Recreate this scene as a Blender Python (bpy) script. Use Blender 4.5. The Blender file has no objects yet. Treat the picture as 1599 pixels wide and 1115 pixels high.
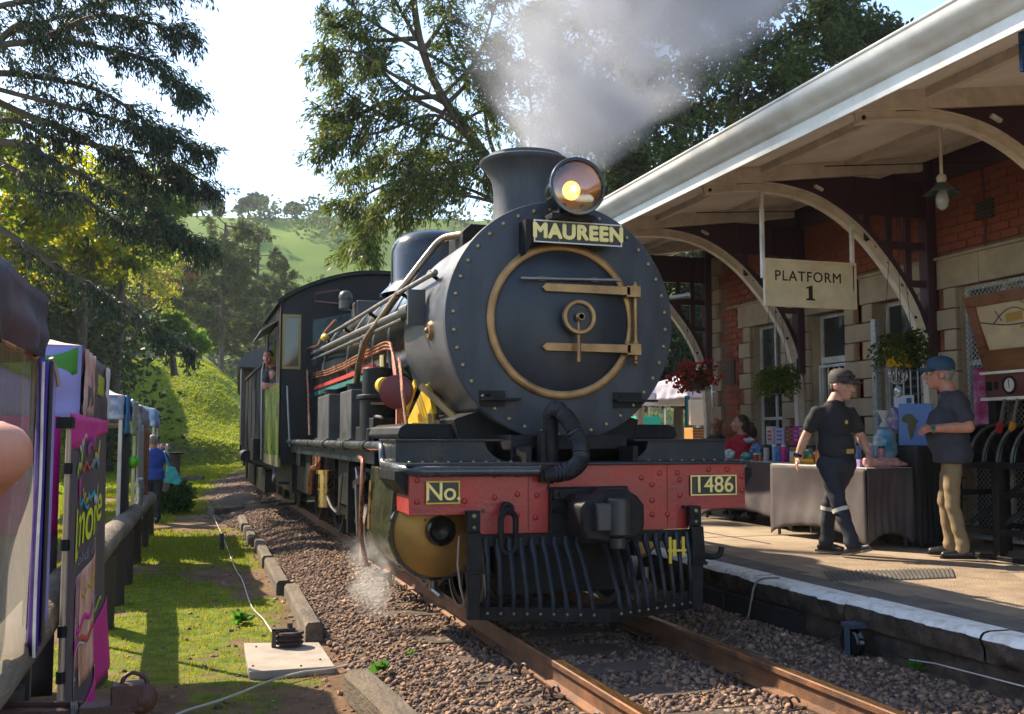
import bpy, bmesh, math, random
import numpy as np
from mathutils import Vector, Matrix, Euler, noise
R = math.radians
random.seed(7); rng = np.random.default_rng(7)
sc = bpy.context.scene
COL = sc.collection
# ------------------------------------------------------------------ camera, sky, sun, exposure
CAM = np.array([-2.648, -6.65, 1.287]); FPX = 1600.0; YAW, PITCH = R(17.6135), R(4.4494)
cam = bpy.data.cameras.new('camera'); camo = bpy.data.objects.new('camera', cam); COL.objects.link(camo)
cam.sensor_width = 36.0; cam.lens = 36.0 * FPX / 1599.0; cam.clip_start = 0.05; cam.clip_end = 3000
camo.location = CAM; camo.rotation_euler = (math.pi / 2 + PITCH, 0, -YAW)
sc.camera = camo
SUN_EL, SUN_AZ = R(40), R(-36)            # azimuth from +Y, negative = towards -X
w = bpy.data.worlds.new('World'); sc.world = w; w.use_nodes = True
nt = w.node_tree; bgn = nt.nodes['Background']
sky = nt.nodes.new('ShaderNodeTexSky'); sky.sky_type = 'NISHITA'; sky.sun_disc = False
sky.sun_elevation = SUN_EL; sky.sun_rotation = SUN_AZ
sky.dust_density = 0.5; sky.air_density = 1.0; sky.ozone_density = 1.0
nt.links.new(sky.outputs[0], bgn.inputs[0]); bgn.inputs[1].default_value = 0.15
sl = bpy.data.lights.new('sun', 'SUN'); sl.energy = 5.0; sl.angle = R(0.55); sl.color = (1.0, 0.85, 0.63)
so = bpy.data.objects.new('sun', sl); COL.objects.link(so)
_sd = Vector((math.sin(SUN_AZ) * math.cos(SUN_EL), math.cos(SUN_AZ) * math.cos(SUN_EL), math.sin(SUN_EL)))
so.rotation_euler = _sd.to_track_quat('Z', 'Y').to_euler()
sc.view_settings.view_transform = 'Standard'; sc.view_settings.look = 'None'
sc.view_settings.gamma = 1.0; sc.view_settings.exposure = 1.3; sc.view_settings.use_curve_mapping = False
sc.cycles.max_bounces = 8; sc.cycles.diffuse_bounces = 4; sc.cycles.transparent_max_bounces = 16
sc.cycles.volume_bounces = 2; sc.cycles.sample_clamp_indirect = 6.0
# ------------------------------------------------------------------ pixel helpers (photo pixels, 1599 x 1115)
_fw = np.array([math.sin(YAW) * math.cos(PITCH), math.cos(YAW) * math.cos(PITCH), math.sin(PITCH)])
_rt = np.array([math.cos(YAW), -math.sin(YAW), 0.0]); _up = np.cross(_rt, _fw)
def ray(x, y):
    d = _fw * FPX + _rt * (x - 799.5) - _up * (y - 557.5); return d / np.linalg.norm(d)
def pX(x, y, v): d = ray(x, y); return CAM + d * (v - CAM[0]) / d[0]
def pY(x, y, v): d = ray(x, y); return CAM + d * (v - CAM[1]) / d[1]
def pZ(x, y, v): d = ray(x, y); return CAM + d * (v - CAM[2]) / d[2]
def pD(x, y, dist): return CAM + ray(x, y) * dist
# ------------------------------------------------------------------ materials
MATS = {}
def M(name, col, rough=.55, metal=0, var=.18, scale=6, bump=0, bscale=60, col2=None, mix2=.5, s2=2.5, coat=0, attr=None,
      trans=0, spec=.5, ss=0, detail=5, rvar=.12, stretch=(1, 1, 1), emit=None, es=0, alpha=1):
    if name in MATS: return MATS[name]
    m = bpy.data.materials.new(name); m.use_nodes = True; t = m.node_tree; n = t.nodes; L = t.links.new
    b = n['Principled BSDF']
    tc = n.new('ShaderNodeTexCoord'); mp = n.new('ShaderNodeMapping'); L(tc.outputs['Object'], mp.inputs[0]); mp.inputs['Scale'].default_value = stretch
    def nz(s, d=detail, r=.6):
        x = n.new('ShaderNodeTexNoise'); x.inputs['Scale'].default_value = s; x.inputs['Detail'].default_value = d; x.inputs['Roughness'].default_value = r
        L(mp.outputs[0], x.inputs['Vector']); return x
    def mixc(a, bb, fac, blend='MIX'):
        x = n.new('ShaderNodeMix'); x.data_type = 'RGBA'; x.blend_type = blend
        for i, v in ((0, fac), (6, a), (7, bb)):
            if hasattr(v, 'is_output'): L(v, x.inputs[i])
            else: x.inputs[i].default_value = v if i == 0 else (*v, 1)
        return x.outputs[2]
    def ramp(src, lo, hi, a=0., c=1.):
        x = n.new('ShaderNodeMapRange'); x.inputs[1].default_value = lo; x.inputs[2].default_value = hi; x.inputs[3].default_value = a; x.inputs[4].default_value = c
        L(src, x.inputs[0]); return x.outputs[0]
    n1 = nz(scale)
    c = tuple(col[:3])
    if attr:
        a = n.new('ShaderNodeAttribute'); a.attribute_name = attr; base = mixc(c, (1, 1, 1), 0.0); base = mixc(base, a.outputs['Color'], 1.0, 'MULTIPLY')
    else: base = mixc(c, c, 0.0)
    if col2:
        n2 = nz(s2, 6, .65); base = mixc(base, tuple(col2[:3]), ramp(n2.outputs[0], .5 - .18 + (0.5 - mix2) * .5, .5 + .12 + (.5 - mix2) * .5))
    f = ramp(n1.outputs[0], .25, .75, 1 - var, 1 + var)
    g = n.new('ShaderNodeCombineColor')
    for i in range(3): L(f, g.inputs[i])
    base = mixc(base, g.outputs[0], 1.0, 'MULTIPLY')
    L(base, b.inputs['Base Color'])
    b.inputs['Metallic'].default_value = metal; b.inputs['Coat Weight'].default_value = coat; b.inputs['Coat Roughness'].default_value = .12
    b.inputs['Specular IOR Level'].default_value = spec
    L(ramp(n1.outputs[0], .3, .7, max(.02, rough - rvar), min(1, rough + rvar)), b.inputs['Roughness'])
    if trans: b.inputs['Transmission Weight'].default_value = trans
    if ss: b.inputs['Subsurface Weight'].default_value = ss; b.inputs['Subsurface Radius'].default_value = (.02, .008, .004)
    if emit: b.inputs['Emission Color'].default_value = (*emit, 1); b.inputs['Emission Strength'].default_value = es
    if alpha < 1: b.inputs['Alpha'].default_value = alpha
    if bump:
        nb = nz(bscale, 4, .6); bp = n.new('ShaderNodeBump'); bp.inputs['Strength'].default_value = bump; bp.inputs['Distance'].default_value = .02
        L(nb.outputs[0], bp.inputs['Height']); L(bp.outputs[0], b.inputs['Normal'])
    MATS[name] = m; return m
def leafmat(name, col, tcol, attr='Col', f=.45, rough=.5):
    m = bpy.data.materials.new(name); m.use_nodes = True; t = m.node_tree; n = t.nodes; L = t.links.new; b = n['Principled BSDF']
    a = n.new('ShaderNodeAttribute'); a.attribute_name = attr
    def mul(c):
        x = n.new('ShaderNodeMix'); x.data_type = 'RGBA'; x.blend_type = 'MULTIPLY'; x.inputs[0].default_value = 1; x.inputs[6].default_value = (*c, 1)
        L(a.outputs['Color'], x.inputs[7]); return x.outputs[2]
    L(mul(col), b.inputs['Base Color']); b.inputs['Roughness'].default_value = rough; b.inputs['Specular IOR Level'].default_value = .18
    tr = n.new('ShaderNodeBsdfTranslucent'); L(mul(tcol), tr.inputs[0])
    mx = n.new('ShaderNodeMixShader'); mx.inputs[0].default_value = f; L(b.outputs[0], mx.inputs[1]); L(tr.outputs[0], mx.inputs[2])
    L(mx.outputs[0], n['Material Output'].inputs[0]); return m
# ------------------------------------------------------------------ mesh helpers
def V(*a): return Vector(a[0]) if len(a) == 1 else Vector(a)
def frame(ax):
    ax = Vector(ax).normalized(); u = ax.orthogonal().normalized()
    if abs(ax.z) < .9: u = Vector((0, 0, 1)).cross(ax).normalized()
    return ax, u, ax.cross(u).normalized()
class MB:
    def __init__(s): s.v = []; s.f = []
    def add(s, vs, fs):
        o = len(s.v); s.v.extend([tuple(x) for x in vs]); s.f.extend([tuple(i + o for i in f) for f in fs]); return s
    def box(s, a, b):
        x0, y0, z0 = [min(p, q) for p, q in zip(a, b)]; x1, y1, z1 = [max(p, q) for p, q in zip(a, b)]
        return s.add([(x0, y0, z0), (x1, y0, z0), (x1, y1, z0), (x0, y1, z0), (x0, y0, z1), (x1, y0, z1), (x1, y1, z1), (x0, y1, z1)],
                     [(0, 3, 2, 1), (4, 5, 6, 7), (0, 1, 5, 4), (1, 2, 6, 5), (2, 3, 7, 6), (3, 0, 4, 7)])
    def obox(s, c, size, rot):
        m = rot if isinstance(rot, Matrix) else Euler(rot).to_matrix(); c = Vector(c); h = Vector(size) / 2
        vs = [c + m @ Vector((sx * h.x, sy * h.y, sz * h.z)) for sz in (-1, 1) for sx, sy in ((-1, -1), (1, -1), (1, 1), (-1, 1))]
        return s.add(vs, [(0, 3, 2, 1), (4, 5, 6, 7), (0, 1, 5, 4), (1, 2, 6, 5), (2, 3, 7, 6), (3, 0, 4, 7)])
    def bar(s, p, q, wd, ht, upv=(0, 0, 1)):
        p = Vector(p); q = Vector(q); d = (q - p); L = d.length; d.normalize(); sd = d.cross(Vector(upv))
        if sd.length < 1e-4: sd = d.orthogonal()
        sd.normalize(); u = sd.cross(d)
        return s.obox((p + q) / 2, (L, wd, ht), Matrix((d, sd, u)).transposed())
    def tube(s, path, r, n=10, closed=False, caps=True, sq=None):
        P = [Vector(p) for p in path]; k = len(P); rr = r if hasattr(r, '__len__') else [r] * k
        prev = None; rings = []
        for i, p in enumerate(P):
            if closed: d = P[(i + 1) % k] - P[i - 1]
            else: d = P[min(i + 1, k - 1)] - P[max(i - 1, 0)]
            if d.length < 1e-9: d = Vector((0, 0, 1))
            d.normalize()
            if prev is None: u = d.orthogonal().normalized() if abs(d.z) > .9 else Vector((0, 0, 1)).cross(d).normalized()
            else:
                u = prev - d * prev.dot(d)
                u = u.normalized() if u.length > 1e-6 else d.orthogonal().normalized()
            prev = u; v = d.cross(u)
            rings.append([p + (u * math.cos(a) + v * math.sin(a) * (sq or 1)) * rr[i] for a in (2 * math.pi * j / n for j in range(n))])
        vs = [x for ring in rings for x in ring]; fs = []
        for i in range(k if closed else k - 1):
            a = i * n; b = ((i + 1) % k) * n
            for j in range(n): fs.append((a + j, a + (j + 1) % n, b + (j + 1) % n, b + j))
        if caps and not closed: fs.append(tuple(range(n - 1, -1, -1))); fs.append(tuple((k - 1) * n + j for j in range(n)))
        return s.add(vs, fs)
    def cyl(s, p, q, r0, r1=None, n=20, caps=True): return s.tube([p, q], [r0, r0 if r1 is None else r1], n, caps=caps)
    def lathe(s, prof, o, ax, n=32, a0=0, a1=2 * math.pi, u=None):
        ax, uu, vv = frame(ax); o = Vector(o)
        if u is not None: uu = Vector(u).normalized(); vv = ax.cross(uu)
        full = abs(a1 - a0 - 2 * math.pi) < 1e-6; m = n if full else n + 1
        vs = [o + ax * h + (uu * math.cos(a) + vv * math.sin(a)) * r for r, h in prof for a in (a0 + (a1 - a0) * j / n for j in range(m))]
        fs = [(i * m + j, i * m + (j + 1) % m, (i + 1) * m + (j + 1) % m, (i + 1) * m + j) for i in range(len(prof) - 1) for j in range(n)]
        return s.add(vs, fs)
    def prism(s, poly, o, u, v, wv):
        o, u, v, wv = Vector(o), Vector(u), Vector(v), Vector(wv); k = len(poly)
        vs = [o + u * a + v * b for a, b in poly]; vs += [p + wv for p in vs]
        fs = [tuple(range(k - 1, -1, -1)), tuple(range(k, 2 * k))] + [(i, (i + 1) % k, k + (i + 1) % k, k + i) for i in range(k)]
        return s.add(vs, fs)
    def sphere(s, c, r, n=16, m=10, rot=None):
        c = Vector(c); r = Vector((r, r, r)) if not hasattr(r, '__len__') else Vector(r); vs = []; fs = []
        for i in range(m + 1):
            t = math.pi * i / m
            for j in range(n):
                a = 2 * math.pi * j / n; p = Vector((r.x * math.sin(t) * math.cos(a), r.y * math.sin(t) * math.sin(a), r.z * math.cos(t)))
                vs.append(c + (rot @ p if rot else p))
        for i in range(m):
            for j in range(n): fs.append((i * n + j, (i + 1) * n + j, (i + 1) * n + (j + 1) % n, i * n + (j + 1) % n))
        return s.add(vs, fs)
    def torus(s, c, ax, Rr, r, n=32, k=8, a0=0, a1=2 * math.pi):
        ax, u, v = frame(ax); c = Vector(c); full = abs(a1 - a0 - 2 * math.pi) < 1e-6; m = n if full else n + 1
        path = [c + (u * math.cos(a) + v * math.sin(a)) * Rr for a in (a0 + (a1 - a0) * j / n for j in range(m))]
        return s.tube(path, r, k, closed=full)
    def grid(s, fn, nu, nv):
        vs = [fn(i / nu, j / nv) for i in range(nu + 1) for j in range(nv + 1)]
        fs = [(i * (nv + 1) + j, (i + 1) * (nv + 1) + j, (i + 1) * (nv + 1) + j + 1, i * (nv + 1) + j + 1) for i in range(nu) for j in range(nv)]
        return s.add(vs, fs)
    def mesh(s, name, mat, smooth=None):
        m = bpy.data.meshes.new(name); m.from_pydata(s.v, [], s.f); m.update()
        bm = bmesh.new(); bm.from_mesh(m); bmesh.ops.recalc_face_normals(bm, faces=bm.faces); bm.to_mesh(m); bm.free()
        if mat: m.materials.append(mat)
        if smooth:
            m.shade_smooth(); m.set_sharp_from_angle(angle=R(smooth))
        return m
    def build(s, name, mat, parent=None, smooth=38, bevel=0, **kw):
        return link(name, s.mesh(name, mat, smooth), parent, bevel=bevel, **kw)
def link(name, mesh, parent=None, loc=None, rot=None, scale=None, bevel=0):
    o = bpy.data.objects.new(name, mesh); COL.objects.link(o)
    if loc is not None: o.location = loc
    if rot is not None:
        if isinstance(rot, Matrix): o.rotation_euler = rot.to_euler()
        else: o.rotation_euler = rot
    if scale is not None: o.scale = scale if hasattr(scale, '__len__') else (scale,) * 3
    if parent:
        o.parent = parent
        if not LOCAL[0]: o.matrix_basis = world_of(parent).inverted() @ o.matrix_basis
    if bevel:
        b = o.modifiers.new('bevel', 'BEVEL'); b.width = bevel; b.segments = 2; b.limit_method = 'ANGLE'; b.angle_limit = R(40)
    return o
LOCAL = [False]     # False: coordinates given to children are world coordinates
def world_of(o):
    m = o.matrix_basis.copy()
    while o.parent: o = o.parent; m = o.matrix_basis @ m
    return m
def thing(name, label, cat, loc=(0, 0, 0), rz=0, group=None):
    o = bpy.data.objects.new(name, None); COL.objects.link(o); o.location = loc; o.rotation_euler = (0, 0, rz); o.empty_display_size = .2
    return tag(o, label, cat, group)
def tag(o, label=None, cat=None, group=None, kind=None):
    if label: o['label'] = label
    if cat: o['category'] = cat
    if group: o['group'] = group
    if kind: o['kind'] = kind
    return o
def struct(o): o['kind'] = 'structure'; return o
SPLIT = {'axle', 'oil_box', 'beam_gusset', 'deck_gusset', 'post_bolt', 'stand_post', 'spandrel_rail', 'corner_beading', 'print', 'louvre', 'window_frame', 'glazing_bar', 'shelf', 'wall_back', 'reveal', 'firebox_side', 'notice_line', 'upright', 'cab_upper_side', 'keyhole', 'hanger'}
def part(name, mat, parent, fn, smooth=38, bevel=0):
    b = MB(); fn(b)
    if name in SPLIT:                                   # every loose piece becomes an object of its own
        par = list(range(len(b.v)))
        def find(i):
            while par[i] != i: par[i] = par[par[i]]; i = par[i]
            return i
        for f in b.f:
            r0 = find(f[0])
            for i in f[1:]: par[find(i)] = r0
        groups = {}
        for f in b.f: groups.setdefault(find(f[0]), []).append(f)
        for fs in groups.values():
            ids = sorted({i for f in fs for i in f}); mp = {i: k for k, i in enumerate(ids)}; q = MB(); q.add([b.v[i] for i in ids], [tuple(mp[i] for i in f) for f in fs]); o = q.build(name, mat, parent, smooth, bevel)
        return o
    return b.build(name, mat, parent, smooth, bevel)
def fast(name, verts, faces, mat, parent=None, cols=None, smooth=False):
    verts = np.asarray(verts, np.float32); faces = np.asarray(faces, np.int32); k = faces.shape[1]
    m = bpy.data.meshes.new(name); m.vertices.add(len(verts)); m.vertices.foreach_set('co', verts.ravel())
    m.loops.add(faces.size); m.loops.foreach_set('vertex_index', faces.ravel())
    m.polygons.add(len(faces)); m.polygons.foreach_set('loop_start', np.arange(0, faces.size, k, dtype=np.int32))
    if smooth: m.polygons.foreach_set('use_smooth', np.ones(len(faces), bool))
    m.update(calc_edges=True)
    if cols is not None:
        a = m.color_attributes.new('Col', 'FLOAT_COLOR', 'POINT'); c = np.ones((len(verts), 4), np.float32); c[:, :3] = cols; a.data.foreach_set('color', c.ravel())
    m.materials.append(mat); return link(name, m, parent)
def clone(o, parent=None):
    c = o.copy(); COL.objects.link(c)
    if parent: c.parent = parent
    for ch in list(o.children): clone(ch, c)
    return c
def text(s, mat, parent, o, u, v, size, depth=.004, bold=0, sx=1.0, name='lettering', align='CENTER', shear=0, space=1.0):
    """flat lettering: o = centre of baseline box, u = reading direction, v = up"""
    cu = bpy.data.curves.new('t', 'FONT'); cu.body = s; cu.size = size; cu.align_x = align; cu.align_y = 'CENTER'; cu.extrude = depth; cu.shear = shear; cu.space_character = space
    ob = bpy.data.objects.new('t', cu); COL.objects.link(ob); dg = bpy.context.evaluated_depsgraph_get()
    me = bpy.data.meshes.new_from_object(ob.evaluated_get(dg)); bpy.data.objects.remove(ob); me.materials.clear(); me.materials.append(mat)
    if bold:                                            # heavier strokes: the outline repeated a little to each side, each a hair deeper
        bm = bmesh.new()
        for i, (a, c) in enumerate(((0, 0), (1, 0), (-1, 0), (0, 1), (0, -1), (.7, .7), (-.7, .7), (.7, -.7), (-.7, -.7))):
            n0 = len(bm.verts); bm.from_mesh(me); bm.verts.ensure_lookup_table()
            for v_ in bm.verts[n0:]: v_.co += Vector((a * bold, c * bold, -.00025 * i))
        bm.to_mesh(me); bm.free()
    u, v = Vector(u).normalized(), Vector(v).normalized(); wv = u.cross(v)
    mm = Matrix((u * sx, v, wv)).transposed().to_4x4(); mm.translation = Vector(o); me.transform(mm)
    return link(name, me, parent)
def arc(c, u, v, r, a0, a1, n):
    c, u, v = Vector(c), Vector(u), Vector(v); return [c + (u * math.cos(a) + v * math.sin(a)) * r for a in (a0 + (a1 - a0) * i / n for i in range(n + 1))]
def fillet(pts, rad, n=5):
    P = [Vector(p) for p in pts]; out = [P[0]]
    for i in range(1, len(P) - 1):
        a, b, c = P[i - 1], P[i], P[i + 1]; d1 = (a - b); d2 = (c - b); r = min(rad, d1.length * .45, d2.length * .45)
        p, q = b + d1.normalized() * r, b + d2.normalized() * r
        for j in range(n + 1): t = j / n; out.append(p * (1 - t) ** 2 + b * 2 * t * (1 - t) + q * t * t)
    out.append(P[-1]); return out
# ================================================================== the setting
def sst(a, b, x):
    t = np.clip((np.asarray(x, float) - a) / (b - a), 0, 1); return t * t * (3 - 2 * t)
def fbm(x, y, s, seed=0):
    x, y = np.broadcast_arrays(np.asarray(x, float), np.asarray(y, float)); out = np.zeros(x.shape); amp = 1; tot = 0
    def h(i, j, k): v = np.sin(i * 127.1 + j * 311.7 + k * 74.7 + seed * 17.3) * 43758.5453; return v - np.floor(v)
    for o in range(5):
        a = .6 + o * 1.1; f = s * .32 * (2 ** o); u = (x * math.cos(a) + y * math.sin(a)) * f + 37.7 * o; v = (-x * math.sin(a) + y * math.cos(a)) * f + 11.3 * o
        i, j = np.floor(u), np.floor(v); fu, fv = u - i, v - j; fu = fu * fu * (3 - 2 * fu); fv = fv * fv * (3 - 2 * fv)
        n = (h(i, j, o) * (1 - fu) + h(i + 1, j, o) * fu) * (1 - fv) + (h(i, j + 1, o) * (1 - fu) + h(i + 1, j + 1, o) * fu) * fv
        out = out + amp * (n * 2 - 1); tot += amp; amp *= .55
    return out / tot * 1.6
def ground_h(x, y):
    x = np.asarray(x, float); y = np.asarray(y, float)
    h = -.30 + .018 * fbm(x, y, 2.2, 1) + .03 * fbm(x, y, .4, 2) * sst(12, 30, y)
    yb = 50 + 2 * fbm(x, y * 0, .12, 3) - 19 * sst(-3.6, -8.5, x) - 5 * sst(-9, -16, x); low = 1 - .35 * sst(-4, -9, x)
    bank = 1.5 * sst(0, 2.2, y - yb) + 5.4 * sst(1.0, 17, y - yb) + .35 * fbm(x, y, .5, 4) * sst(1, 3, y - yb)
    h = h + bank * low * (1 - sst(-2.5, 7, x))
    h = h + 1.2 * sst(-9, -24, x) * sst(4, 22, y) * (1 - sst(24, 32, y))
    h = h + 6 * sst(68, 140, y) * (1 - sst(0, 20, x))
    return h
def sheet(name, xs, ys, fn, mat):
    X_, Y_ = np.meshgrid(xs, ys, indexing='ij'); Z_ = fn(X_, Y_); v = np.stack([X_, Y_, Z_], -1).reshape(-1, 3)
    nx, ny = len(xs), len(ys); i, j = np.meshgrid(np.arange(nx - 1), np.arange(ny - 1), indexing='ij'); a = (i * ny + j).ravel()
    return fast(name, v, np.stack([a, a + ny, a + ny + 1, a + 1], -1), mat, smooth=True)
def ground_mat():
    m = bpy.data.materials.new('earth_and_moss'); m.use_nodes = True; t = m.node_tree; n = t.nodes; L = t.links.new; b = n['Principled BSDF']
    tc = n.new('ShaderNodeTexCoord')
    def nz(s, d=6, r=.6):
        x = n.new('ShaderNodeTexNoise'); x.inputs['Scale'].default_value = s; x.inputs['Detail'].default_value = d; x.inputs['Roughness'].default_value = r; L(tc.outputs['Object'], x.inputs['Vector']); return x.outputs[0]
    def rmp(src, lo, hi):
        x = n.new('ShaderNodeMapRange'); x.inputs[1].default_value = lo; x.inputs[2].default_value = hi; L(src, x.inputs[0]); return x.outputs[0]
    def mx(a, c, f):
        x = n.new('ShaderNodeMix'); x.data_type = 'RGBA'
        for i, v in ((0, f), (6, a), (7, c)):
            if hasattr(v, 'is_output'): L(v, x.inputs[i])
            else: x.inputs[i].default_value = v if i == 0 else (*v, 1)
        return x.outputs[2]
    dirt = mx((.105, .062, .036), (.24, .145, .08), rmp(nz(3.1), .3, .7)); dirt = mx(dirt, (.05, .04, .03), rmp(nz(22, 3), .56, .7))
    grass = mx((.06, .105, .010), (.20, .22, .014), rmp(nz(6), .35, .65))
    at = n.new('ShaderNodeAttribute'); at.attribute_name = 'Col'
    sep = n.new('ShaderNodeSeparateColor'); L(at.outputs['Color'], sep.inputs[0])
    ad = n.new('ShaderNodeMath'); ad.operation = 'ADD'; L(sep.outputs[1], ad.inputs[0]); L(nz(5.5, 8, .7), ad.inputs[1])
    col = mx(dirt, grass, rmp(ad.outputs[0], .80, .98))
    col = mx(col, mx((.06, .05, .04), (.17, .14, .11), rmp(nz(4), .4, .6)), sep.outputs[0])
    L(col, b.inputs['Base Color']); b.inputs['Roughness'].default_value = .95; b.inputs['Specular IOR Level'].default_value = .2
    bp = n.new('ShaderNodeBump'); bp.inputs['Strength'].default_value = .8; bp.inputs['Distance'].default_value = .03; L(nz(35, 6, .7), bp.inputs['Height']); L(bp.outputs[0], b.inputs['Normal'])
    return m
_xs = np.unique(np.concatenate([np.linspace(-400, -30, 25), np.linspace(-30, -10, 41), np.linspace(-10, 4, 141), np.linspace(4, 30, 53), np.linspace(30, 500, 28)]))
_ys = np.unique(np.concatenate([np.linspace(-60, -10, 12), np.linspace(-10, 14, 161), np.linspace(14, 90, 191), np.linspace(90, 700, 62)]))
def grass_cover(x, y):      # 0..1 share of grass on the ground
    pa = sst(-.42, .16, fbm(x, y, 1.9, 11) + .4 * fbm(x, y, 7, 12) + .16 * sst(-1.9, -2.4, x)) * sst(-1.55, -1.95, x) * (.5 + .5 * sst(-2, 4, y))
    far = sst(24, 40, y) * .9 + sst(-5, -9, x) * .6 + sst(9, 12, x)
    return np.clip(np.maximum(pa * .95, far), 0, 1)
g = sheet('ground', _xs, _ys, ground_h, ground_mat()); struct(g)
_v = np.empty(len(g.data.vertices) * 3, np.float32); g.data.vertices.foreach_get('co', _v); _v = _v.reshape(-1, 3)
_c = np.ones((len(_v), 4), np.float32); _c[:, 1] = .12 + .5 * grass_cover(_v[:, 0], _v[:, 1])
_dx = ground_h(_v[:, 0], _v[:, 1] + .4) - ground_h(_v[:, 0], _v[:, 1] - .4); _c[:, 0] = sst(.62, 1.0, _dx) * .8; _c[:, 2] = 0
_a = g.data.color_attributes.new('Col', 'FLOAT_COLOR', 'POINT'); _a.data.foreach_set('color', _c.ravel())
# ---- far hill
def hill_h(x, y):
    rid = 60 + 15 * sst(-60, 60, x) + 10 * sst(60, 220, x) + 3.5 * fbm(x, y, .03, 21)
    return -2 + rid * sst(120, 300, y) * (.93 + .05 * fbm(x, y, .05, 22)) - 22 * sst(300, 420, y) + 1.2 * fbm(x, y, .2, 23)
hillm = M('hill_grass', (.12, .19, .022), .95, var=.35, scale=.06, col2=(.07, .12, .02), s2=.03, mix2=.4, bump=.4, bscale=.6, spec=.1)
hill = sheet('hill', np.linspace(-260, 420, 110), np.linspace(110, 430, 70), hill_h, hillm); struct(hill)
# ---- ballast bed
def shoulder(y): return -1.62 - .75 * sst(9, 17, y)
CURVE0 = 20.0
def trx(y): return np.where(np.asarray(y, float) > CURVE0, (np.asarray(y, float) - CURVE0) ** 2 / 300.0, 0)
def bed_h(x, y):
    x0 = x - trx(y); L_ = shoulder(y)
    h = -.160 - .14 * sst(-1.05, L_, x0) - .02 * sst(-.4, 0, -abs(x0)) + .06 * sst(10, 16, y) * sst(-2.2, -1.3, x0) * (1 - sst(-1.2, -.9, x0))
    h = h + .03 * sst(.9, 1.4, x0) + .012 * fbm(x, y, 7, 31)
    return np.where(x0 < L_ + .05, -.36, h)
bedm = M('ballast_bed', (.12, .08, .058), .95, var=.5, scale=14, col2=(.055, .042, .038), s2=30, bump=1, bscale=30, spec=.15)
ballast_bed = sheet('ballast_bed', np.linspace(-2.6, 1.75, 75), np.linspace(-7, 20, 240), bed_h, bedm); struct(ballast_bed)
far_bed = MB()
for i in range(30):
    y0, y1 = 20 + i * 1.2, 20 + (i + 1) * 1.2
    xa, xb = float(trx(y0)), float(trx(y1))
    far_bed.add([(xa - 2.4, y0, -.32), (xa - 1.2, y0, -.16), (xa + 1.6, y0, -.17), (xb - 2.4, y1, -.32), (xb - 1.2, y1, -.16), (xb + 1.6, y1, -.17)], [(0, 1, 4, 3), (1, 2, 5, 4)])
struct(far_bed.build('ballast_bed', bedm))
def stones(n, xs, ys, zf, smin, smax, seed, dens=None):
    r = np.random.default_rng(seed)
    tv = np.array([(-1, -1, -.8), (1, -1, -.8), (1, 1, -.8), (-1, 1, -.8), (-.8, -.8, .8), (.9, -.7, .8), (.7, .9, .8), (-.9, .7, .8)], float) * .8
    tf = np.array([(0, 2, 1), (0, 3, 2), (4, 5, 6), (4, 6, 7), (0, 1, 5), (0, 5, 4), (1, 2, 6), (1, 6, 5), (2, 3, 7), (2, 7, 6), (3, 0, 4), (3, 4, 7)])
    x = r.uniform(*xs, n); y = ys[0] + (ys[1] - ys[0]) * r.random(n) ** 1.35
    if dens is not None:
        k = r.random(n) < dens(x, y); x, y = x[k], y[k]
    n = len(x); s = smin + (smax - smin) * r.random(n) ** 2.2
    jit = 1 + .9 * (r.random((n, 8, 3)) - .5); ax = r.uniform(.55, 1.25, (n, 1, 3)); vv = tv[None] * jit * ax
    q = r.normal(size=(n, 4)); q /= np.linalg.norm(q, axis=1)[:, None]; a, b, c, d = q.T
    Rm = np.stack([1 - 2 * (c * c + d * d), 2 * (b * c - a * d), 2 * (b * d + a * c), 2 * (b * c + a * d), 1 - 2 * (b * b + d * d), 2 * (c * d - a * b), 2 * (b * d - a * c), 2 * (c * d + a * b), 1 - 2 * (b * b + c * c)], -1).reshape(n, 3, 3)
    vv = np.einsum('nij,nkj->nki', Rm, vv) * s[:, None, None]; vv[:, :, 2] *= .8
    z = zf(x, y) + s * .28
    vv += np.stack([x, y, z], -1)[:, None, :]
    base = np.array([(.20, .128, .092), (.25, .155, .10), (.15, .10, .082), (.30, .185, .11), (.165, .112, .10), (.34, .25, .18)])
    cc = base[r.choice(6, n, p=[.3, .2, .2, .12, .15, .03])] * r.uniform(.6, 1.25, (n, 1))
    return vv.reshape(-1, 3), (tf[None] + (np.arange(n) * 8)[:, None, None]).reshape(-1, 3), np.repeat(cc, 8, 0)
stonem = M('ballast_stone', (1, 1, 1), .9, var=.3, scale=40, attr='Col', spec=.25, bump=.3, bscale=120)
_bd = lambda x, y: np.where(x < shoulder(y) + .04, 0, 1) * np.where(np.abs(np.abs(x) - .565) < .075, 0, 1)
sv, sf, scn = stones(80000, (-2.45, 1.6), (-4.6, 14), bed_h, .008, .026, 41, _bd)
o = fast('ballast_stones', sv, sf, stonem, cols=scn); tag(o, 'loose brown and grey crushed stone lying between and beside the rails', 'ballast', kind='stuff')
sv, sf, scn = stones(9000, (-2.35, -.7), (14, 32), lambda x, y: np.where(x < -1.2, -.34 + (x + 2.4) * .13, -.175), .02, .045, 43); sv[:, 0] += trx(sv[:, 1])
o = fast('ballast_stones', sv, sf, stonem, cols=scn); tag(o, 'crushed stone shoulder of the track beside the tender and coaches', 'ballast', kind='stuff')
sv, sf, scn = stones(3200, (-3.1, -1.3), (-4.8, 14), lambda x, y: np.maximum(ground_h(x, y), bed_h(x, y)) - .004, .008, .026, 42, lambda x, y: .25 + .75 * sst(-2.2, -1.6, x))
o = fast('loose_gravel', sv, sf, stonem, cols=scn * 1.1); tag(o, 'scattered gravel on the dirt path beside the ballast', 'gravel', kind='stuff')
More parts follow.
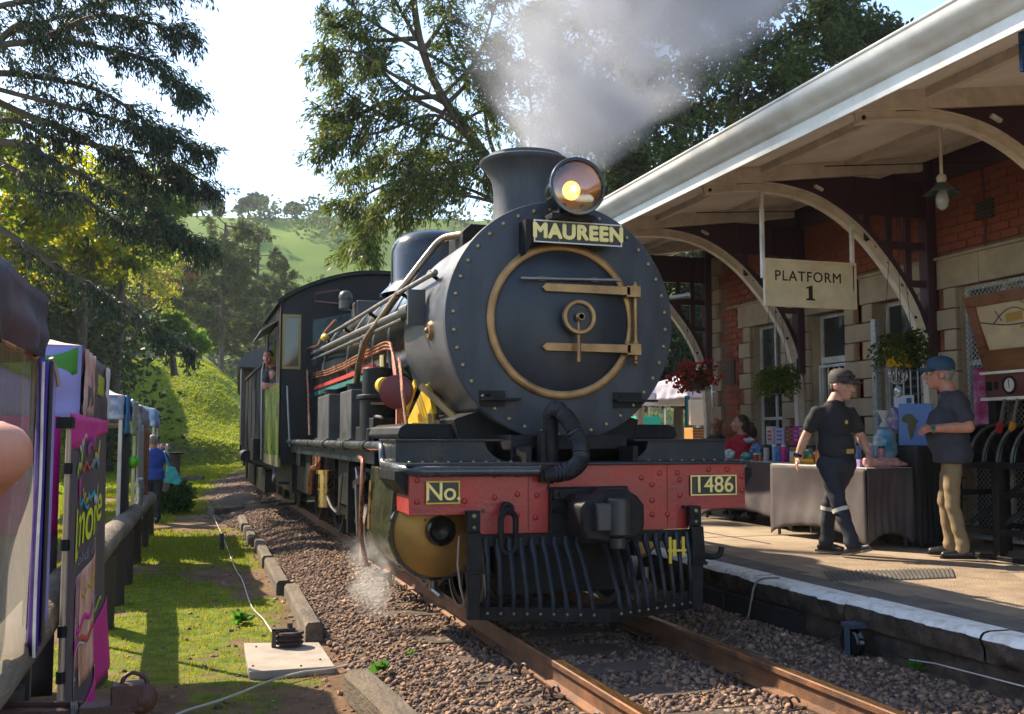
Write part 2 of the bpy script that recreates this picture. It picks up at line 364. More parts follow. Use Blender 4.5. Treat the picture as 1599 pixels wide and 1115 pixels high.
# ---- track: sleepers, rails, clips
track = bpy.data.objects.new('railway_track', None); COL.objects.link(track); struct(track)
rust = M('rail_rust', (.24, .10, .038), .62, metal=.25, var=.35, scale=9, col2=(.10, .05, .03), s2=4, bump=.35, bscale=90)
railtop = M('rail_running_surface', (.42, .24, .10), .26, metal=.9, var=.25, scale=12, stretch=(8, .4, 8), rvar=.08)
sleeperm = M('sleeper_wood', (.15, .108, .075), .9, var=.4, scale=10, stretch=(.6, 6, 6), col2=(.07, .05, .038), s2=7, bump=.8, bscale=40)
RP = [(-.055, -.15), (.055, -.15), (.055, -.139), (.012, -.122), (.008, -.045), (.033, -.034), (.034, -.006), (.028, 0), (-.028, 0), (-.034, -.006), (-.033, -.034), (-.008, -.045), (-.012, -.122), (-.055, -.139)]
for sgn in (-1, 1):
    ys = list(np.linspace(-7, 20, 10)) + list(np.linspace(22, 54, 17)); b = MB(); tp = MB(); k = len(RP)
    for yy in ys:
        cx_ = sgn * .5655 + float(trx(yy)); b.v += [(cx_ + px, yy, pz) for px, pz in RP]; tp.v += [(cx_ - .026, yy, .0015), (cx_ + .026, yy, .0015)]
    for i in range(len(ys) - 1):
        b.f += [(i * k + j, i * k + (j + 1) % k, (i + 1) * k + (j + 1) % k, (i + 1) * k + j) for j in range(k)]; tp.f.append((2 * i, 2 * i + 1, 2 * i + 3, 2 * i + 2))
    ro = b.build('rail', rust, track, 30); tp.build('running_surface', railtop, ro, None)
sl_m = []
for q in range(4):
    b = MB(); b.box((-1.05, -.125, -.13), (1.05, .125, 0)); me = b.mesh('sleeper', sleeperm)
    bm = bmesh.new(); bm.from_mesh(me); bmesh.ops.subdivide_edges(bm, edges=bm.edges, cuts=3)
    for vt in bm.verts: vt.co += Vector((random.uniform(-.012, .012), random.uniform(-.012, .012), random.uniform(-.006, .004)))
    bm.to_mesh(me); bm.free(); sl_m.append(me)
b = MB()
b.tube([(.0 + .012 * t, .03 * math.cos(t * 1.3), .03 + .03 * math.sin(t * 1.3)) for t in np.linspace(0, 9, 40)], .0085, 6); b.box((-.03, -.05, -.012), (.08, .05, .0))
clipm = b.mesh('rail_clip', M('clip_iron', (.075, .05, .042), .6, metal=.5, var=.3), 40)
sy = -6.6; si = 0
while sy < 16:
    z = -.147 if sy > -5 else -.15
    link('sleeper', sl_m[si % 4], track, (random.uniform(-.07, .07), sy, z - .004 + random.uniform(-.012, .004)), (0, 0, random.uniform(-.02, .02)))
    for sgn in (-1, 1):
        for s2 in (-1, 1): link('rail_clip', clipm, track, (sgn * .5655 + s2 * .075, sy + random.uniform(-.02, .02), -.148), (0, 0, (math.pi if s2 < 0 else 0) + random.uniform(-.3, .3)), random.uniform(.85, 1.05))
    sy += .60 + random.uniform(-.03, .03); si += 1
# ---- platform
PZ, PX = .20, 1.60
platm = M('platform_paving', (.41, .325, .235), .88, var=.25, scale=1.6, col2=(.27, .21, .155), s2=.9, bump=.35, bscale=50, spec=.3)
patchm = M('platform_tar_patch', (.22, .165, .12), .9, var=.3, scale=4, col2=(.32, .235, .16), s2=3, bump=.7, bscale=70)
p = part('platform', platm, None, lambda b: b.box((PX + .42, -9, -1.0), (14.0, 60, PZ - .004)), None); struct(p)
facem = M('platform_rubble', (.105, .072, .05), .95, var=.5, scale=5, col2=(.045, .034, .028), s2=8, bump=1, bscale=20, spec=.2)
whitem = M('platform_white_paint', (.80, .77, .72), .85, var=.15, scale=9, col2=(.34, .28, .22), s2=9, mix2=.24, bump=.5, bscale=60)
copm = M('coping_concrete', (.17, .145, .12), .9, var=.25, scale=5, col2=(.09, .075, .062), s2=4, bump=.5, bscale=60)
y = -9.0; pi = 0
while y < 16:                                     # coping slabs with a whitewashed front strip and a rubble face under each
    ln = random.uniform(.85, 1.25); z1 = PZ + random.uniform(-.006, .006); x0 = PX + random.uniform(-.012, .012)
    b = MB(); b.box((x0 + .20, y + .004, .02), (PX + .55, y + ln - .004, z1)); cs = b.build('coping_slab', copm, p, None, .006)
    b = MB(); n = 10
    def edge(u, v, y=y, ln=ln, x0=x0, z1=z1):
        yy = y + .003 + (ln - .006) * u
        pts = [(x0 + .205, z1 + .003), (x0 + .03, z1 + .003), (x0 - .005 + .05 * noise.noise((yy * 3, 1, 0)) + .03 * noise.noise((yy * 11, 1, 4)), z1 - .03), (x0 + .06 * noise.noise((yy * 4, 5, 0)) + .03 * noise.noise((yy * 13, 5, 0)), .1), (x0 + .02, .03), (x0 + .205, .03)]
        q = v * 5; i = min(int(q), 4); t = q - i; return (pts[i][0] * (1 - t) + pts[i + 1][0] * t, yy, pts[i][1] * (1 - t) + pts[i + 1][1] * t + (.006 * noise.noise((yy * 9, v * 3, 2)) if v > .1 else 0))
    b.grid(lambda u, v: edge(u, min(v * .42, .42)), 30, 5); b.build('white_strip', whitem, cs, 50)
    b = MB(); b.grid(lambda u, v: edge(u, .41 + v * .59), 30, 8); b.build('coping_face', facem, cs, 50)
    y += ln; pi += 1
def rub(u, v):
    yy = -9 + 25 * u; zz = .04 - .55 * v
    return (PX + .06 + .05 * noise.noise((yy * 2.2, zz * 5, 0)) + .03 * noise.noise((yy * 7, zz * 9, 3)), yy, zz)
b = MB(); b.grid(rub, 260, 14); o = b.build('rubble_wall', facem, p, 50)
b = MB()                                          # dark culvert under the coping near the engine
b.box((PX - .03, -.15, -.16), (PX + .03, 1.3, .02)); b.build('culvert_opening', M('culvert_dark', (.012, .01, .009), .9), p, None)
struct(part('platform_path', patchm, p, lambda b: b.add([(2.0, -8, PZ + .001), (2.05, 2.2, PZ + .001), (2.4, 2.9, PZ + .001), (3.3, 2.35, PZ + .001), (3.6, 1.2, PZ + .001), (4.0, .6, PZ + .001), (3.4, -.4, PZ + .001), (3.0, -.9, PZ + .001), (3.1, -8, PZ + .001)], [tuple(range(9))]), None))
jointm = M('joint_dirt', (.05, .04, .032), .95, var=.3)
for k, (xa, ya, xb, yb) in enumerate([(2.15, 3.4, 14, 3.3), (2.15, 7.2, 14, 7.1), (3.9, -6, 4.1, 1.0), (3.05, 2.6, 3.0, 7.2), (3.6, .1, 9, -.2), (2.1, -2.2, 3.9, -2.4), (4.1, -3, 9, -3.2)]):
    part('paving_joint', jointm, p, lambda b: b.bar((xa, ya, PZ + .002), (xb, yb, PZ + .002), .016, .002), None)
mat_ = thing('drain_grating', 'long ribbed steel drain cover set flat in the platform near the white edge', 'drain cover', (2.55, .12, PZ))
gm = M('grating_steel', (.15, .14, .13), .55, metal=.4, var=.25)
a0, a1, a2, a3 = [pZ(*q, PZ + .006) for q in ((1285, 893), (1487, 888), (1492, 902), (1300, 909))]
part('plate', gm, mat_, lambda b: b.add([a0, a1, a2, a3] + [Vector(q) - Vector((0, 0, .02)) for q in (a0, a1, a2, a3)], [(0, 1, 2, 3), (0, 4, 5, 1), (1, 5, 6, 2), (2, 6, 7, 3), (3, 7, 4, 0)]), None)
for i in range(30):
    t = (i + .5) / 30; q0 = a0 + (a1 - a0) * t; q1 = a3 + (a2 - a3) * t
    part('rib', gm, mat_, lambda b: b.bar(q0 + [0, 0, .004], q1 + [0, 0, .004], .016, .008), None)
# ================================================================== the locomotive
smokeM = M('smokebox_grey_paint', (.066, .072, .086), .55, var=.22, scale=7, col2=(.040, .045, .055), s2=2.6, bump=.14, bscale=30, rvar=.14, stretch=(1.6, 1, .42), spec=.3)
barrelM = M('smokebox_barrel', (.095, .10, .112), .4, metal=.4, var=.3, scale=3, col2=(.058, .062, .07), s2=2, bump=.12, bscale=14, stretch=(1, .6, 1))
doorM = M('smokebox_door_paint', (.017, .022, .031), .42, var=.25, scale=3, col2=(.028, .034, .044), s2=2.5, bump=.08, bscale=20, spec=.35, stretch=(1.4, 1, .5))
blackM = M('black_gloss', (.005, .006, .007), .2, var=.3, scale=4, coat=.35, rvar=.1)
ironM = M('black_iron', (.008, .008, .010), .45, var=.35, scale=12, col2=(.018, .017, .017), s2=6, spec=.13, bump=.25, bscale=50)
deckM = M('deck_blue_black', (.008, .012, .022), .33, var=.3, scale=5, col2=(.018, .022, .030), s2=4, spec=.25, bump=.12, bscale=35)
bronzeM = M('bronze_ring', (.36, .22, .095), .45, metal=.7, var=.3, scale=9, col2=(.22, .125, .06), s2=5)
brassM = M('brass', (.55, .38, .15), .3, metal=1, var=.15, scale=10)
rivetM = M('rivet_brass', (.33, .25, .13), .4, metal=.8, var=.25, scale=30)
redM = M('buffer_beam_red', (.42, .026, .016), .42, var=.25, scale=5, col2=(.30, .022, .018), s2=3, bump=.3, bscale=30, coat=.15)
goldM = M('cylinder_cover_ochre', (.40, .235, .055), .4, metal=.55, var=.2, scale=4, col2=(.28, .16, .045), s2=3, bump=.08, bscale=30)
copperM = M('copper_pipe', (.42, .17, .095), .3, metal=.9, var=.25, scale=12)
steelM = M('dull_steel', (.20, .195, .19), .38, metal=.75, var=.25, scale=10)
greyM = M('tank_grey', (.075, .074, .072), .42, metal=.3, var=.25, scale=6, col2=(.05, .049, .047), s2=4)
greenM = M('cab_green', (.145, .20, .018), .28, var=.2, scale=3, coat=.4, col2=(.10, .14, .015), s2=2)
yelM = M('yellow_paint', (.62, .42, .02), .4, var=.15, scale=8)
blk2M = M('plate_black', (.008, .008, .008), .4, var=.2)
letterM = M('letter_gold', (.66, .53, .20), .38, metal=.35, var=.22, scale=14)
hoseM = M('hose_rubber', (.012, .013, .017), .55, var=.3, scale=20)
glassM = M('dark_glass', (.02, .03, .03), .06, var=.2, spec=.6)
loco = thing('steam_locomotive', 'black and grey steam locomotive with red buffer beam, lit headlamp and MAUREEN nameboard', 'locomotive', (0, 0, 0))
BC = Vector((0, 0, 2.145)); SY = .45
F = (0, -1, 0)      # forward
part('smokebox', barrelM, loco, lambda b: b.lathe([(.875, -.03), (.875, -1.55)], (0, SY, BC.z), F, 72))
sf_ = part('smokebox_front', smokeM, loco, lambda b: b.lathe([(.53, -.02), (.53, .0), (.885, .0), (.897, -.008), (.90, -.02), (.90, -.06), (.876, -.065)], (0, SY, BC.z), F, 96))
rvm = MB().sphere((0, 0, 0), (.017, .012, .017), 10, 8).mesh('rivet', rivetM, 60)
for i in range(40):
    a = 2 * math.pi * (i + .3) / 40; link('rivet', rvm, sf_, (math.sin(a) * .838, SY - .004, BC.z + math.cos(a) * .838))
dr = part('smokebox_door', doorM, loco, lambda b: b.lathe([(.001, .105), (.12, .1), (.25, .086), (.38, .06), (.48, .03), (.535, .004)], (-.01, SY, BC.z), F, 72), 60)
part('door_ring', bronzeM, dr, lambda b: b.lathe([(.522, .0), (.525, .03), (.54, .036), (.572, .036), (.583, .028), (.585, .0)], (-.01, SY, BC.z), F, 96))
for z in (2.365, 1.93):
    def strap(b, z=z):
        b.prism([(-.17, -.03), (-.2, 0), (-.17, .03), (.5, .032), (.5, -.032)], (0, SY - .118, z + .01), (1, 0, -.0), (0, 0, 1), (0, .022, 0)); b.box((.47, SY - .118, z - .035), (.585, SY - .03, z + .05))
    part('hinge_strap', bronzeM, dr, strap, None, .003)
part('hinge_pin', bronzeM, dr, lambda b: (b.cyl((.557, SY - .075, 1.86), (.557, SY - .075, 2.45), .016, n=12), b.sphere((.557, SY - .075, 1.84), .022, 10, 8), b.cyl((.557, SY - .075, 1.9), (.557, SY - .075, 2.0), .03, n=14), b.cyl((.557, SY - .075, 2.33), (.557, SY - .075, 2.43), .03, n=14)))
part('handwheel', bronzeM, dr, lambda b: (b.lathe([(.095, -.012), (.095, .014), (.102, .02), (.122, .02), (.128, .012), (.128, -.012), (.095, -.012)], (.06, SY - .185, 2.155), F, 44), b.cyl((.06, SY - .05, 2.155), (.06, SY - .235, 2.155), .026, n=16), b.cyl((.06, SY - .215, 2.155), (.06, SY - .235, 2.155), .036, .02, 16)))
part('wheel_disc', doorM, dr, lambda b: b.cyl((.06, SY - .12, 2.155), (.06, SY - .178, 2.155), .094, n=36))
part('dart_handle', bronzeM, dr, lambda b: b.tube([(.06, SY - .17, 2.13), (.062, SY - .175, 1.95), (.064, SY - .165, 1.83)], [.013, .014, .017], 10))
part('grab_rail', steelM, dr, lambda b: (b.cyl((-.36, SY - .1, 2.435), (.42, SY - .1, 2.455), .013, n=10), b.box((-.22, SY - .1, 2.425), (-.17, SY - .03, 2.455)), b.box((.2, SY - .1, 2.435), (.25, SY - .04, 2.465))))
for x0, x1 in ((-.64, -.35), (.40, .73)):
    part('lamp_step', ironM, sf_, lambda b: (b.box((x0, SY - .09, 1.548), (x1, SY, 1.565)), b.box((x0, SY - .012, 1.5), (x1 - .1, SY - .001, 1.62)), b.sphere((x0 + .06, SY - .012, 1.595), .018, 8, 6)), None)
# whistle pipe end and handrail stub on the right
part('rail_stub', steelM, sf_, lambda b: (b.cyl((.9, SY + .05, 2.36), (1.04, SY + .0, 2.38), .018, n=10), b.sphere((1.04, SY, 2.38), .024, 8, 6)))
# chimney
ch = part('chimney', smokeM, loco, lambda b: b.lathe([(.36, -.14), (.31, -.05), (.285, .03), (.272, .12), (.266, .22), (.268, .31), (.282, .39), (.315, .46), (.362, .515), (.382, .53), (.384, .552), (.372, .562), (.325, .566), (.318, .572), (.316, .604), (.30, .608), (.275, .6), (.25, .2)], (0, 1.32, 3.005), (0, 0, 1), 64), 50)
# headlamp
hl = thing('headlamp', 'lit round electric headlamp with chromed bowl on top of the smokebox', 'headlamp', (.055, .22, 3.09))
hd = Vector((-.03, -1, .02)).normalized(); hc = Vector((.005, .16, 3.09))
part('lamp_case', blackM, hl, lambda b: b.lathe([(.02, -.3), (.12, -.29), (.17, -.24), (.19, -.15), (.195, 0), (.21, .002), (.214, .02), (.21, .035), (.19, .037), (.186, .0)], hc, hd, 48))
part('reflector', M('chrome_bowl', (.06, .066, .075), .3, metal=.6, var=.15), hl, lambda b: b.lathe([(.03, -.17), (.09, -.14), (.15, -.07), (.186, .01)], hc, hd, 40), 60)
gl = bpy.data.materials.new('lamp_glass'); gl.use_nodes = True; _n = gl.node_tree.nodes; _t = _n.new('ShaderNodeBsdfTransparent'); _g = _n.new('ShaderNodeBsdfGlossy'); _g.inputs['Roughness'].default_value = .03; _m = _n.new('ShaderNodeMixShader'); _m.inputs[0].default_value = .17; gl.node_tree.links.new(_t.outputs[0], _m.inputs[1]); gl.node_tree.links.new(_g.outputs[0], _m.inputs[2]); gl.node_tree.links.new(_m.outputs[0], _n['Material Output'].inputs[0])
part('lens', gl, hl, lambda b: b.lathe([(.001, .045), (.08, .042), (.15, .032), (.187, .02)], hc, hd, 40), 60)
part('bulb', M('lamp_filament', (1, .5, .1), .5, emit=(1.0, .30, .015), es=1.9), hl, lambda b: b.sphere(hc - hd * .085 + Vector((-.012, 0, -.008)), (.066, .06, .07), 20, 14))
part('bulb_glow_core', M('lamp_core', (1, .8, .4), .5, emit=(1.0, .60, .16), es=9), hl, lambda b: b.sphere(hc - hd * .022 + Vector((-.012, 0, -.008)), (.022, .012, .024), 14, 10))
part('lamp_bracket', ironM, hl, lambda b: (b.box((-.17, .2, 2.86), (.17, .46, 2.90)), b.box((-.11, .22, 2.88), (-.05, .36, 2.98)), b.box((.06, .22, 2.88), (.12, .36, 2.98)), b.box((.19, .12, 3.05), (.235, .18, 3.1))), None, .004)
# nameboard
def plate(name, s, x0, x1, z0, z1, y, size, parent, border=letterM, bold=.0, sx=1, back=blk2M, sp=1.0, dep=.02):
    o = part(name, back, parent, lambda b: b.box((x0, y, z0), (x1, y + dep, z1)), None, .002)
    def fr(b):
        t = .009
        for a in (((x0, y - .004, z0), (x1, y, z0 + t)), ((x0, y - .004, z1 - t), (x1, y, z1)), ((x0, y - .004, z0 + t), (x0 + t, y, z1 - t)), ((x1 - t, y - .004, z0 + t), (x1, y, z1 - t))): b.box(*a)
    part('border', border, o, fr, None)
    cxm = (x0 + x1) / 2; cw = sum({'M': .95, 'I': .3, '.': .3, '1': .55}.get(c, .72) for c in s)
    text(s, letterM, o, (cxm, y - .004, (z0 + z1) / 2), (1, 0, 0), (0, 0, 1), size, .004, bold, sx, space=sp); return o
nb = plate('nameboard', 'MAUREEN', -.285, .405, 2.69, 2.855, .27, .146, loco, M('board_white', (.62, .6, .52), .5), .0075, 1.02, sp=1.08)
part('board_bracket', ironM, nb, lambda b: (b.prism([(-.29, 2.86), (-.29, 2.70), (-.34, 2.60), (-.34, 2.86)], (0, .29, 0), (1, 0, 0), (0, 0, 1), (0, .17, 0)), b.box((-.27, .291, 2.74), (.37, .45, 2.78))), None)
for x in (-.09, .22): part('bolt', steelM, nb, lambda b: b.sphere((x, .268, 2.705), .008, 8, 6))
# boiler, firebox, bands, dome
part('boiler', blackM, loco, lambda b: b.lathe([(.80, 2.0), (.845, 2.0), (.845, 5.2), (.9, 6.2), (.93, 8.1)], (0, 0, BC.z), (0, 1, 0), 72), 30)
for y in (2.06, 2.9, 3.75, 4.6, 5.45, 6.3, 7.2):
    rr = .85 if y < 5.2 else .85 + (y - 5.2) * .035
    part('boiler_band', steelM, loco, lambda b: b.lathe([(rr - .01, -.03), (rr + .004, -.03), (rr + .004, .03), (rr - .01, .03)], (0, y, BC.z), (0, 1, 0), 72))
part('firebox_side', blackM, loco, lambda b: (b.box((-.93, 5.6, 1.2), (-.6, 8.08, 2.1)), b.box((.6, 5.6, 1.2), (.93, 8.08, 2.1))), None)
part('dome', blackM, loco, lambda b: b.lathe([(.62, -.1), (.52, .0), (.495, .06), (.49, .38), (.475, .46), (.43, .535), (.34, .595), (.2, .63), (.001, .64)], (0, 4.6, 2.97), (0, 0, 1), 56), 60)
part('sand_box', ironM, loco, lambda b: b.prism([(-.36, 2.8), (-.36, 3.1), (-.28, 3.17), (.28, 3.17), (.36, 3.1), (.36, 2.8)], (0, 2.0, 0), (1, 0, 0), (0, 0, 1), (0, .5, 0)), 30, .01)
part('safety_turret', greyM, loco, lambda b: (b.box((-.5, 7.0, 2.9), (.2, 7.5, 3.12)), b.cyl((-.62, 7.2, 3.0), (-.62, 7.2, 3.16), .09), b.sphere((-.62, 7.2, 3.17), .1, 12, 8)), 40, .02)
for sx in (-1, 1):
    part('lining_strip', M('red_strip', (.5, .03, .02), .35, var=.1), loco, lambda b: b.box((sx * .935, 3.2, 1.945), (sx * .90, 8.0, 1.99)), None)
    part('lining_strip', M('teal_strip', (.02, .16, .13), .35, var=.1), loco, lambda b: b.box((sx * .933, 3.5, 1.86), (sx * .90, 8.0, 1.915)), None)
    hp = [(sx * .845, 1.0, 2.55), (sx * .86, 3.0, 2.58), (sx * .87, 5.0, 2.6), (sx * .89, 7.9, 2.64)]
    h = part('handrail', steelM, loco, lambda b: (b.tube(hp, .021, 10), b.sphere(hp[0], .028, 10, 8)))
    for y in (1.15, 2.3, 3.9, 5.6, 7.2): part('stanchion', ironM, h, lambda b: b.tube([(sx * .72, y + .05, 2.5), (sx * .8, y + .02, 2.54), (sx * .86, y, 2.575)], [.03, .016, .026], 8))
    h2 = part('ejector_pipe', greyM, loco, lambda b: (b.tube([(sx * .95, 1.45, 2.31), (sx * .95, 1.75, 2.315), (sx * .96, 4, 2.37), (sx * .97, 7.9, 2.45)], [.052, .035, .035, .035], 12), b.cyl((sx * .95, 1.3, 2.3), (sx * .95, 1.62, 2.31), .062), b.box((sx * .86, 1.25, 2.17), (sx * 1.0, 1.29, 2.45))))
    part('small_pipe', greyM, h2, lambda b: b.tube([(sx * .97, 1.6, 2.25), (sx * .975, 4, 2.29), (sx * .985, 7.9, 2.36)], .02, 8))
for dz in (-.03, .0, .03):
    part('small_pipe', copperM, loco, lambda b: b.tube(fillet([(-.955, 8.0, 2.15 + dz), (-.95, 6.5, 2.1 + dz), (-.95, 5.0, 2.09 + dz), (-.955, 4.3, 2.1 + dz), (-.95, 2.5, 2.11 + dz), (-.96, 2.1 + dz, 2.07 + dz), (-.965, 1.9 + dz * 2, 1.8), (-.98 + dz, 1.6, 1.36)], .12), .012, 6))
part('blower_pipe', M('pipe_bronze', (.27, .20, .14), .35, metal=.8, var=.25), loco, lambda b: b.tube(fillet([pX(722, 366, -.33), pX(690, 371, -.46), pX(665, 402, -.62), pX(622, 458, -.86), pX(592, 502, -.97), pX(571, 530, -1.01), pX(562, 562, -1.02), pX(552, 625, -1.0)], .3), .034, 12))
part('whistle_pipe', copperM, loco, lambda b: b.tube(fillet([pX(524, 500, -.8), pX(506, 520, -.92), pX(497, 540, -1.0), pX(478, 545, -1.02), pX(480, 580, -1.02), pX(484, 680, -1.02)], .25), .02, 8))
part('brass_fitting', yelM, loco, lambda b: b.sphere(pX(507, 527, -.99), (.05, .12, .05), 12, 8))
part('inspection_cover', bronzeM, loco, lambda b: (b.lathe([(.001, .03), (.06, .03), (.08, .0)], (-.868, 1.0, 2.1), (-1, 0, 0), 20), b.sphere((-.9, 1.0, 2.1), .025, 8, 6)))
# running board
for sx in (-1, 1):
    rb = part('running_board', deckM, loco, lambda b: (b.box((sx * 1.25, .34, 1.225), (sx * .62, 8.1, 1.25)), b.box((sx * 1.24, 1.35, 1.07), (sx * 1.215, 8.1, 1.225))), None, .004)
    part('edge_pipe', M('edge_pipe_paint', (.05, .053, .06), .25, metal=.3, var=.2), rb, lambda b: b.tube(fillet([(sx * 1.27, 8.3, 1.215), (sx * 1.27, .8, 1.215), (sx * 1.28, .72, 1.08), (sx * 1.29, .15, 1.075)] + ([(-1.22, -.035, 1.06), (-.34, -.045, 1.055)] if sx < 0 else [(1.25, .05, 1.085)]), .09), .036, 14))
    for y in (1.5, 2.6, 4.0, 5.4): part('pipe_clamp', ironM, rb, lambda b: b.cyl((sx * 1.27, y - .02, 1.215), (sx * 1.27, y + .02, 1.215), .044, n=14))
    part('front_deck', deckM, loco, lambda b: b.box((sx * 1.27, -.03, 1.092), (sx * .001, .36, 1.112)), None, .004)
    pol = [(-1.27, 1.112), (-.43, 1.112)] + [(-.43 - .2 * math.sin(a), 1.112 + .143 * (1 - math.cos(a)) / 1.0) for a in np.linspace(.2, 1.57, 8)] + [(-1.27, 1.255)]
    pol = [(sx * -x_, z_) for x_, z_ in pol] if sx > 0 else pol
    part('valve_cover', deckM, loco, lambda b: b.prism(pol, (0, .33, 0), (1, 0, 0), (0, 0, 1), (0, .5, 0)), 40, .006)
    part('deck_plate', deckM, loco, lambda b: b.box((sx * 1.285, .29, 1.255), (sx * .5, .9, 1.27)), None, .003)
    part('steam_chest_cover', ironM, loco, lambda b: b.prism([(.55, 1.27), (1.12, 1.27), (1.15, 1.3), (1.13, 1.36), (1.08, 1.385), (.55, 1.385)], (0, .88, 0), (sx, 0, 0), (0, 0, 1), (0, 1.4, 0)), 40, .01)
    for i in range(9): link('rivet', rvm, rb, (sx * (1.2 - i * .09), .2, 1.114), (math.pi / 2, 0, 0), .8)
part('saddle', ironM, loco, lambda b: (b.prism([(-.62, .95), (.62, .95), (.75, 1.42), (.5, 1.5), (-.5, 1.5), (-.75, 1.42)], (0, .75, 0), (1, 0, 0), (0, 0, 1), (0, 1.25, 0)), b.box((-.45, .3, 1.0), (.45, .8, 1.3))), None, .01)
# yellow stay by the smokebox
ys_ = part('stay_bracket', yelM, loco, lambda b: b.prism([(0, 0), (.40, .33), (.46, .33), (.62, 0)], (-.86, 2.0, 1.385), (.18, -1, 0), (0, 0, 1), (.04, .005, 0)), None, .003)
part('stay_flange', yelM, ys_, lambda b: (b.bar((-.92, 1.86, 1.385), (-.88, 1.52, 1.72), .09, .02, (1, 0, 0)), b.box((-.93, 1.4, 1.385), (-.8, 2.0, 1.40))), None, .003)
part('gusset', M('stay_brown', (.2, .14, .07), .4, metal=.5), loco, lambda b: (b.bar((-.84, 1.48, 1.70), (-.62, 1.12, 1.41), .03, .05), b.bar((-.62, 1.12, 1.41), (-.80, 1.32, 1.40), .03, .03)), None)
part('oil_pot', goldM, loco, lambda b: b.cyl((-.78, 1.32, 1.385), (-.78, 1.32, 1.47), .05, n=14))
# pump, tanks, valves on the running board
pump = part('air_pump', ironM, loco, lambda b: (b.cyl((-1.0, 2.5, 1.25), (-1.0, 2.5, 1.62), .17, n=24), b.cyl((-1.0, 2.5, 1.62), (-1.0, 2.5, 1.66), .2, n=24), b.cyl((-1.0, 2.5, 1.66), (-1.0, 2.5, 1.9), .15, n=24), b.box((-1.12, 2.1, 1.25), (-.9, 2.3, 1.45)), b.cyl((-.82, 3.0, 1.25), (-.82, 3.0, 1.9), .12)), 40, .006)
part('red_wheel', M('valve_red', (.16, .012, .012), .45, var=.2), pump, lambda b: b.lathe([(.001, .03), (.11, .03), (.135, .02), (.138, -.03), (.001, -.03)], pX(619, 612, -1.05), (-.35, -1, 0), 28))
part('yellow_valve', yelM, pump, lambda b: b.cyl(pX(603, 602, -1.06), pX(598, 602, -1.06), .07, n=18))
part('green_valve', M('valve_green', (.02, .12, .06), .4), pump, lambda b: b.cyl(pX(585, 607, -1.03), pX(578, 607, -1.03), .07, n=18))
part('valve_body', steelM, pump, lambda b: (b.box(*[pX(580, 628, -1.1), pX(600, 632, -.98)]), b.tube(fillet([pX(577, 628, -1.06), pX(577, 648, -1.06), pX(596, 652, -1.06)], .05), .014, 8)))
part('oil_cup', brassM, pump, lambda b: b.cyl(pX(598, 573, -.98), pX(598, 555, -.98), .03, n=12))
part('drain_pipe', copperM, pump, lambda b: b.tube(fillet([pX(623, 560, -.98), pX(628, 610, -1.06), pX(635, 662, -1.06)], .1), .013, 8))
for y0, y1, zt in ((3.35, 4.1, 1.75), (5.0, 6.0, 1.77)):
    tk = part('lubricator_tank', greyM, loco, lambda b: b.box((-1.12, y0, 1.25), (-.80, y1, zt)), None, .012)
    part('lid', ironM, tk, lambda b: (b.cyl((-.96, (y0 + y1) / 2, zt), (-.96, (y0 + y1) / 2, zt + .05), .14, n=24), b.cyl((-.96, (y0 + y1) / 2, zt + .05), (-.96, (y0 + y1) / 2, zt + .07), .16, n=24)))
    part('base_flange', greyM, tk, lambda b: b.box((-1.14, y0 - .02, 1.251), (-.78, y1 + .02, 1.27)), None)
part('oil_box', ironM, loco, lambda b: (b.box((-1.12, 2.75, 1.25), (-.95, 3.05, 1.38)), b.cyl((-1.1, 2.2, 1.25), (-1.1, 2.2, 1.36), .06)), None, .01)
# buffer beam
lobe = lambda s: [(s * .86, .77), (s * .83, .765), (s * .80, .74), (s * .79, .66), (s * .785, .635)]
def beam(b):
    pol = [(-1.245, 1.092), (-1.245, .77)] + lobe(-1) + lobe(1)[::-1] + [(1.245, .775), (1.245, 1.092)]
    b.prism(pol, (0, 0, 0), (1, 0, 0), (0, 0, 1), (0, .035, 0))
bm_ = part('buffer_beam', redM, loco, beam, None, .004)
part('beam_gusset', redM, bm_, lambda b: (b.box((-1.245, .035, .78), (-1.22, .5, 1.08)), b.box((1.22, .035, .78), (1.245, .5, 1.08))), None)
part('deck_gusset', ironM, loco, lambda b: (b.prism([(-1.33, 1.06), (-1.33, 1.0), (-1.25, .9), (-1.2, .9), (-1.2, 1.06)], (0, .05, 0), (1, 0, 0), (0, 0, 1), (0, .6, 0)), b.prism([(1.33, 1.06), (1.33, 1.0), (1.25, .9), (1.2, .9), (1.2, 1.06)], (0, .05, 0), (1, 0, 0), (0, 0, 1), (0, .6, 0))), 30)
brv = MB().sphere((0, 0, 0), (.02, .011, .02), 10, 8).mesh('rivet', redM, 60)
for x, z in [(-1.19, 1.0), (-1.19, .86), (-.87, .86), (-.66, 1.03), (-.66, .88), (-.5, 1.03), (-.5, .9), (-.5, .76), (-.37, 1.03), (-.36, .89), (-.37, .74), (.42, 1.0), (.5, .95), (.5, .84), (.42, .7), (.56, 1.03), (.7, 1.03), (.72, .98), (.72, .87), (.62, .74), (.95, 1.05), (1.1, 1.05), (1.22, .9), (1.22, 1.0), (.5, .74)]: link('rivet', brv, bm_, (x, -.002, z))
for x in (-.42, .62): part('seam', M('beam_seam', (.10, .012, .01), .6), bm_, lambda b: b.box((x - .003, -.0025, .65), (x + .003, .001, 1.09)), None)
for x, z in ((-.74, .79), (.74, .79)): part('bolt_hole', blk2M, bm_, lambda b: b.cyl((x, -.002, z), (x, .01, z), .016, n=12))
plate('number_plate', 'No.', -1.135, -.905, .845, .995, -.016, .165, bm_, yelM, .0015, sp=.95, dep=.014)
plate('number_plate', '1486', .795, 1.165, .868, 1.012, -.016, .162, bm_, letterM, .0015, .98, dep=.014)
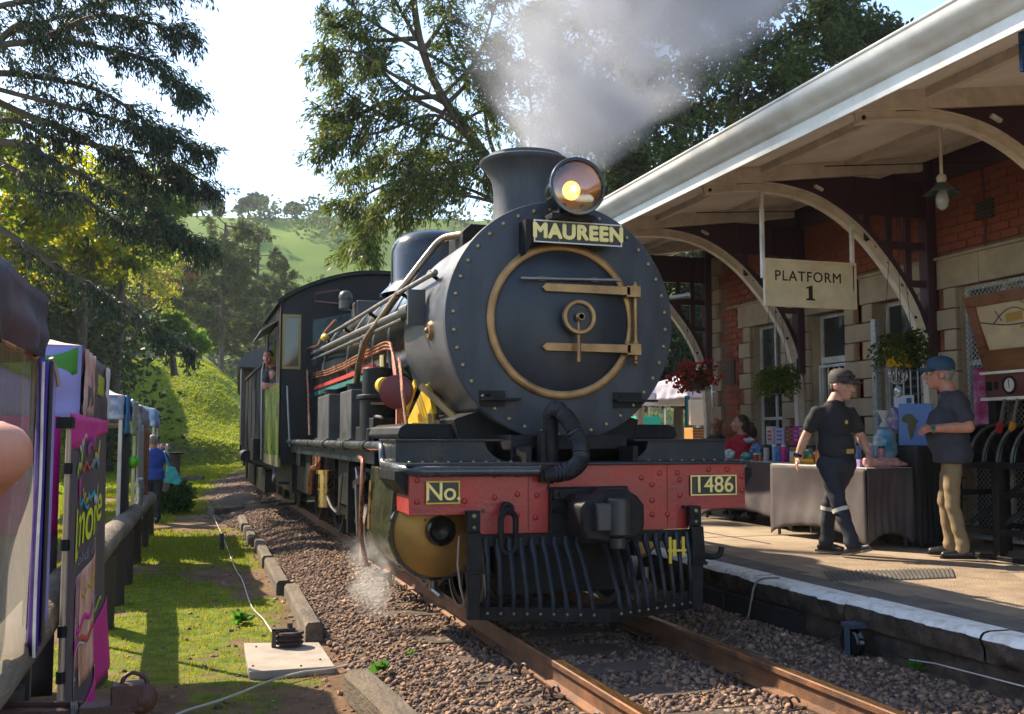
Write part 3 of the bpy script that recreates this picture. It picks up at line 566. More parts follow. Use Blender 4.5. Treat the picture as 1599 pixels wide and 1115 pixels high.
# coupler
cp = part('coupler', ironM, loco, lambda b: (b.box((-.28, -.05, .60), (.30, .0, .945)), b.box((-.27, -.09, .78), (.29, -.05, .80)), b.box((-.27, -.10, .86), (.0, -.05, .935)), b.box((-.17, -.24, .62), (.16, -.05, .90))), None, .012)
part('coupler_head', ironM, cp, lambda b: b.prism([(-.16, .62), (-.21, .70), (-.21, .84), (-.15, .89), (-.05, .91), (.0, .945), (.1, .945), (.19, .90), (.24, .84), (.24, .70), (.20, .63), (.0, .60)], (0, -.44, 0), (1, 0, 0), (0, 0, 1), (0, .24, 0)), 40, .018)
part('knuckle', M('knuckle_iron', (.04, .04, .042), .42, metal=.4, var=.3), cp, lambda b: (b.cyl((.04, -.47, .65), (.04, -.47, .89), .075, n=20), b.box((-.12, -.50, .68), (.04, -.42, .86)), b.cyl((.04, -.45, .56), (.04, -.45, .64), .05, n=14)), 40, .01)
part('cable', ironM, cp, lambda b: b.tube([(.2, -.42, .82), (.3, -.2, .74), (.42, -.02, .66)], .006, 6))
for x, z in ((-.22, .9), (-.17, .865), (.26, .9)): part('bolt', ironM, cp, lambda b: b.cyl((x, -.12, z), (x, -.05, z), .022, n=8))
# chain link hanging on the left
chn = part('safety_chain', ironM, loco, lambda b: (b.tube(arc((-.59, -.06, .80), (1, 0, 0), (0, 0, 1), .035, -1, 4.2, 12), .018, 8), b.tube([(-.59, 0.02, .83), (-.59, -.06, .835)], .02, 8)))
def chain_link(b, c, h, w_, r, up=(0, 0, 1), sd=(1, 0, 0)):
    c, up, sd = Vector(c), Vector(up), Vector(sd)
    pts = [c + up * (h * .5) + (sd * math.cos(a) + up * math.sin(a)) * w_ for a in np.linspace(0, math.pi, 8)] + [c - up * (h * .5) - (sd * math.cos(a) + up * math.sin(a)) * w_ for a in np.linspace(0, math.pi, 8)]
    b.tube(pts, r, 8, closed=True)
part('chain_link', ironM, chn, lambda b: chain_link(b, (-.595, -.1, .655), .17, .052, .021))
# cowcatcher
cc = part('cowcatcher', ironM, loco, lambda b: (b.prism([(-.80, .56), (.78, .56), (.78, .635), (-.80, .635)], (0, -.06, 0), (1, 0, 0), (0, 0, 1), (0, .05, 0)),), None, .004)
def bot(x): return Vector((x, -.42 + .34 * abs(x) / .8, .135))
part('bottom_plate', ironM, cc, lambda b: [b.add([bot(xa) + Vector((0, 0, -.045)), bot(xb) + Vector((0, 0, -.045)), bot(xb) + Vector((0, 0, .04)), bot(xa) + Vector((0, 0, .04)), bot(xa) + Vector((0, .03, -.045)), bot(xb) + Vector((0, .03, -.045)), bot(xb) + Vector((0, .14, .05)), bot(xa) + Vector((0, .14, .05))], [(0, 1, 2, 3), (3, 2, 6, 7), (4, 7, 6, 5), (0, 4, 5, 1), (0, 3, 7, 4), (1, 5, 6, 2)]) for xa, xb in ((-.83, 0), (0, .81))], None)
for i, x in enumerate(list(np.linspace(-.74, -.10, 9)) + list(np.linspace(.09, .73, 9))):
    e = bot(x * 1.0 + .0) + Vector((0, .03, .03)); top = Vector((x, -.075, .565))
    bar = part('bar', deckM, cc, lambda b: b.tube([top + Vector((0, 0, .05)), top, top + (e - top) * .25 + Vector((0, -.035, 0)), top + (e - top) * .8 + Vector((0, -.05, 0)), e + Vector((0, -.02, .0)), e + Vector((0, 0, -.03))], [.02, .026, .017, .015, .017, .024], 8))
    link('rivet', rvm, bar, (x, -.064, .60), None, .8); link('rivet', rvm, bar, bot(x) + Vector((0, -.006, 0)), None, .6)
for sx in (-1, 1):
    xx = -.83 if sx < 0 else .79
    part('corner_post', ironM, cc, lambda b: (b.box((xx - .045, -.10, .66), (xx + .045, -.03, .80)), b.prism([(-.045, .66), (.045, .66), (.06, .42), (.04, .40), (.03, .10), (-.05, .10), (-.045, .4)], (xx, -.13, 0), (1, 0, 0), (0, 0, 1), (0, .055, 0)), b.box((xx - .06, -.16, .395), (xx + .06, -.07, .42))), None, .006)
    part('post_bolt', rivetM, cc, lambda b: (b.sphere((xx, -.104, .765), .018, 8, 6), b.sphere((xx, -.104, .69), .014, 8, 6)))
part('hook', ironM, cc, lambda b: b.tube(fillet([(.80, -.10, .47), (.90, -.11, .44), (.97, -.11, .45), (.985, -.11, .51)], .05), [.03] * 8 + [.026] * 4 + [.02] * 2 if False else .022, 8))
part('yellow_clip', yelM, cc, lambda b: (b.box((.56, -.2, .47), (.585, -.19, .58)), b.box((.53, -.2, .42), (.55, -.19, .60)), b.box((.52, -.205, .50), (.66, -.195, .515)), b.box((.63, -.2, .47), (.65, -.19, .60))), None)
for px, s in ((.0, 1), (.17, 1)):
    part('hanging_strap', M('strap_tan', (.35, .24, .17), .5, var=.1), cc, lambda b: b.tube([(-.905 + px * .9, .0, .63), (-.92 + px, -.02, .45), (-.905 + px, -.04, .3), (-.87 + px * .9, -.03, .18)], .012, 6, sq=.5))
# vacuum hose
vh = part('vacuum_standpipe', ironM, loco, lambda b: (b.cyl((-.2, .16, 1.1), (-.2, .16, 1.46), .055), b.box((-.29, .12, 1.1), (-.25, .2, 1.33))), 40, .004)
hpts = fillet([(-.2, .14, 1.45), (-.19, .07, 1.49), (-.12, .0, 1.40), (-.05, -.04, 1.24), (-.06, -.07, 1.12), (-.14, -.08, 1.055), (-.27, -.07, 1.03)], .12, 8)
part('hose', hoseM, vh, lambda b: b.tube([Vector(hpts[0]).lerp(Vector(hpts[0]), 0)] + [p for p in hpts[1:]], .052, 14))
seg = 0
def ribs(b):
    acc = 0; last = None
    for i in range(1, len(hpts)):
        a, c = Vector(hpts[i - 1]), Vector(hpts[i]); L_ = (c - a).length; k = max(1, int(L_ / .028))
        for j in range(k):
            p_ = a.lerp(c, j / k); b.torus(p_, (c - a), .053, .010, 14, 5)
part('hose_rib', hoseM, vh, ribs)
part('hose_coupling', ironM, vh, lambda b: (b.cyl((-.27, -.07, 1.03), (-.34, -.07, 1.03), .06, .05), b.box((-.36, -.09, .98), (-.32, -.04, 1.1)), b.tube([(-.3, -.1, 1.0), (-.32, -.1, .93)], .008, 6)))
# cylinders
for sx in (-1, 1):
    cx_, cz_, cr = (-.955, .625, .335) if sx < 0 else (.70, .60, .29); yo = 0 if sx < 0 else .42; rs_ = 1 if sx < 0 else .85
    pol = [(cx_ + sx * cr * math.cos(a), cz_ + cr * math.sin(a)) for a in np.linspace(.0, -math.pi, 24)] + [(cx_ - sx * .25, 1.05), (cx_ + sx * .30, 1.06)]
    cy = part('cylinder', M('cylinder_cladding', (.045, .05, .03), .25, metal=.5, var=.3, scale=5, coat=.2), loco, lambda b: b.prism(pol, (0, .43 + yo, 0), (1, 0, 0), (0, 0, 1), (0, .95, 0)), 30, .008)
    part('cover', goldM, cy, lambda b: b.lathe([(.09, .028), (.3 * rs_, .024), (.312 * rs_, .015), (.312 * rs_, -.01)], (cx_, .41 + yo, cz_), F, 56))
    part('cover_rim', blackM, cy, lambda b: b.lathe([(.313 * rs_, -.02), (.313 * rs_, .012), (.338 * rs_, .012), (.345 * rs_, -.02)], (cx_, .42 + yo, cz_), F, 56))
    part('piston_boss', blackM, cy, lambda b: b.lathe([(.001, .045), (.06, .05), (.085, .09), (.102, .085), (.105, .02)], (cx_ + (.01 if sx < 0 else 0), .41 + yo, cz_ + .01), F, 36))
    for a in (.9, 2.4, 5.2): part('bolt', steelM, cy, lambda b: b.sphere((cx_ + .125 * math.cos(a), .38 + yo, cz_ + .125 * math.sin(a)), .009, 8, 6))
    if sx < 0: part('brass_strip', brassM, cy, lambda b: b.add([(sx * 1.293, 1.24, .58), (sx * 1.293, 1.34, .58), (sx * 1.276, 1.34, .95), (sx * 1.276, 1.24, .95)], [(0, 1, 2, 3)]), None)
    part('drain_cock', steelM, cy, lambda b: (b.cyl((cx_, .55, .30), (cx_, .55, .2), .025), b.tube([(cx_, .55, .21), (cx_ - sx * .03, .4, .18)], .02, 8)))
    if sx < 0: part('steam_pipe', copperM, cy, lambda b: b.tube(fillet([(sx * 1.27, 1.9, 1.12), (sx * 1.3, 1.5, 1.1), (sx * 1.32, 1.43, .9), (sx * 1.33, 1.4, .5), (sx * 1.28, 1.38, .28)], .1), .018, 8))
    sb = part('slide_bar', steelM, loco, lambda b: (b.box((cx_ - .06, 1.4, .70), (cx_ + .06, 3.0, .76)), b.box((cx_ - .06, 1.4, .47), (cx_ + .06, 3.0, .52)), b.cyl((cx_, 1.38, .62), (cx_, 2.3, .62), .035)), None, .005)
    part('crosshead', steelM, sb, lambda b: b.box((cx_ - .08, 2.1, .5), (cx_ + .08, 2.5, .73)), None, .01)
    part('connecting_rod', steelM, sb, lambda b: b.bar((cx_, 2.4, .62), (cx_, 4.6, .45), .05, .11), None, .008)
    cr_ = part('coupling_rod', steelM, loco, lambda b: (b.bar((sx * .82, 3.2, .42), (sx * .82, 7.4, .42), .05, .10), [b.cyl((sx * .78, y, .42), (sx * .88, y, .42), .085, n=16) for y in (3.2, 4.6, 6.0, 7.4)]), None, .006)
    part('motion_bracket', ironM, loco, lambda b: (b.box((sx * 1.2, 2.95, .4), (sx * .75, 3.02, 1.07)), b.box((sx * 1.14, 2.5, .62), (sx * 1.1, 3.6, .95)), b.box((sx * 1.1, 3.7, .6), (sx * 1.03, 4.3, 1.2)), b.box((sx * 1.05, 5.0, .5), (sx * .98, 6.4, 1.2)), b.bar((sx * 1.15, 2.2, .95), (sx * 1.15, 3.3, .78), .03, .07), b.bar((sx * 1.12, 1.5, .98), (sx * 1.12, 3.9, 1.0), .03, .05)), None, .006)
    part('expansion_link', steelM, loco, lambda b: (b.tube(arc((sx * 1.12, 3.05, .75), (0, 1, 0), (0, 0, 1), .3, 2.2, 4.1, 10), .03, 8), b.bar((sx * 1.16, 2.6, .42), (sx * 1.16, 2.72, .85), .02, .06, (0, 1, 0))), None)
    part('step_plate', M('step_edge', (.45, .38, .31), .4, metal=.3), loco, lambda b: (b.box((sx * 1.18, 2.32, .2), (sx * 1.14, 2.36, .52)), b.bar((sx * 1.16, 2.34, .52), (sx * 1.1, 2.5, .68), .03, .03)), None)
    part('lubricator', brassM, loco, lambda b: (b.cyl((sx * 1.17, 4.75, .52), (sx * 1.17, 4.75, .88), .085, n=18), b.cyl((sx * 1.17, 4.75, .88), (sx * 1.17, 4.75, .92), .11, n=18), b.cyl((sx * 1.17, 4.75, .7), (sx * 1.17, 4.75, .72), .095, n=18)))
    part('feed_pipe', steelM, loco, lambda b: b.tube(fillet([(sx * 1.17, 4.7, .66), (sx * 1.18, 4.2, .55), (sx * 1.18, 3.7, .52), (sx * 1.16, 3.6, .9)], .15), .013, 6))
    part('injector', copperM, loco, lambda b: (b.tube(fillet([(sx * 1.16, 5.3, 1.1), (sx * 1.18, 5.3, .95), (sx * 1.18, 6.0, .9), (sx * 1.16, 6.3, .6)], .1), .035, 10), b.cyl((sx * 1.15, 5.6, .9), (sx * 1.15, 5.6, 1.15), .07)))
    part('ash_box', ironM, loco, lambda b: (b.box((sx * 1.15, 6.4, .55), (sx * .6, 8.0, 1.22)), b.box((sx * 1.22, 7.0, .9), (sx * 1.1, 7.5, 1.15))), None, .01)
    # wheels
    for y, r_ in ((.95, .36), (2.15, .36), (3.2, .62), (4.6, .62), (6.0, .62), (7.4, .62), (9.6, .42)):
        def wheel(b, y=y, r_=r_):
            b.lathe([(r_ - .09, -.05), (r_ - .02, -.06), (r_ - .02, .05), (r_ - .09, .05), (r_ - .09, -.05)], (sx * .6, y, r_), (sx, 0, 0), 40); b.cyl((sx * .52, y, r_), (sx * .70, y, r_), .1 if r_ > .5 else .07, n=18)
            for q in range(12 if r_ > .5 else 8):
                a = 2 * math.pi * q / (12 if r_ > .5 else 8) + .2; b.bar((sx * .6, y, r_), (sx * .6, y + (r_ - .06) * math.cos(a), r_ + (r_ - .06) * math.sin(a)), .05, .05, (1, 0, 0))
        wh = part('wheel', ironM, loco, wheel)
        part('tyre', steelM, wh, lambda b: b.lathe([(r_ - .03, -.065), (r_ + .022, -.065), (r_ + .02, -.045), (r_, -.035), (r_ - .003, .06), (r_ - .03, .06)], (sx * .6, y, r_ + .002), (sx, 0, 0), 48))
    part('frame_plate', ironM, loco, lambda b: b.box((sx * .42, .05, .45), (sx * .38, 10.6, 1.22)), None)
part('axle', ironM, loco, lambda b: [b.cyl((-.6, y, r_), (.6, y, r_), .07, n=12) for y, r_ in ((.95, .36), (2.15, .36), (3.2, .62), (4.6, .62), (6.0, .62), (7.4, .62), (9.6, .42))])
part('added_bogie_plate', ironM, loco, lambda b: (b.box((-.5, .42, .16), (.5, .50, .62)), b.box((-.5, .50, .30), (-.44, 2.6, .55)), b.box((.44, .50, .30), (.5, 2.6, .55))), None, .01)  # front plate added to hide the wheels and darken behind the bars
part('frame_stretcher', ironM, loco, lambda b: (b.box((-.4, .04, .62), (.4, .1, 1.1)), b.box((-.38, .3, .9), (.38, 8, 1.2))), None)
# cab
cabM = M('cab_black', (.006, .008, .010), .4, var=.3, scale=3, col2=(.012, .014, .017), s2=2, spec=.2)
CW, CY0, CY1 = 1.40, 8.1, 10.9
roofp = [(x, 3.18 + .5 * math.cos(x / 1.47 * math.pi / 2) ** .8) for x in np.linspace(-1.46, 1.46, 25)]
part('cab_front', cabM, loco, lambda b: b.prism([(-CW, 1.0), (-CW, 3.15)] + [(x * .955, z - .03) for x, z in roofp] + [(CW, 3.15), (CW, 1.0)], (0, CY0, 0), (1, 0, 0), (0, 0, 1), (0, .03, 0)), None)
rf = part('cab_roof', cabM, loco, lambda b: b.prism(roofp + [(x, z - .035) for x, z in roofp[::-1]], (0, CY0 - .12, 0), (1, 0, 0), (0, 0, 1), (0, CY1 - CY0 + .5, 0)), 30)
part('roof_rib', ironM, rf, lambda b: b.prism([(x, z + .02) for x, z in roofp] + [(x, z - .001) for x, z in roofp[::-1]], (0, CY0 - .1, 0), (1, 0, 0), (0, 0, 1), (0, .04, 0)), 30)
for sx in (-1, 1):
    cs = part('cab_side', greenM, loco, lambda b: (b.box((sx * CW, CY0 + .03, 1.02), (sx * (CW - .03), CY0 + .42, 2.06)), b.box((sx * (CW + .004), CY0 + .46, 1.02), (sx * (CW - .03), CY1, 2.06))), None, .004)
    part('sill_plate', M('sill_olive', (.16, .15, .07), .4, metal=.2), cs, lambda b: b.box((sx * (CW + .006), CY0 + .03, .86), (sx * (CW - .03), CY1, 1.015)), None)
    part('corner_beading', M('cab_brown', (.14, .085, .055), .4), cs, lambda b: (b.box((sx * (CW + .01), CY0 + .0, 1.02), (sx * (CW - .02), CY0 + .025, 3.15)), b.box((sx * (CW + .01), CY0 + .45, 2.06), (sx * (CW - .03), CY0 + .5, 3.1)), b.box((sx * (CW + .0), CY1 - .05, 1.02), (sx * (CW - .03), CY1, 3.15))), None)
    part('cab_upper_side', cabM, cs, lambda b: (b.box((sx * CW, CY0 + .03, 2.95), (sx * (CW - .025), CY1, 3.2)), b.box((sx * CW, CY0 + .03, 2.06), (sx * (CW - .025), CY0 + .45, 2.95)), b.box((sx * CW, CY1 - .35, 2.06), (sx * (CW - .025), CY1 - .05, 2.95))), None)
    part('window_visor', M('visor_grey', (.2, .18, .165), .45, var=.2), cs, lambda b: b.add([(sx * CW, CY0 + .4, 3.0), (sx * CW, CY1 - .4, 3.0), (sx * (CW + .24), CY1 - .4, 2.84), (sx * (CW + .24), CY0 + .4, 2.84), (sx * CW, CY0 + .4, 2.975), (sx * CW, CY1 - .4, 2.975), (sx * (CW + .24), CY1 - .4, 2.815), (sx * (CW + .24), CY0 + .4, 2.815)], [(0, 1, 2, 3), (4, 7, 6, 5), (0, 3, 7, 4), (3, 2, 6, 7), (2, 1, 5, 6)]), None)
    part('cab_step', ironM, loco, lambda b: (b.box((sx * 1.35, CY0 + .5, .3), (sx * 1.1, CY0 + .9, .33)), b.box((sx * 1.35, CY0 + .5, .6), (sx * 1.1, CY0 + .9, .63)), b.box((sx * 1.12, CY0 + .5, .3), (sx * 1.1, CY0 + .9, 1.0))), None)
    w1 = part('front_window', glassM, loco, lambda b: b.box((sx * 1.36, CY0 - .012, 2.28), (sx * 1.14, CY0 - .004, 2.98)), None)
    part('window_frame', M('dull_brass', (.20, .15, .05), .45, metal=.5, var=.2), w1, lambda b: (b.box((sx * 1.38, CY0 - .03, 2.24), (sx * 1.35, CY0 - .002, 3.02)), b.box((sx * 1.15, CY0 - .03, 2.24), (sx * 1.12, CY0 - .002, 3.02)), b.box((sx * 1.35, CY0 - .03, 2.24), (sx * 1.15, CY0 - .002, 2.28)), b.box((sx * 1.35, CY0 - .03, 2.98), (sx * 1.15, CY0 - .002, 3.02))), None)
    part('front_rail', steelM, loco, lambda b: b.cyl((sx * 1.27, CY0 - .25, 1.15), (sx * 1.30, CY0 - .05, 2.0), .016, n=8))
    part('roof_vent', M('vent_rim', (.16, .09, .07), .5), loco, lambda b: b.tube([(sx * .94, CY0 - .01, 3.22), (sx * .92, CY0 - .01, 3.33), (sx * .6, CY0 - .01, 3.40), (sx * .57, CY0 - .01, 3.38), (sx * .57, CY0 - .01, 3.22), (sx * .6, CY0 - .01, 3.2)], .014, 8, closed=True))
    part('spectacle_plate', M('cab_blue_sheet', (.03, .055, .06), .3, metal=.3), loco, lambda b: b.prism([(.95, 2.3), (.95, 2.95), (.3, 3.1), (.3, 2.3)], (0, CY0 - .004, 0), (sx, 0, 0), (0, 0, 1), (0, .003, 0)), None)
part('cab_floor', ironM, loco, lambda b: (b.box((-1.36, CY0, .9), (1.36, CY1 + .4, 1.0)), b.box((-1.2, CY0 + .1, .5), (1.2, CY1, .9))), None)
part('cab_back', cabM, loco, lambda b: b.box((-1.0, CY1 - .03, 1.0), (1.0, CY1, 3.3)), None)
# ---- tender
tn = thing('tender', 'dark bogie tender coupled behind the locomotive cab', 'tender', (0, 11.4, 0))
part('tank', M('tender_blue_black', (.006, .008, .014), .6, var=.3, scale=3, spec=.06), tn, lambda b: (b.box((-1.36, 11.5, .85), (1.36, 17.6, 2.25)), b.box((-1.36, 11.5, 2.25), (-1.33, 17.6, 2.6)), b.box((1.33, 11.5, 2.25), (1.36, 17.6, 2.6))), None, .01)
part('front_plate', greenM, tn, lambda b: b.prism([(-1.36, 2.25), (-.9, 2.25), (-.9, 3.0), (-1.1, 3.0), (-1.36, 2.7)], (0, 11.5, 0), (1, 0, 0), (0, 0, 1), (0, .03, 0)), None)
part('grab_rail', steelM, tn, lambda b: b.tube(fillet([(-1.40, 11.45, .9), (-1.42, 11.45, 2.4), (-1.36, 11.8, 2.6)], .2), .022, 8))
for y in (12.6, 13.9, 15.2, 16.5):
    part('seam_strip', ironM, tn, lambda b: b.box((-1.372, y, .87), (-1.36, y + .06, 2.58)), None)
part('top_rail', ironM, tn, lambda b: b.box((-1.385, 11.5, 2.56), (-1.355, 17.6, 2.62)), None)
part('tool_box', ironM, tn, lambda b: b.box((-1.5, 12.2, .86), (-1.365, 13.0, 1.25)), None, .01)
part('air_reservoir', ironM, tn, lambda b: b.cyl((-1.49, 14.2, .9), (-1.49, 15.4, .9), .12))
part('feed_hose', hoseM, tn, lambda b: b.tube(fillet([(-1.15, 11.5, .8), (-1.2, 11.2, .5), (-1.15, 10.9, .7)], .15), .05, 8))
part('coal', M('coal', (.01, .01, .011), .5, var=.4, scale=20, bump=1, bscale=15), tn, lambda b: b.grid(lambda u, v: (-1.3 + 2.6 * u, 12 + 5.4 * v, 2.3 + .55 * math.sin(math.pi * u) * math.sin(math.pi * min(1, v * 1.3 + .1)) ** .5 + .1 * noise.noise((u * 9, v * 14, 0))), 16, 24), 40)
part('underframe', ironM, tn, lambda b: (b.box((-1.15, 11.5, .6), (1.15, 17.7, .85)), b.box((-1.3, 12, .3), (-1.1, 14.2, .7)), b.box((-1.3, 15, .3), (-1.1, 17.2, .7))), None)
for y in (12.4, 13.8, 15.4, 16.8):
    for sx in (-1, 1): part('wheel', ironM, tn, lambda b: b.lathe([(.05, .04), (.36, .05), (.42, .05), (.42, -.05), (.445, -.06)], (sx * .62, y, .425), (sx, 0, 0), 28))
# ---- passenger coaches on the curve behind
coachM = M('coach_brown', (.045, .022, .018), .5, var=.25, scale=3)
for ci in range(2):
    y0 = 18.6 + ci * 17.2; L_ = 16.4; ya, yb = y0, y0 + L_; ang = math.atan2(float(trx(yb)) - float(trx(ya)), yb - ya)
    co = thing('passenger_coach', ['dark wooden passenger coach with open end balcony behind the tender', 'second dark wooden passenger coach, behind the first coach'][ci], 'coach', (float(trx(ya)), ya, 0), -ang)
    LOCAL[0] = True
    part('body', coachM, co, lambda b: b.box((-1.38, .9, .95), (1.38, L_, 3.0)), None, .02)
    part('roof', M('coach_roof', (.05, .052, .058), .5, var=.2), co, lambda b: b.prism([(-1.5, 2.95), (-1.5, 3.02)] + [(1.5 * math.sin(a), 3.0 + .55 * math.cos(a)) for a in np.linspace(-1.5, 1.5, 15)] + [(1.5, 3.02), (1.5, 2.95)], (0, 0, 0), (1, 0, 0), (0, 0, 1), (0, L_, 0)), 30)
    part('end_balcony', ironM, co, lambda b: (b.box((-1.3, .0, .95), (1.3, .9, 1.02)), b.box((-1.3, .0, 1.9), (1.3, .04, 1.95)), [b.box((x - .02, 0, 1), (x + .02, .04, 1.9)) for x in np.linspace(-1.25, 1.25, 9)], b.box((-1.42, .0, .95), (-1.38, .05, 3.0)), b.box((1.38, 0, .95), (1.42, .05, 3.0))), None)
    part('handrail', steelM, co, lambda b: b.cyl((-1.40, -.02, 1.1), (-1.42, -.02, 2.9), .02, n=8))
    part('brake_hose', copperM, co, lambda b: b.tube(fillet([(-.9, -.05, 1.0), (-.95, -.12, .7), (-.9, -.15, .35)], .1), .05, 8))
    part('underframe', ironM, co, lambda b: (b.box((-1.2, .1, .7), (1.2, L_, .95)), b.box((-1.25, 1.2, .25), (-1.05, 3.6, .65)), b.box((-1.25, L_ - 3.8, .25), (-1.05, L_ - 1.2, .65))), None)
    for j in range(8):
        for sx in (-1, 1):
            wo = part('window', glassM, co, lambda b: b.box((sx * 1.382, 1.6 + j * 1.8, 1.85), (sx * 1.388, 2.7 + j * 1.8, 2.65)), None)
            part('window_frame', M('coach_frame', (.16, .10, .07), .5), wo, lambda b: [b.box(*q) for q in (((sx * 1.382, 1.55 + j * 1.8, 1.8), (sx * 1.40, 2.75 + j * 1.8, 1.85)), ((sx * 1.382, 1.55 + j * 1.8, 2.65), (sx * 1.40, 2.75 + j * 1.8, 2.7)))], None)
    for y in (1.6, 3.2, L_ - 3.3, L_ - 1.7):
        for sx in (-1, 1): part('wheel', ironM, co, lambda b: b.lathe([(.05, .04), (.36, .05), (.42, .05), (.42, -.05), (.445, -.06)], (sx * .6, y, .43), (sx, 0, 0), 24))
    LOCAL[0] = False
# ================================================================== station building and canopy
WX = 5.0
brickM = M('red_brick', (.38, .105, .055), .85, var=.45, scale=5, col2=(.25, .07, .045), s2=3.5, bump=.5, bscale=60, spec=.25)
brick2M = M('orange_and_sunlit_brick', (.40, .135, .06), .85, var=.3, scale=5, col2=(.20, .065, .04), s2=3.5, bump=.5, bscale=60, spec=.25)
mortarM = M('mortar', (.20, .12, .085), .95, var=.25, scale=8, bump=.4, bscale=60)
stoneM = M('dressed_sandstone', (.45, .355, .24), .82, var=.14, scale=7, col2=(.36, .275, .18), s2=4, bump=.35, bscale=50)
creamM = M('cream_paint', (.72, .65, .55), .5, var=.12, scale=7, col2=(.55, .48, .39), s2=5, mix2=.35, bump=.12, bscale=40)
whiteP = M('white_paint', (.74, .71, .66), .45, var=.1, scale=8, col2=(.42, .40, .36), s2=5, mix2=.3)
maroonM = M('maroon_timber', (.05, .017, .033), .5, var=.3, scale=8, stretch=(1, 1, .2), bump=.15, bscale=40)
gutterM = M('gutter_white', (.68, .68, .67), .38, var=.08, scale=3, col2=(.52, .50, .47), s2=2.5, mix2=.3)
soffM = M('soffit_sheet', (.78, .75, .70), .6, var=.1, scale=2, col2=(.64, .60, .54), s2=1.5, mix2=.4)
bld = thing('station_building', 'red brick station building with sandstone quoins, doors and windows along the platform', 'building', (WX, 1, PZ))
OPEN = [(-3.9, -3.0), (-1.9, -1.0), (.95, 2.05), (2.62, 3.42), (3.95, 4.72), (5.36, 6.15)]
YE = 7.26; ZL0, ZL1, ZT = 2.85, 3.16, 4.75
edges = [-6.0] + [e for o in OPEN for e in o] + [YE]
for i in range(0, len(edges), 2):
    part('wall_pier', mortarM, bld, lambda b: b.box((WX + .02, edges[i], PZ - .1), (WX + .36, edges[i + 1], ZL0)), None)
part('wall_upper', mortarM, bld, lambda b: b.box((WX + .02, -6, ZL0), (WX + .36, YE, ZT)), None)
part('wall_end', mortarM, bld, lambda b: b.box((WX + .36, YE - .36, PZ - .1), (11, YE, ZT)), None)
part('wall_back', mortarM, bld, lambda b: (b.box((10.7, -6, PZ - .1), (11, YE - .36, ZT)), b.box((WX + .36, -6, PZ - .1), (10.7, -5.7, ZT))), None)
part('interior_floor', M('interior_dark', (.05, .04, .035), .9), bld, lambda b: b.box((WX + .36, -5.7, PZ + .002), (10.7, YE - .36, PZ + .02)), None)
mrf = part('main_roof', M('iron_roof', (.25, .25, .25), .5, metal=.3, var=.2), bld, lambda b: b.prism([(WX - .25, ZT), (8, 6.3), (11.3, ZT), (11.3, ZT + .06), (8, 6.36), (WX - .25, ZT + .06)], (0, -6.4, 0), (1, 0, 0), (0, 0, 1), (0, YE + 6.8, 0)), None)
part('gable', brickM, bld, lambda b: b.prism([(WX + .05, ZT), (10.95, ZT), (8, 6.25)], (0, YE - .3, 0), (1, 0, 0), (0, 0, 1), (0, .28, 0)), None)
def chbox(sx, sy, sz, c=.006, nm='stone_block', mat=stoneM):
    b = MB(); b.box((-sx / 2, -sy / 2, -sz / 2), (sx / 2, sy / 2, sz / 2)); me = b.mesh(nm, mat)
    bm = bmesh.new(); bm.from_mesh(me); bmesh.ops.bevel(bm, geom=bm.edges[:], offset=c, segments=1, affect='EDGES'); bm.to_mesh(me); bm.free(); return me
# quoins at every opening
CH = .2208; qL = chbox(.06, .30, CH - .012); qS = chbox(.06, .18, CH - .012)
occ = []                                       # stone-covered (y0, y1, z0, z1) on the facade
k = 0
for (o0, o1) in OPEN:
    for j in range(12):
        z0 = PZ + j * CH
        for side, yy in ((-1, o0), (1, o1)):
            lg = (j % 2 == 0); wd = .30 if lg else .18; y0, y1 = (yy - wd, yy) if side < 0 else (yy, yy + wd)
            link('stone_block', qL if lg else qS, bld, (WX - .012 + random.uniform(-.004, .004), (y0 + y1) / 2, z0 + CH / 2)); occ.append((y0, y1, z0, z0 + CH))
    a, c = o0 - .32, o1 + .32; n = 2 if c - a > 1.2 else 2; yy = a
    cuts = [a, a + (c - a) * .42, c] if k % 2 else [a, a + (c - a) * .62, c]
    for q in range(2):
        part('lintel_stone', stoneM, bld, lambda b: b.box((WX - .045, cuts[q] + .004, ZL0), (WX + .018, cuts[q + 1] - .004, ZL1)), None, .006)
    occ.append((a, c, ZL0, ZL1)); k += 1
    part('reveal', stoneM, bld, lambda b: (b.box((WX + .018, o0 - .005, PZ), (WX + .2, o0 + .012, ZL0)), b.box((WX + .018, o1 - .012, PZ), (WX + .2, o1 + .005, ZL0))), None)
part('drip_mould', stoneM, bld, lambda b: b.box((WX - .07, -6, ZL1), (WX + .018, 6.75, ZL1 + .03)), None, .006)
for j in range(19):                              # corner quoins at the far end
    z0 = PZ + j * CH; wd = .26 if j % 2 == 0 else .16
    if z0 + CH < ZT: link('stone_block', qL if j % 2 == 0 else qS, bld, (WX - .012, YE - wd / 2, z0 + CH / 2), None, (1, wd / (.3 if j % 2 == 0 else .18), 1)); occ.append((YE - wd, YE, z0, z0 + CH))
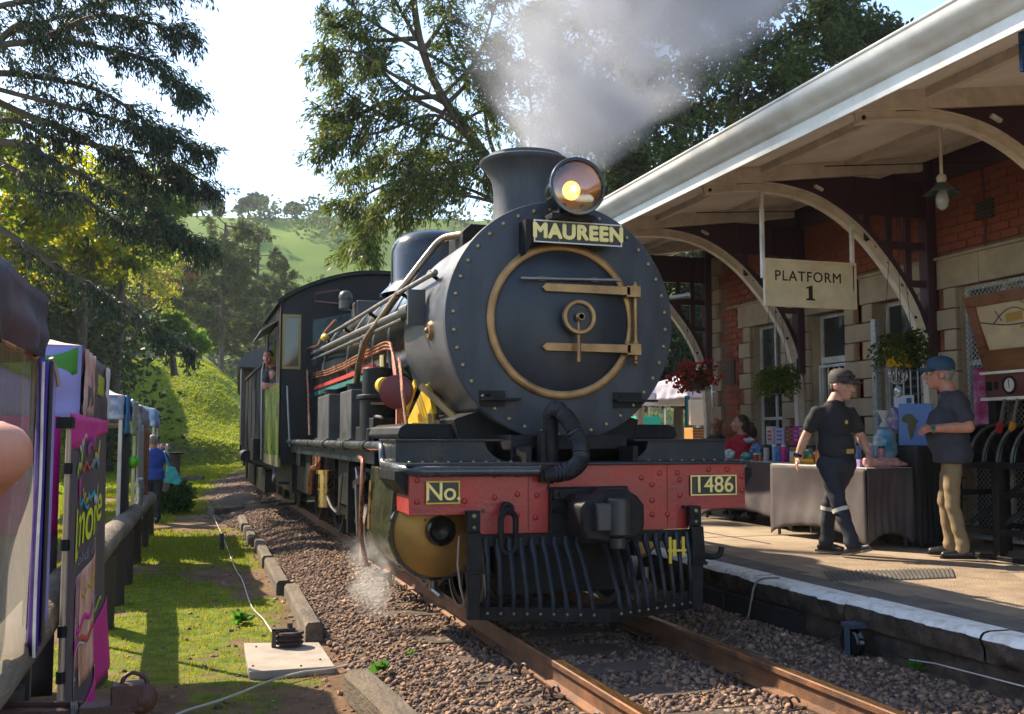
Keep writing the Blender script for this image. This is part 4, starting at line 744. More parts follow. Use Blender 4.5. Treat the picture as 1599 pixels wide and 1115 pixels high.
# bricks: the nearest 300 single, the rest one joined part
brk = [chbox(.03, .222, .072, .004, 'brick', m_) for m_ in (brickM, brickM, brick2M)]
cand = []
j = 0; z = PZ + .006
while z < 4.3:
    y = -1.0 + (.115 if j % 2 else 0)
    while y < YE - .1:
        y0, y1 = y, y + .222
        if not any(y1 > a + .02 and y0 < c - .02 and z + .072 > e and z < h for a, c, e, h in occ) and not any(y1 > a and y0 < c and z < ZL0 for a, c in OPEN):
            cand.append((y0, z))
        elif not any(y1 > a and y0 < c and z < ZL0 for a, c in OPEN):
            pass
        y += .233
    z += .0868; j += 1
vis = lambda y, z: (z > 3.15 and y > .4) or y > 6.3
cand.sort(key=lambda q: (0 if vis(*q) else 1, q[0]))
b = MB()
for i, (y, z) in enumerate(cand):
    c = (WX + .012 + random.uniform(-.004, .004), y + .111, z + .036); s = random.choice(brk[:2]) if (z > 3.1 or y < 5) else random.choice(brk)
    if z < 2.4 and y > 6.0: s = brk[2]  # sunlight on this low far pier is painted as orange brick
    if i < 300: link('brick', s, bld, c)
    else: b.box((c[0] - .015, y, z), (c[0] + .015, y + .222, z + .072))
o = b.build('brickwork', brickM, bld, None); o['kind'] = 'stuff'
# small brick pieces between the quoins
for (o0, o1) in OPEN[2:]:
    for j in range(1, 12, 2):
        for side, yy in ((-1, o0), (1, o1)):
            y0, y1 = (yy - .295, yy - .185) if side < 0 else (yy + .185, yy + .295)
            part('brick', brick2M, bld, lambda b: b.box((WX - .008, y0, PZ + j * CH + .006), (WX + .02, y1, PZ + (j + 1) * CH - .006)), None, .004)
part('wall_plaque', M('plaque_wood', (.07, .035, .03), .5, var=.2), bld, lambda b: (b.box((WX - .035, 6.62, 2.05), (WX - .0, 6.88, 2.42)), b.box((WX - .045, 6.66, 2.09), (WX - .035, 6.84, 2.38))), None, .004)
part('air_vent', M('vent_iron', (.03, .032, .033), .6), bld, lambda b: [b.box((WX - .03, 1.5, 3.48 + i * .04), (WX - .005, 1.74, 3.505 + i * .04)) for i in range(5)], None)
part('conduit', maroonM, bld, lambda b: b.tube([(WX - .03, 1.62, 3.2), (WX - .03, 1.60, 3.45), (WX - .03, 1.62, 4.0)], .01, 6))
# windows and doors
paneM = M('window_glass', (.035, .04, .042), .08, var=.3, scale=2, spec=.7)
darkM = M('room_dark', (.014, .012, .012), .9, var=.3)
def fr4(b, x, y0, y1, z0, z1, t, d=.05):
    b.box((x, y0, z0), (x + d, y0 + t, z1)); b.box((x, y1 - t, z0), (x + d, y1, z1)); b.box((x + .002, y0 + t, z0), (x + d, y1 - t, z0 + t)); b.box((x + .002, y0 + t, z1 - t), (x + d, y1 - t, z1))
# window B, far, tall two-light sash
o0, o1 = OPEN[5]; wB = part('window', whiteP, bld, lambda b: fr4(b, WX + .12, o0, o1, PZ + .75, ZL0, .045), None, .003)
part('pane', paneM, wB, lambda b: b.box((WX + .15, o0 + .04, PZ + .8), (WX + .156, o1 - .04, ZL0 - .04)), None)
part('glazing_bar', whiteP, wB, lambda b: (b.box((WX + .125, (o0 + o1) / 2 - .018, PZ + .8), (WX + .15, (o0 + o1) / 2 + .018, ZL0 - .04)), b.box((WX + .127, o0 + .04, 1.52), (WX + .149, o1 - .04, 1.56))), None)
part('sill', stoneM, bld, lambda b: b.box((WX - .05, o0 - .05, PZ + .66), (WX + .17, o1 + .05, PZ + .75)), None, .006)
part('window_apron', brick2M, bld, lambda b: b.box((WX + .06, o0, PZ), (WX + .2, o1, PZ + .66)), None)
# doors with fanlight and barred gate
for di, (o0, o1) in ((4, OPEN[4]), (3, OPEN[3])):
    dfr = part('door', whiteP, bld, lambda b: (fr4(b, WX + .14, o0, o1, PZ + .0, ZL0, .05), b.box((WX + .142, o0 + .05, 2.22), (WX + .185, o1 - .05, 2.30))), None, .003)
    part('fanlight', paneM, dfr, lambda b: b.box((WX + .17, o0 + .05, 2.3), (WX + .176, o1 - .05, ZL0 - .05)), None)
    part('dark_room_panel', darkM, dfr, lambda b: b.box((WX + .19, o0 + .05, PZ), (WX + .23, o1 - .05, 2.22)), None)  # near-black panel stands in for the unlit room behind the gate
    gt = part('security_gate', whiteP, dfr, lambda b: (fr4(b, WX + .09, o0 + .03, o1 - .03, PZ + .02, 2.2, .035, .03), b.box((WX + .095, o0 + .06, 1.45), (WX + .115, o1 - .06, 1.48))), None)
    for q in range(6): part('gate_bar', whiteP, gt, lambda b: b.cyl((WX + .105, o0 + .1 + q * (o1 - o0 - .2) / 5, PZ + .05), (WX + .105, o0 + .1 + q * (o1 - o0 - .2) / 5, 2.17), .009, n=6))
    if di == 3:
        for q in range(9): part('louvre', M('louvre_dark', (.05, .045, .045), .5), dfr, lambda b: b.box((WX + .16, o0 + .1, 1.3 + q * .09), (WX + .18, o1 - .1, 1.33 + q * .09)), None)
        part('galvanised_post', M('galvanised', (.42, .43, .43), .4, metal=.5, var=.3, scale=20), bld, lambda b: (b.box((WX - .06, 3.34, PZ), (WX - .0, 3.42, ZL0 - .2)), [b.box((WX - .066, 3.36, z), (WX - .06, 3.40, z + .02)) for z in np.arange(.4, 2.6, .06)]), None)
        po = part('notice', M('paper_blue_white', (.60, .66, .72), .7, var=.05), bld, lambda b: b.box((WX + .06, 2.86, 1.30), (WX + .064, 3.2, 1.75)), None)
        part('notice_mark', M('ink_blue', (.03, .12, .28), .6), po, lambda b: b.box((WX + .055, 2.9, 1.66), (WX + .06, 2.98, 1.72)), None)
        part('notice_line', M('ink_grey', (.12, .16, .2), .6), po, lambda b: [b.box((WX + .056, 3.12 - random.uniform(.1, .22), 1.6 - q * .055), (WX + .06, 3.15 - .02 * (q % 2), 1.615 - q * .055)) for q in range(5)], None)
# mesh-screened doorway beside the map
for (o0, o1) in (OPEN[2], OPEN[1], OPEN[0]):
    wA = part('window', whiteP, bld, lambda b: (fr4(b, WX + .07, o0, o1, PZ + .05, ZL0, .045), b.box((WX + .072, (o0 + o1) / 2 - .02, PZ + .1), (WX + .11, (o0 + o1) / 2 + .02, ZL0 - .04)), b.box((WX + .073, o0 + .045, 2.02), (WX + .112, o1 - .045, 2.075))), None, .003)
    part('pane', paneM, wA, lambda b: b.box((WX + .14, o0, PZ + .05), (WX + .15, o1, ZL0)), None)
    def mesh_(b):
        H = ZL0 - PZ - .1; W_ = o1 - o0; st = .055
        for sgn in (-1, 1):
            c = -H
            while c < W_:
                t0 = max(0, -c) ; t1 = min(H, W_ - c)
                if t1 > t0:
                    f_ = lambda t: (WX + .066 + .003 * sgn, (o0 + c + t) if sgn > 0 else (o1 - c - t), PZ + .08 + t)
                    b.bar(f_(t0), f_(t1), .007, .004, (1, 0, 0))
                c += st
    o = part('wire_mesh', M('mesh_wire', (.36, .36, .35), .5, metal=.3), wA, mesh_, None)
# ---- canopy
can = thing('platform_canopy', 'cream platform canopy with white gutter, curved iron arches and maroon spandrels', 'canopy', (1.9, 2.4, 3.7))
EX = 1.93
slope = .136
def rz(x): return 3.99 + (x - 2.47) * slope        # roof sheet underside
YA, YB = -6.5, 15.0
nW = int((YB - YA) / .019)
def sheet_fn(u, v): yy = YA + (YB - YA) * u; x = EX - .03 + (5.05 - EX) * v; return (x, yy, rz(x) + .015 * math.sin(yy / .076 * 2 * math.pi))
b = MB(); b.grid(sheet_fn, nW, 2); b.build('roof_sheet', soffM, can, 60)
b = MB(); b.grid(lambda u, v: (EX - .06 + (5.1 - EX) * v, YA + (YB - YA) * u, rz(EX + (5.1 - EX) * v) + .02 + .009 * math.sin((YA + (YB - YA) * u) / .076 * 2 * math.pi)), nW, 1); b.build('roof_top', M('roof_galv', (.42, .42, .42), .4, metal=.4, var=.15), can, 60)
part('fascia', gutterM, can, lambda b: b.box((EX - .012, YA, 3.645), (EX + .012, YB, 3.86)), None, .003)
part('fascia_back', creamM, can, lambda b: b.box((EX + .012, YA, 3.70), (EX + .10, YB, 3.78)), None, .003)
gp = [(EX - .14, 3.955), (EX - .152, 3.95), (EX - .155, 3.90), (EX - .145, 3.875), (EX - .125, 3.85), (EX - .10, 3.825), (EX - .075, 3.81), (EX - .055, 3.785), (EX - .035, 3.765), (EX - .013, 3.755), (EX - .013, 3.77), (EX - .03, 3.78), (EX - .1, 3.85), (EX - .13, 3.9), (EX - .14, 3.94)]
part('gutter', gutterM, can, lambda b: (b.prism(gp, (0, YA, 0), (1, 0, 0), (0, 0, 1), (0, YB - YA, 0)), b.tube([(EX - .15, YA, 3.957), (EX - .15, YB, 3.957)], .014, 8)), 30)
part('roof_lip', gutterM, can, lambda b: b.box((EX - .05, YA, 3.955), (EX + .1, YB, 3.965)), None)
for x in (2.9, 3.9, 4.8): part('purlin', creamM, can, lambda b: b.box((x - .03, YA, rz(x) - .085), (x + .03, YB, rz(x) - .012)), None)
def crom(P, n=6):
    P = [Vector(p) for p in P]; out = []
    for i in range(len(P) - 1):
        a, b_, c, d = P[max(i - 1, 0)], P[i], P[i + 1], P[min(i + 2, len(P) - 1)]
        for j in range(n):
            t = j / n; out.append(.5 * ((2 * b_) + (c - a) * t + (2 * a - 5 * b_ + 4 * c - d) * t * t + (3 * b_ - a - 3 * c + d) * t ** 3))
    out.append(P[-1]); return out
ACP = [(2.24, 3.715), (2.62, 3.775), (3.08, 3.785), (3.54, 3.69), (3.98, 3.44), (4.36, 3.06), (4.64, 2.66), (4.80, 2.25), (4.86, 1.84), (4.87, 1.2), (4.87, PZ)]
ac = [(p.x, p.z) for p in crom([(x, 0, z) for x, z in ACP])]
def sweep(b, pts, y0, y1, o0, o1):
    """plate following the arch: between offsets o0 and o1 outwards, from y0 to y1"""
    P = [Vector((x, 0, z)) for x, z in pts]; vs = []
    for i, p_ in enumerate(P):
        t = (P[min(i + 1, len(P) - 1)] - P[max(i - 1, 0)]).normalized(); nn = Vector((-t.z, 0, t.x)) * -1
        nn = nn if nn.dot(Vector((1, 0, 1))) > 0 else -nn
        for yy, of in ((y0, o0), (y1, o0), (y1, o1), (y0, o1)): q = p_ + nn * of; vs.append((q.x, yy, q.z))
    k = len(P); fs = [(i * 4 + a, i * 4 + (a + 1) % 4, (i + 1) * 4 + (a + 1) % 4, (i + 1) * 4 + a) for i in range(k - 1) for a in range(4)] + [(0, 1, 2, 3), tuple((k - 1) * 4 + a for a in (3, 2, 1, 0))]
    b.add(vs, fs)
for ay in (-4.95, -2.5, -.05, 2.4, 4.85, 7.3, 9.75, 12.2):
    ar = part('arch_bracket', creamM, can, lambda b: (sweep(b, ac, ay - .012, ay + .012, 0, .07), sweep(b, ac, ay - .04, ay + .04, -.018, .0), sweep(b, ac, ay - .045, ay + .045, .07, .085)), 30)
    for i in (1, 26, 38): part('bolt', ironM, ar, lambda b: b.sphere((ac[i][0] + .02, ay - .02, ac[i][1] + .03), .018, 8, 6))
    part('rafter', creamM, can, lambda b: b.prism([(1.95, rz(1.95) - .17), (4.93, rz(4.93) - .17), (4.93, rz(4.93) - .012), (1.95, rz(1.95) - .012)], (0, ay - .04, 0), (1, 0, 0), (0, 0, 1), (0, .08, 0)), None, .004)
    top = [(x, z + .088) for x, z in ac if 2.6 < x < 4.4]
    sp = part('spandrel', maroonM, can, lambda b: b.prism([(2.6, rz(2.6) - .175)] + top[:1] + [(x, z) for x, z in top if x < 4.02] + [(4.02, rz(4.02) - .175)], (0, ay - .018, 0), (1, 0, 0), (0, 0, 1), (0, .036, 0)), None)
    part('wall_post', maroonM, sp, lambda b: b.box((4.86, ay - .07, 2.1), (4.985, ay + .07, 4.25)), None, .006)
    part('spandrel_rail', maroonM, sp, lambda b: (b.box((4.0, ay - .025, 3.62), (4.87, ay + .025, 3.80)), b.box((4.03, ay - .025, 3.80), (4.87, ay + .025, 4.02)), b.box((4.24, ay - .025, 3.28), (4.87, ay + .025, 3.36)), b.box((4.56, ay - .025, 2.88), (4.87, ay + .025, 2.95))), None)
    for x, z0 in ((4.14, 3.35), (4.42, 3.12), (4.66, 2.8)): part('spandrel_slat', maroonM, sp, lambda b: b.box((x - .035, ay - .022, z0), (x + .035, ay + .022, 3.64)), None)
    part('spandrel_edge', maroonM, sp, lambda b: sweep(b, [q for q in ac if 3.9 < q[0] and q[1] > 2.05], ay - .02, ay + .02, .086, .16), 30)
    if ay < 9: part('lamp_clip', whiteP, sp, lambda b: b.obox((3.55, ay - .04, 3.86), (.11, .04, .035), (0, .4, 0)), None, .01)
part('wall_frieze', maroonM, can, lambda b: b.box((4.93, -6, 4.0), (5.0, 7.2, 4.32)), None)
part('tie_rod', ironM, can, lambda b: (b.tube([(3.1, 1.6, 3.86), (4.9, 1.4, 4.0)], .006, 5), b.tube([(2.9, 3.8, 3.86), (4.9, 3.7, 4.0)], .006, 5)))
# ---- platform sign
sg = thing('platform_sign', 'cream board reading PLATFORM 1 hanging on two strips from the canopy arch', 'sign', (3.46, 2.32, 2.6))
sgM = M('sign_cream', (.66, .57, .39), .6, var=.08, scale=8, col2=(.54, .45, .30), s2=5, mix2=.3)
SYY = 2.33
s0 = [pY(*q, SYY) for q in ((1193, 403), (1336, 411), (1336, 483), (1192, 478))]; xa, xb = s0[0][0], s0[1][0]; zt, zb = float(s0[0][2] + s0[1][2]) / 2, float(s0[2][2] + s0[3][2]) / 2
board = part('board', sgM, sg, lambda b: b.box((xa, SYY, zb), (xb, SYY + .03, zt)), None, .003)
part('frame_moulding', sgM, sg, lambda b: [b.box(*q) for q in (((xa, SYY - .012, zb), (xb, SYY, zb + .03)), ((xa, SYY - .012, zt - .03), (xb, SYY, zt)), ((xa, SYY - .012, zb + .03), (xa + .025, SYY, zt - .03)), ((xb - .025, SYY - .012, zb + .03), (xb, SYY, zt - .03)))], None, .002)
inkM = M('sign_ink', (.012, .012, .012), .5, var=.2)
text('PLATFORM', inkM, sg, ((xa + xb) / 2 - .03, SYY - .002, zt - .175), (1, 0, 0), (0, 0, 1), .148, .001, .0012, 1.0, space=1.12)
part('numeral', inkM, sg, lambda b: b.prism([(-.052, 0), (.052, 0), (.052, .016), (.026, .022), (.026, .152), (.008, .152), (-.03, .138), (-.05, .134), (-.05, .12), (-.02, .124), (-.02, .022), (-.052, .016)], ((xa + xb) / 2 - .01, SYY - .003, zb + .075), (1, 0, 0), (0, 0, 1), (0, .003, 0)), None)
for x, zz in ((xa, 3.78), (xb - .02, 3.50)): part('hanger_strip', whiteP, sg, lambda b: b.box((x - .02, SYY + .0, zt - .2 if x < 3.4 else zt - .3), (x + .012, SYY + .045, zz)), None, .003)
# ---- pendant lamp
pl = thing('pendant_lamp', 'green enamel pendant lamp on a cream rod under the canopy', 'lamp', (3.6, .62, 3.4))
pc = Vector(pX(1471, 302, 3.6))
part('rod', creamM, pl, lambda b: (b.cyl(pc + Vector((0, 0, .12)), (pc.x, pc.y, rz(3.6) - .01), .014, n=8), b.sphere(pc + Vector((0, 0, .13)), .045, 12, 8)))
part('shade', M('enamel_green', (.015, .04, .04), .3, var=.1), pl, lambda b: b.lathe([(.02, .1), (.05, .085), (.1, .03), (.16, .0), (.158, -.006), (.09, .02), (.03, .07)], pc, (0, 0, 1), 28))
part('bulb_glass', M('bulb_glass', (.6, .62, .62), .08, var=.02, trans=.6), pl, lambda b: b.lathe([(.03, .03), (.05, -.02), (.055, -.07), (.045, -.12), (.02, -.145), (.001, -.148)], pc, (0, 0, 1), 20))
# ---- hanging baskets
fernM = leafmat('fern_leaf', (.075, .13, .018), (.16, .25, .03))
def leaves_mesh(pts, size, cols, r, aspect=2.2, dirs=None, curl=.0):
    n = len(pts); pts = np.asarray(pts); d = r.normal(size=(n, 3)) if dirs is None else np.asarray(dirs) + r.normal(size=(n, 3)) * .25
    d /= np.linalg.norm(d, axis=1)[:, None] + 1e-9; s = r.normal(size=(n, 3)); s -= (s * d).sum(1)[:, None] * d; s /= np.linalg.norm(s, axis=1)[:, None] + 1e-9
    L_ = (size * r.uniform(.6, 1.4, n))[:, None]; W_ = L_ / aspect
    v = np.stack([pts, pts + d * L_ * .5 + s * W_ * .5, pts + d * L_, pts + d * L_ * .5 - s * W_ * .5], 1).reshape(-1, 3)
    f = np.arange(n * 4).reshape(-1, 4); return v, f, np.repeat(cols, 4, 0)
def basket(label, c, pot, kind, seed, hang, leafm=None, potw=.16, name='hanging_basket'):
    r = np.random.default_rng(seed); c = Vector(c); t = thing(name, label, 'hanging basket', tuple(c), 0)
    part('pot', pot, t, lambda b: b.lathe([(potw * .7, -.11), (potw * .95, .05), (potw, .07), (potw, .085), (potw * .9, .085), (potw * .85, .06), (.001, .055)], c, (0, 0, 1), 28))
    part('hanger', ironM, t, lambda b: [b.cyl(c + Vector((potw * math.cos(a), potw * math.sin(a), .08)), (c.x, c.y, hang), .003, n=5) for a in (0, 2.1, 4.2)])
    P_, D_ = [], []
    for q in range(110 if kind == 'fern' else 90):
        a = r.uniform(0, 6.28); el = r.uniform(.1, 1.3); L_ = r.uniform(.18, .42) if kind == 'fern' else r.uniform(.12, .32); p_ = np.array(c) + [0, 0, .07]; d = np.array([math.cos(a) * math.cos(el), math.sin(a) * math.cos(el), math.sin(el)])
        for st in range(16): p_ = p_ + d * L_ / 16; d = d + np.array([0, 0, -.10 - .03 * st * .5]); d /= np.linalg.norm(d); P_ += [p_ + r.normal(size=3) * .012, p_ + r.normal(size=3) * .012]; sd = np.cross(d, [0, 0, 1]); D_ += [sd + d * .4, -sd + d * .4]
    cols = r.uniform(.5, 1.25, (len(P_), 1)) * np.array([[1, 1, 1]]) * np.stack([r.uniform(.8, 1.3, len(P_)), np.ones(len(P_)), r.uniform(.6, 1.2, len(P_))], 1)
    v, f, cl = leaves_mesh(P_, .055 if kind == 'fern' else .05, cols, r, 2.6, D_)
    fo = fast('foliage', v, f, leafm or fernM, t, cl); fo['kind'] = 'stuff'
    if kind == 'flower':
        n = 60; a = r.uniform(0, 6.28, n); rad = r.uniform(.1, .36, n); pts = np.stack([c.x + rad * np.cos(a), c.y + rad * np.sin(a), c.z + r.uniform(-.12, .28, n)], 1)
        P2 = np.repeat(pts, 8, 0) + r.normal(size=(n * 8, 3)) * .012
        v, f, cl = leaves_mesh(P2, .055, np.ones((len(P2), 3)) * r.uniform(.7, 1.2, (len(P2), 1)), r, 1.3); fl = fast('flowers', v, f, leafmat('red_petal', (.42, .03, .03), (.5, .06, .05)), t, cl); fl['kind'] = 'stuff'
    return t
basket('fern in a black hanging pot by the tall two light window', pX(1213, 600, 4.3), ironM, 'fern', 3, 3.9)
basket('fern in a yellow hanging pot beside the doorway with the notice', pX(1405, 556, 4.0), M('pot_yellow', (.62, .40, .01), .4), 'fern', 4, 3.9, leafmat('asparagus_fern', (.05, .08, .018), (.09, .13, .025)))
basket('hanging basket of red flowers at the far end of the building', pX(1085, 597, 4.05), M('pot_brown', (.08, .04, .03), .6), 'flower', 5, 3.9, leafmat('geranium_leaf', (.05, .06, .02), (.08, .09, .03)), .18)
orb = thing('glass_wind_spinner', 'round clear glass wind spinner under the yellow pot', 'ornament', tuple(pX(1402, 586, 4.05)))
oc = Vector(pX(1402, 586, 4.05))
part('ring', M('spinner_wire', (.5, .52, .52), .25, metal=.6), orb, lambda b: [b.torus(oc, (math.cos(a), math.sin(a), 0), .09, .005, 28, 6) for a in np.linspace(0, 2.6, 6)])
part('tail', M('spinner_glass', (.4, .5, .5), .1, metal=.4), orb, lambda b: (b.sphere(oc + Vector((0, 0, -.16)), (.045, .045, .06), 12, 8), b.cyl(oc + Vector((0, 0, .09)), oc + Vector((0, 0, .2)), .003, n=5)))
# ---- map board and instrument box
woodM = M('varnished_wood', (.22, .085, .028), .35, var=.3, scale=6, stretch=(1, .3, 1), col2=(.14, .05, .02), s2=5, coat=.3)
mb_ = thing('track_diagram_board', 'wooden framed station track diagram on cream paper, wider at the top', 'notice board', (4.55, .6, 1.9))
BX = 4.58
TL, BL = pX(1513, 466, BX), pX(1536, 581, BX); zt, zb = float(TL[2]), float(BL[2]); yt, yb = float(TL[1]), float(BL[1]); ye = -.55
def tp(y, z): return (BX - (z - zb) * .10, y, z)
def quad_slab(b, q, d): b.add(list(q) + [(x + d, y, z) for x, y, z in q], [(0, 1, 2, 3), (7, 6, 5, 4), (0, 4, 5, 1), (1, 5, 6, 2), (2, 6, 7, 3), (3, 7, 4, 0)])
def ins(z): f_ = (z - zb) / (zt - zb); return yb + (yt - yb) * f_
part('frame', woodM, mb_, lambda b: (quad_slab(b, [tp(ins(zt), zt), tp(ye, zt + .02), tp(ye, zt - .1), tp(ins(zt - .1), zt - .1)], .05), quad_slab(b, [tp(ins(zb + .2), zb + .2), tp(ye, zb + .2), tp(ye, zb), tp(yb, zb)], .05), quad_slab(b, [tp(ins(zt - .1), zt - .1), tp(ins(zt - .1) - .10, zt - .1), tp(ins(zb + .2) - .09, zb + .2), tp(ins(zb + .2), zb + .2)], .05)), None, .004)
part('backing', woodM, mb_, lambda b: quad_slab(b, [(BX + .05 - (z - zb) * .1, y, z) for y, z in ((yt - .02, zt - .02), (ye, zt), (ye, zb), (yb - .02, zb + .02))], .03), None)
part('sheet', M('map_paper', (.50, .38, .22), .7, var=.12, scale=5, col2=(.42, .30, .17), s2=3), mb_, lambda b: b.add([(BX + .03 - (z - zb) * .1, y, z) for y, z in ((yt - .1, zt - .09), (ye, zt - .09), (ye, zb + .19), (yb - .08, zb + .19))], [(0, 1, 2, 3)]), None)
mk = M('map_ink', (.06, .045, .04), .7)
def sp_(y, z): return (BX + .026 - (z - zb) * .1, y, z)
mx_, mz_ = yt - .12, zb + .46
part('track_line', mk, mb_, lambda b: (b.tube([sp_(mx_ - t * .75, mz_ + .02 - .07 * math.sin(min(t * 2.2, 1.57)) + .03 * max(0, t - .5)) for t in np.linspace(0, 1.3, 16)], .006, 5), b.tube([sp_(mx_ - .2 - t * .5, mz_ - .02 + .13 * math.sin(t * 3.1)) for t in np.linspace(0, 1, 12)], .005, 5), b.tube([sp_(mx_ - .24, mz_ + .1), sp_(mx_ - .31, mz_ + .0)], .004, 5), b.tube([sp_(mx_ - .55, mz_ + .16), sp_(mx_ - .75, mz_ + .05)], .004, 5)))
part('station_mark', M('map_ochre', (.35, .2, .03), .7), mb_, lambda b: (quad_slab(b, [sp_(mx_ - .36, mz_ + .06), sp_(mx_ - .56, mz_ + .07), sp_(mx_ - .56, mz_ - .01), sp_(mx_ - .36, mz_ - .02)], .002), quad_slab(b, [sp_(mx_ - .52, mz_ - .06), sp_(mx_ - .66, mz_ - .05), sp_(mx_ - .66, mz_ - .075), sp_(mx_ - .52, mz_ - .085)], .002)), None)
part('caption_line', M('map_grey', (.22, .17, .12), .7), mb_, lambda b: [quad_slab(b, [sp_(mx_ - .36 + random.uniform(-.02, .02), mz_ + .33 - q * .025), sp_(mx_ - .55 + random.uniform(-.02, .02), mz_ + .335 - q * .025), sp_(mx_ - .55, mz_ + .322 - q * .025), sp_(mx_ - .36, mz_ + .317 - q * .025)], .001) for q in range(5)] + [quad_slab(b, [sp_(mx_ - .08, mz_ + .28 - q * .02), sp_(mx_ - .18, mz_ + .283 - q * .02), sp_(mx_ - .18, mz_ + .275 - q * .02), sp_(mx_ - .08, mz_ + .272 - q * .02)], .001) for q in range(3)], None)
ib = thing('signal_instrument', 'dark wooden signalling instrument with a round white dial under the diagram', 'instrument', (4.6, .6, 1.5))
zi0, zi1 = float(pX(1545, 621, BX)[2]), zb - .03
part('case', M('mahogany', (.10, .03, .02), .35, var=.3, scale=6, coat=.3), ib, lambda b: b.box((BX - .02, ye, zi0), (BX + .16, yb - .03, zi1)), None, .008)
part('shelf', creamM, ib, lambda b: (b.box((BX - .05, ye, zi0 - .03), (BX + .2, yb - .0, zi0 - .001)), b.box((BX - .04, ye, zi1 + .001), (BX + .2, yb + .01, zi1 + .025))), None)
dc = Vector(pX(1577, 601, BX - .02))
dl = part('dial_rim', ironM, ib, lambda b: b.torus(dc + Vector((-.008, 0, 0)), (1, 0, 0), .075, .012, 28, 8))
part('dial', M('dial_white', (.55, .5, .42), .5, var=.08), ib, lambda b: b.cyl(dc + Vector((.004, 0, 0)), dc + Vector((-.006, 0, 0)), .072, n=28))
part('needle', ironM, ib, lambda b: b.bar(dc + Vector((-.01, .0, -.03)), dc + Vector((-.01, .008, .055)), .006, .003, (1, 0, 0)))
part('keyhole', ironM, ib, lambda b: (b.box((BX - .026, dc.y + .14, dc.z - .035), (BX - .018, dc.y + .19, dc.z + .035)), b.box((BX - .026, dc.y + .22, dc.z - .045), (BX - .018, dc.y + .29, dc.z + .04))), None)
part('stand_post', ironM, ib, lambda b: (b.box((BX + .02, yb - .12, PZ), (BX + .10, yb - .02, zi0 - .03)), b.box((BX + .02, ye + .3, PZ), (BX + .10, ye + .4, zi0 - .03))), None)
# ---- lever frame
lf = thing('signal_lever_frame', 'old black cast iron signal lever frame with curved plates and painted levers', 'lever frame', (4.5, .7, PZ))
part('base_frame', ironM, lf, lambda b: (b.box((4.22, -.6, .42), (4.30, 1.4, .47)), b.box((4.22, -.6, 1.0), (4.32, 1.42, 1.06)), b.box((4.85, -.6, .42), (4.92, 1.4, .47)), b.box((4.2, -.6, .2), (4.3, 1.4, .24))), None, .006)
for y in (1.34, .75, .1): part('leg', ironM, lf, lambda b: (b.box((4.21, y, PZ), (4.29, y + .07, 1.02)), b.box((4.85, y, PZ), (4.91, y + .07, 1.02)), b.box((4.22, y + .01, .74), (4.9, y + .05, .79))), None, .006)
for i in range(9):
    y = 1.28 - i * .17
    qd = part('quadrant', blackM, lf, lambda b: (b.prism([(4.26 + .34 * (1 - math.cos(a)) if False else 4.58 - .32 * math.cos(a), 1.03 + .36 * math.sin(a)) for a in np.linspace(0, math.pi, 14)], (0, y, 0), (1, 0, 0), (0, 0, 1), (0, .05, 0)),), 30, .005)
    part('quadrant_edge', steelM, qd, lambda b: b.tube([(4.58 - .33 * math.cos(a), y + .025, 1.03 + .37 * math.sin(a)) for a in np.linspace(0, 1.9, 12)], .012, 6))
for i, (c, y) in enumerate((('lever_red', .95), ('lever_orange', .80), ('lever_red', .62), ('lever_red', .45))):
    lv = part('lever', M(c, (.42, .02, .02) if 'red' in c else (.55, .22, .02), .4), lf, lambda b: b.bar((4.45, y + .12, 1.08), (4.42, y - .04, 1.42), .035, .05, (1, 0, 0)), None, .004)
    part('handle', steelM, lv, lambda b: b.tube([(4.42, y - .04, 1.42), (4.40, y - .10, 1.56), (4.39, y - .13, 1.62)], [.018, .016, .014], 8))
part('tie_bar', ironM, lf, lambda b: [b.bar((4.3, 1.2 - q * .4, .5), (4.8, .9 - q * .4, .95), .03, .04) for q in range(4)], None)
# ---- blue sign hanging at the edge of the frame
bq = thing('blue_sign', 'blue enamel sign hanging under the canopy gutter', 'sign', tuple(pY(1620, 75, -1.75))); q0, q1 = pY(1592, 44, -1.75), pY(1600, 112, -1.75)
part('panel', M('sign_blue', (.012, .06, .20), .3, var=.1), bq, lambda b: b.box((q0[0], -1.76, q1[2]), (q0[0] + .5, -1.735, q0[2])), None, .003)
part('hanger', creamM, bq, lambda b: (b.box((q0[0] + .05, -1.755, q0[2]), (q0[0] + .07, -1.74, rz(q0[0] + .06))), b.box((q0[0] + .43, -1.755, q0[2]), (q0[0] + .45, -1.74, rz(q0[0] + .44)))), None)
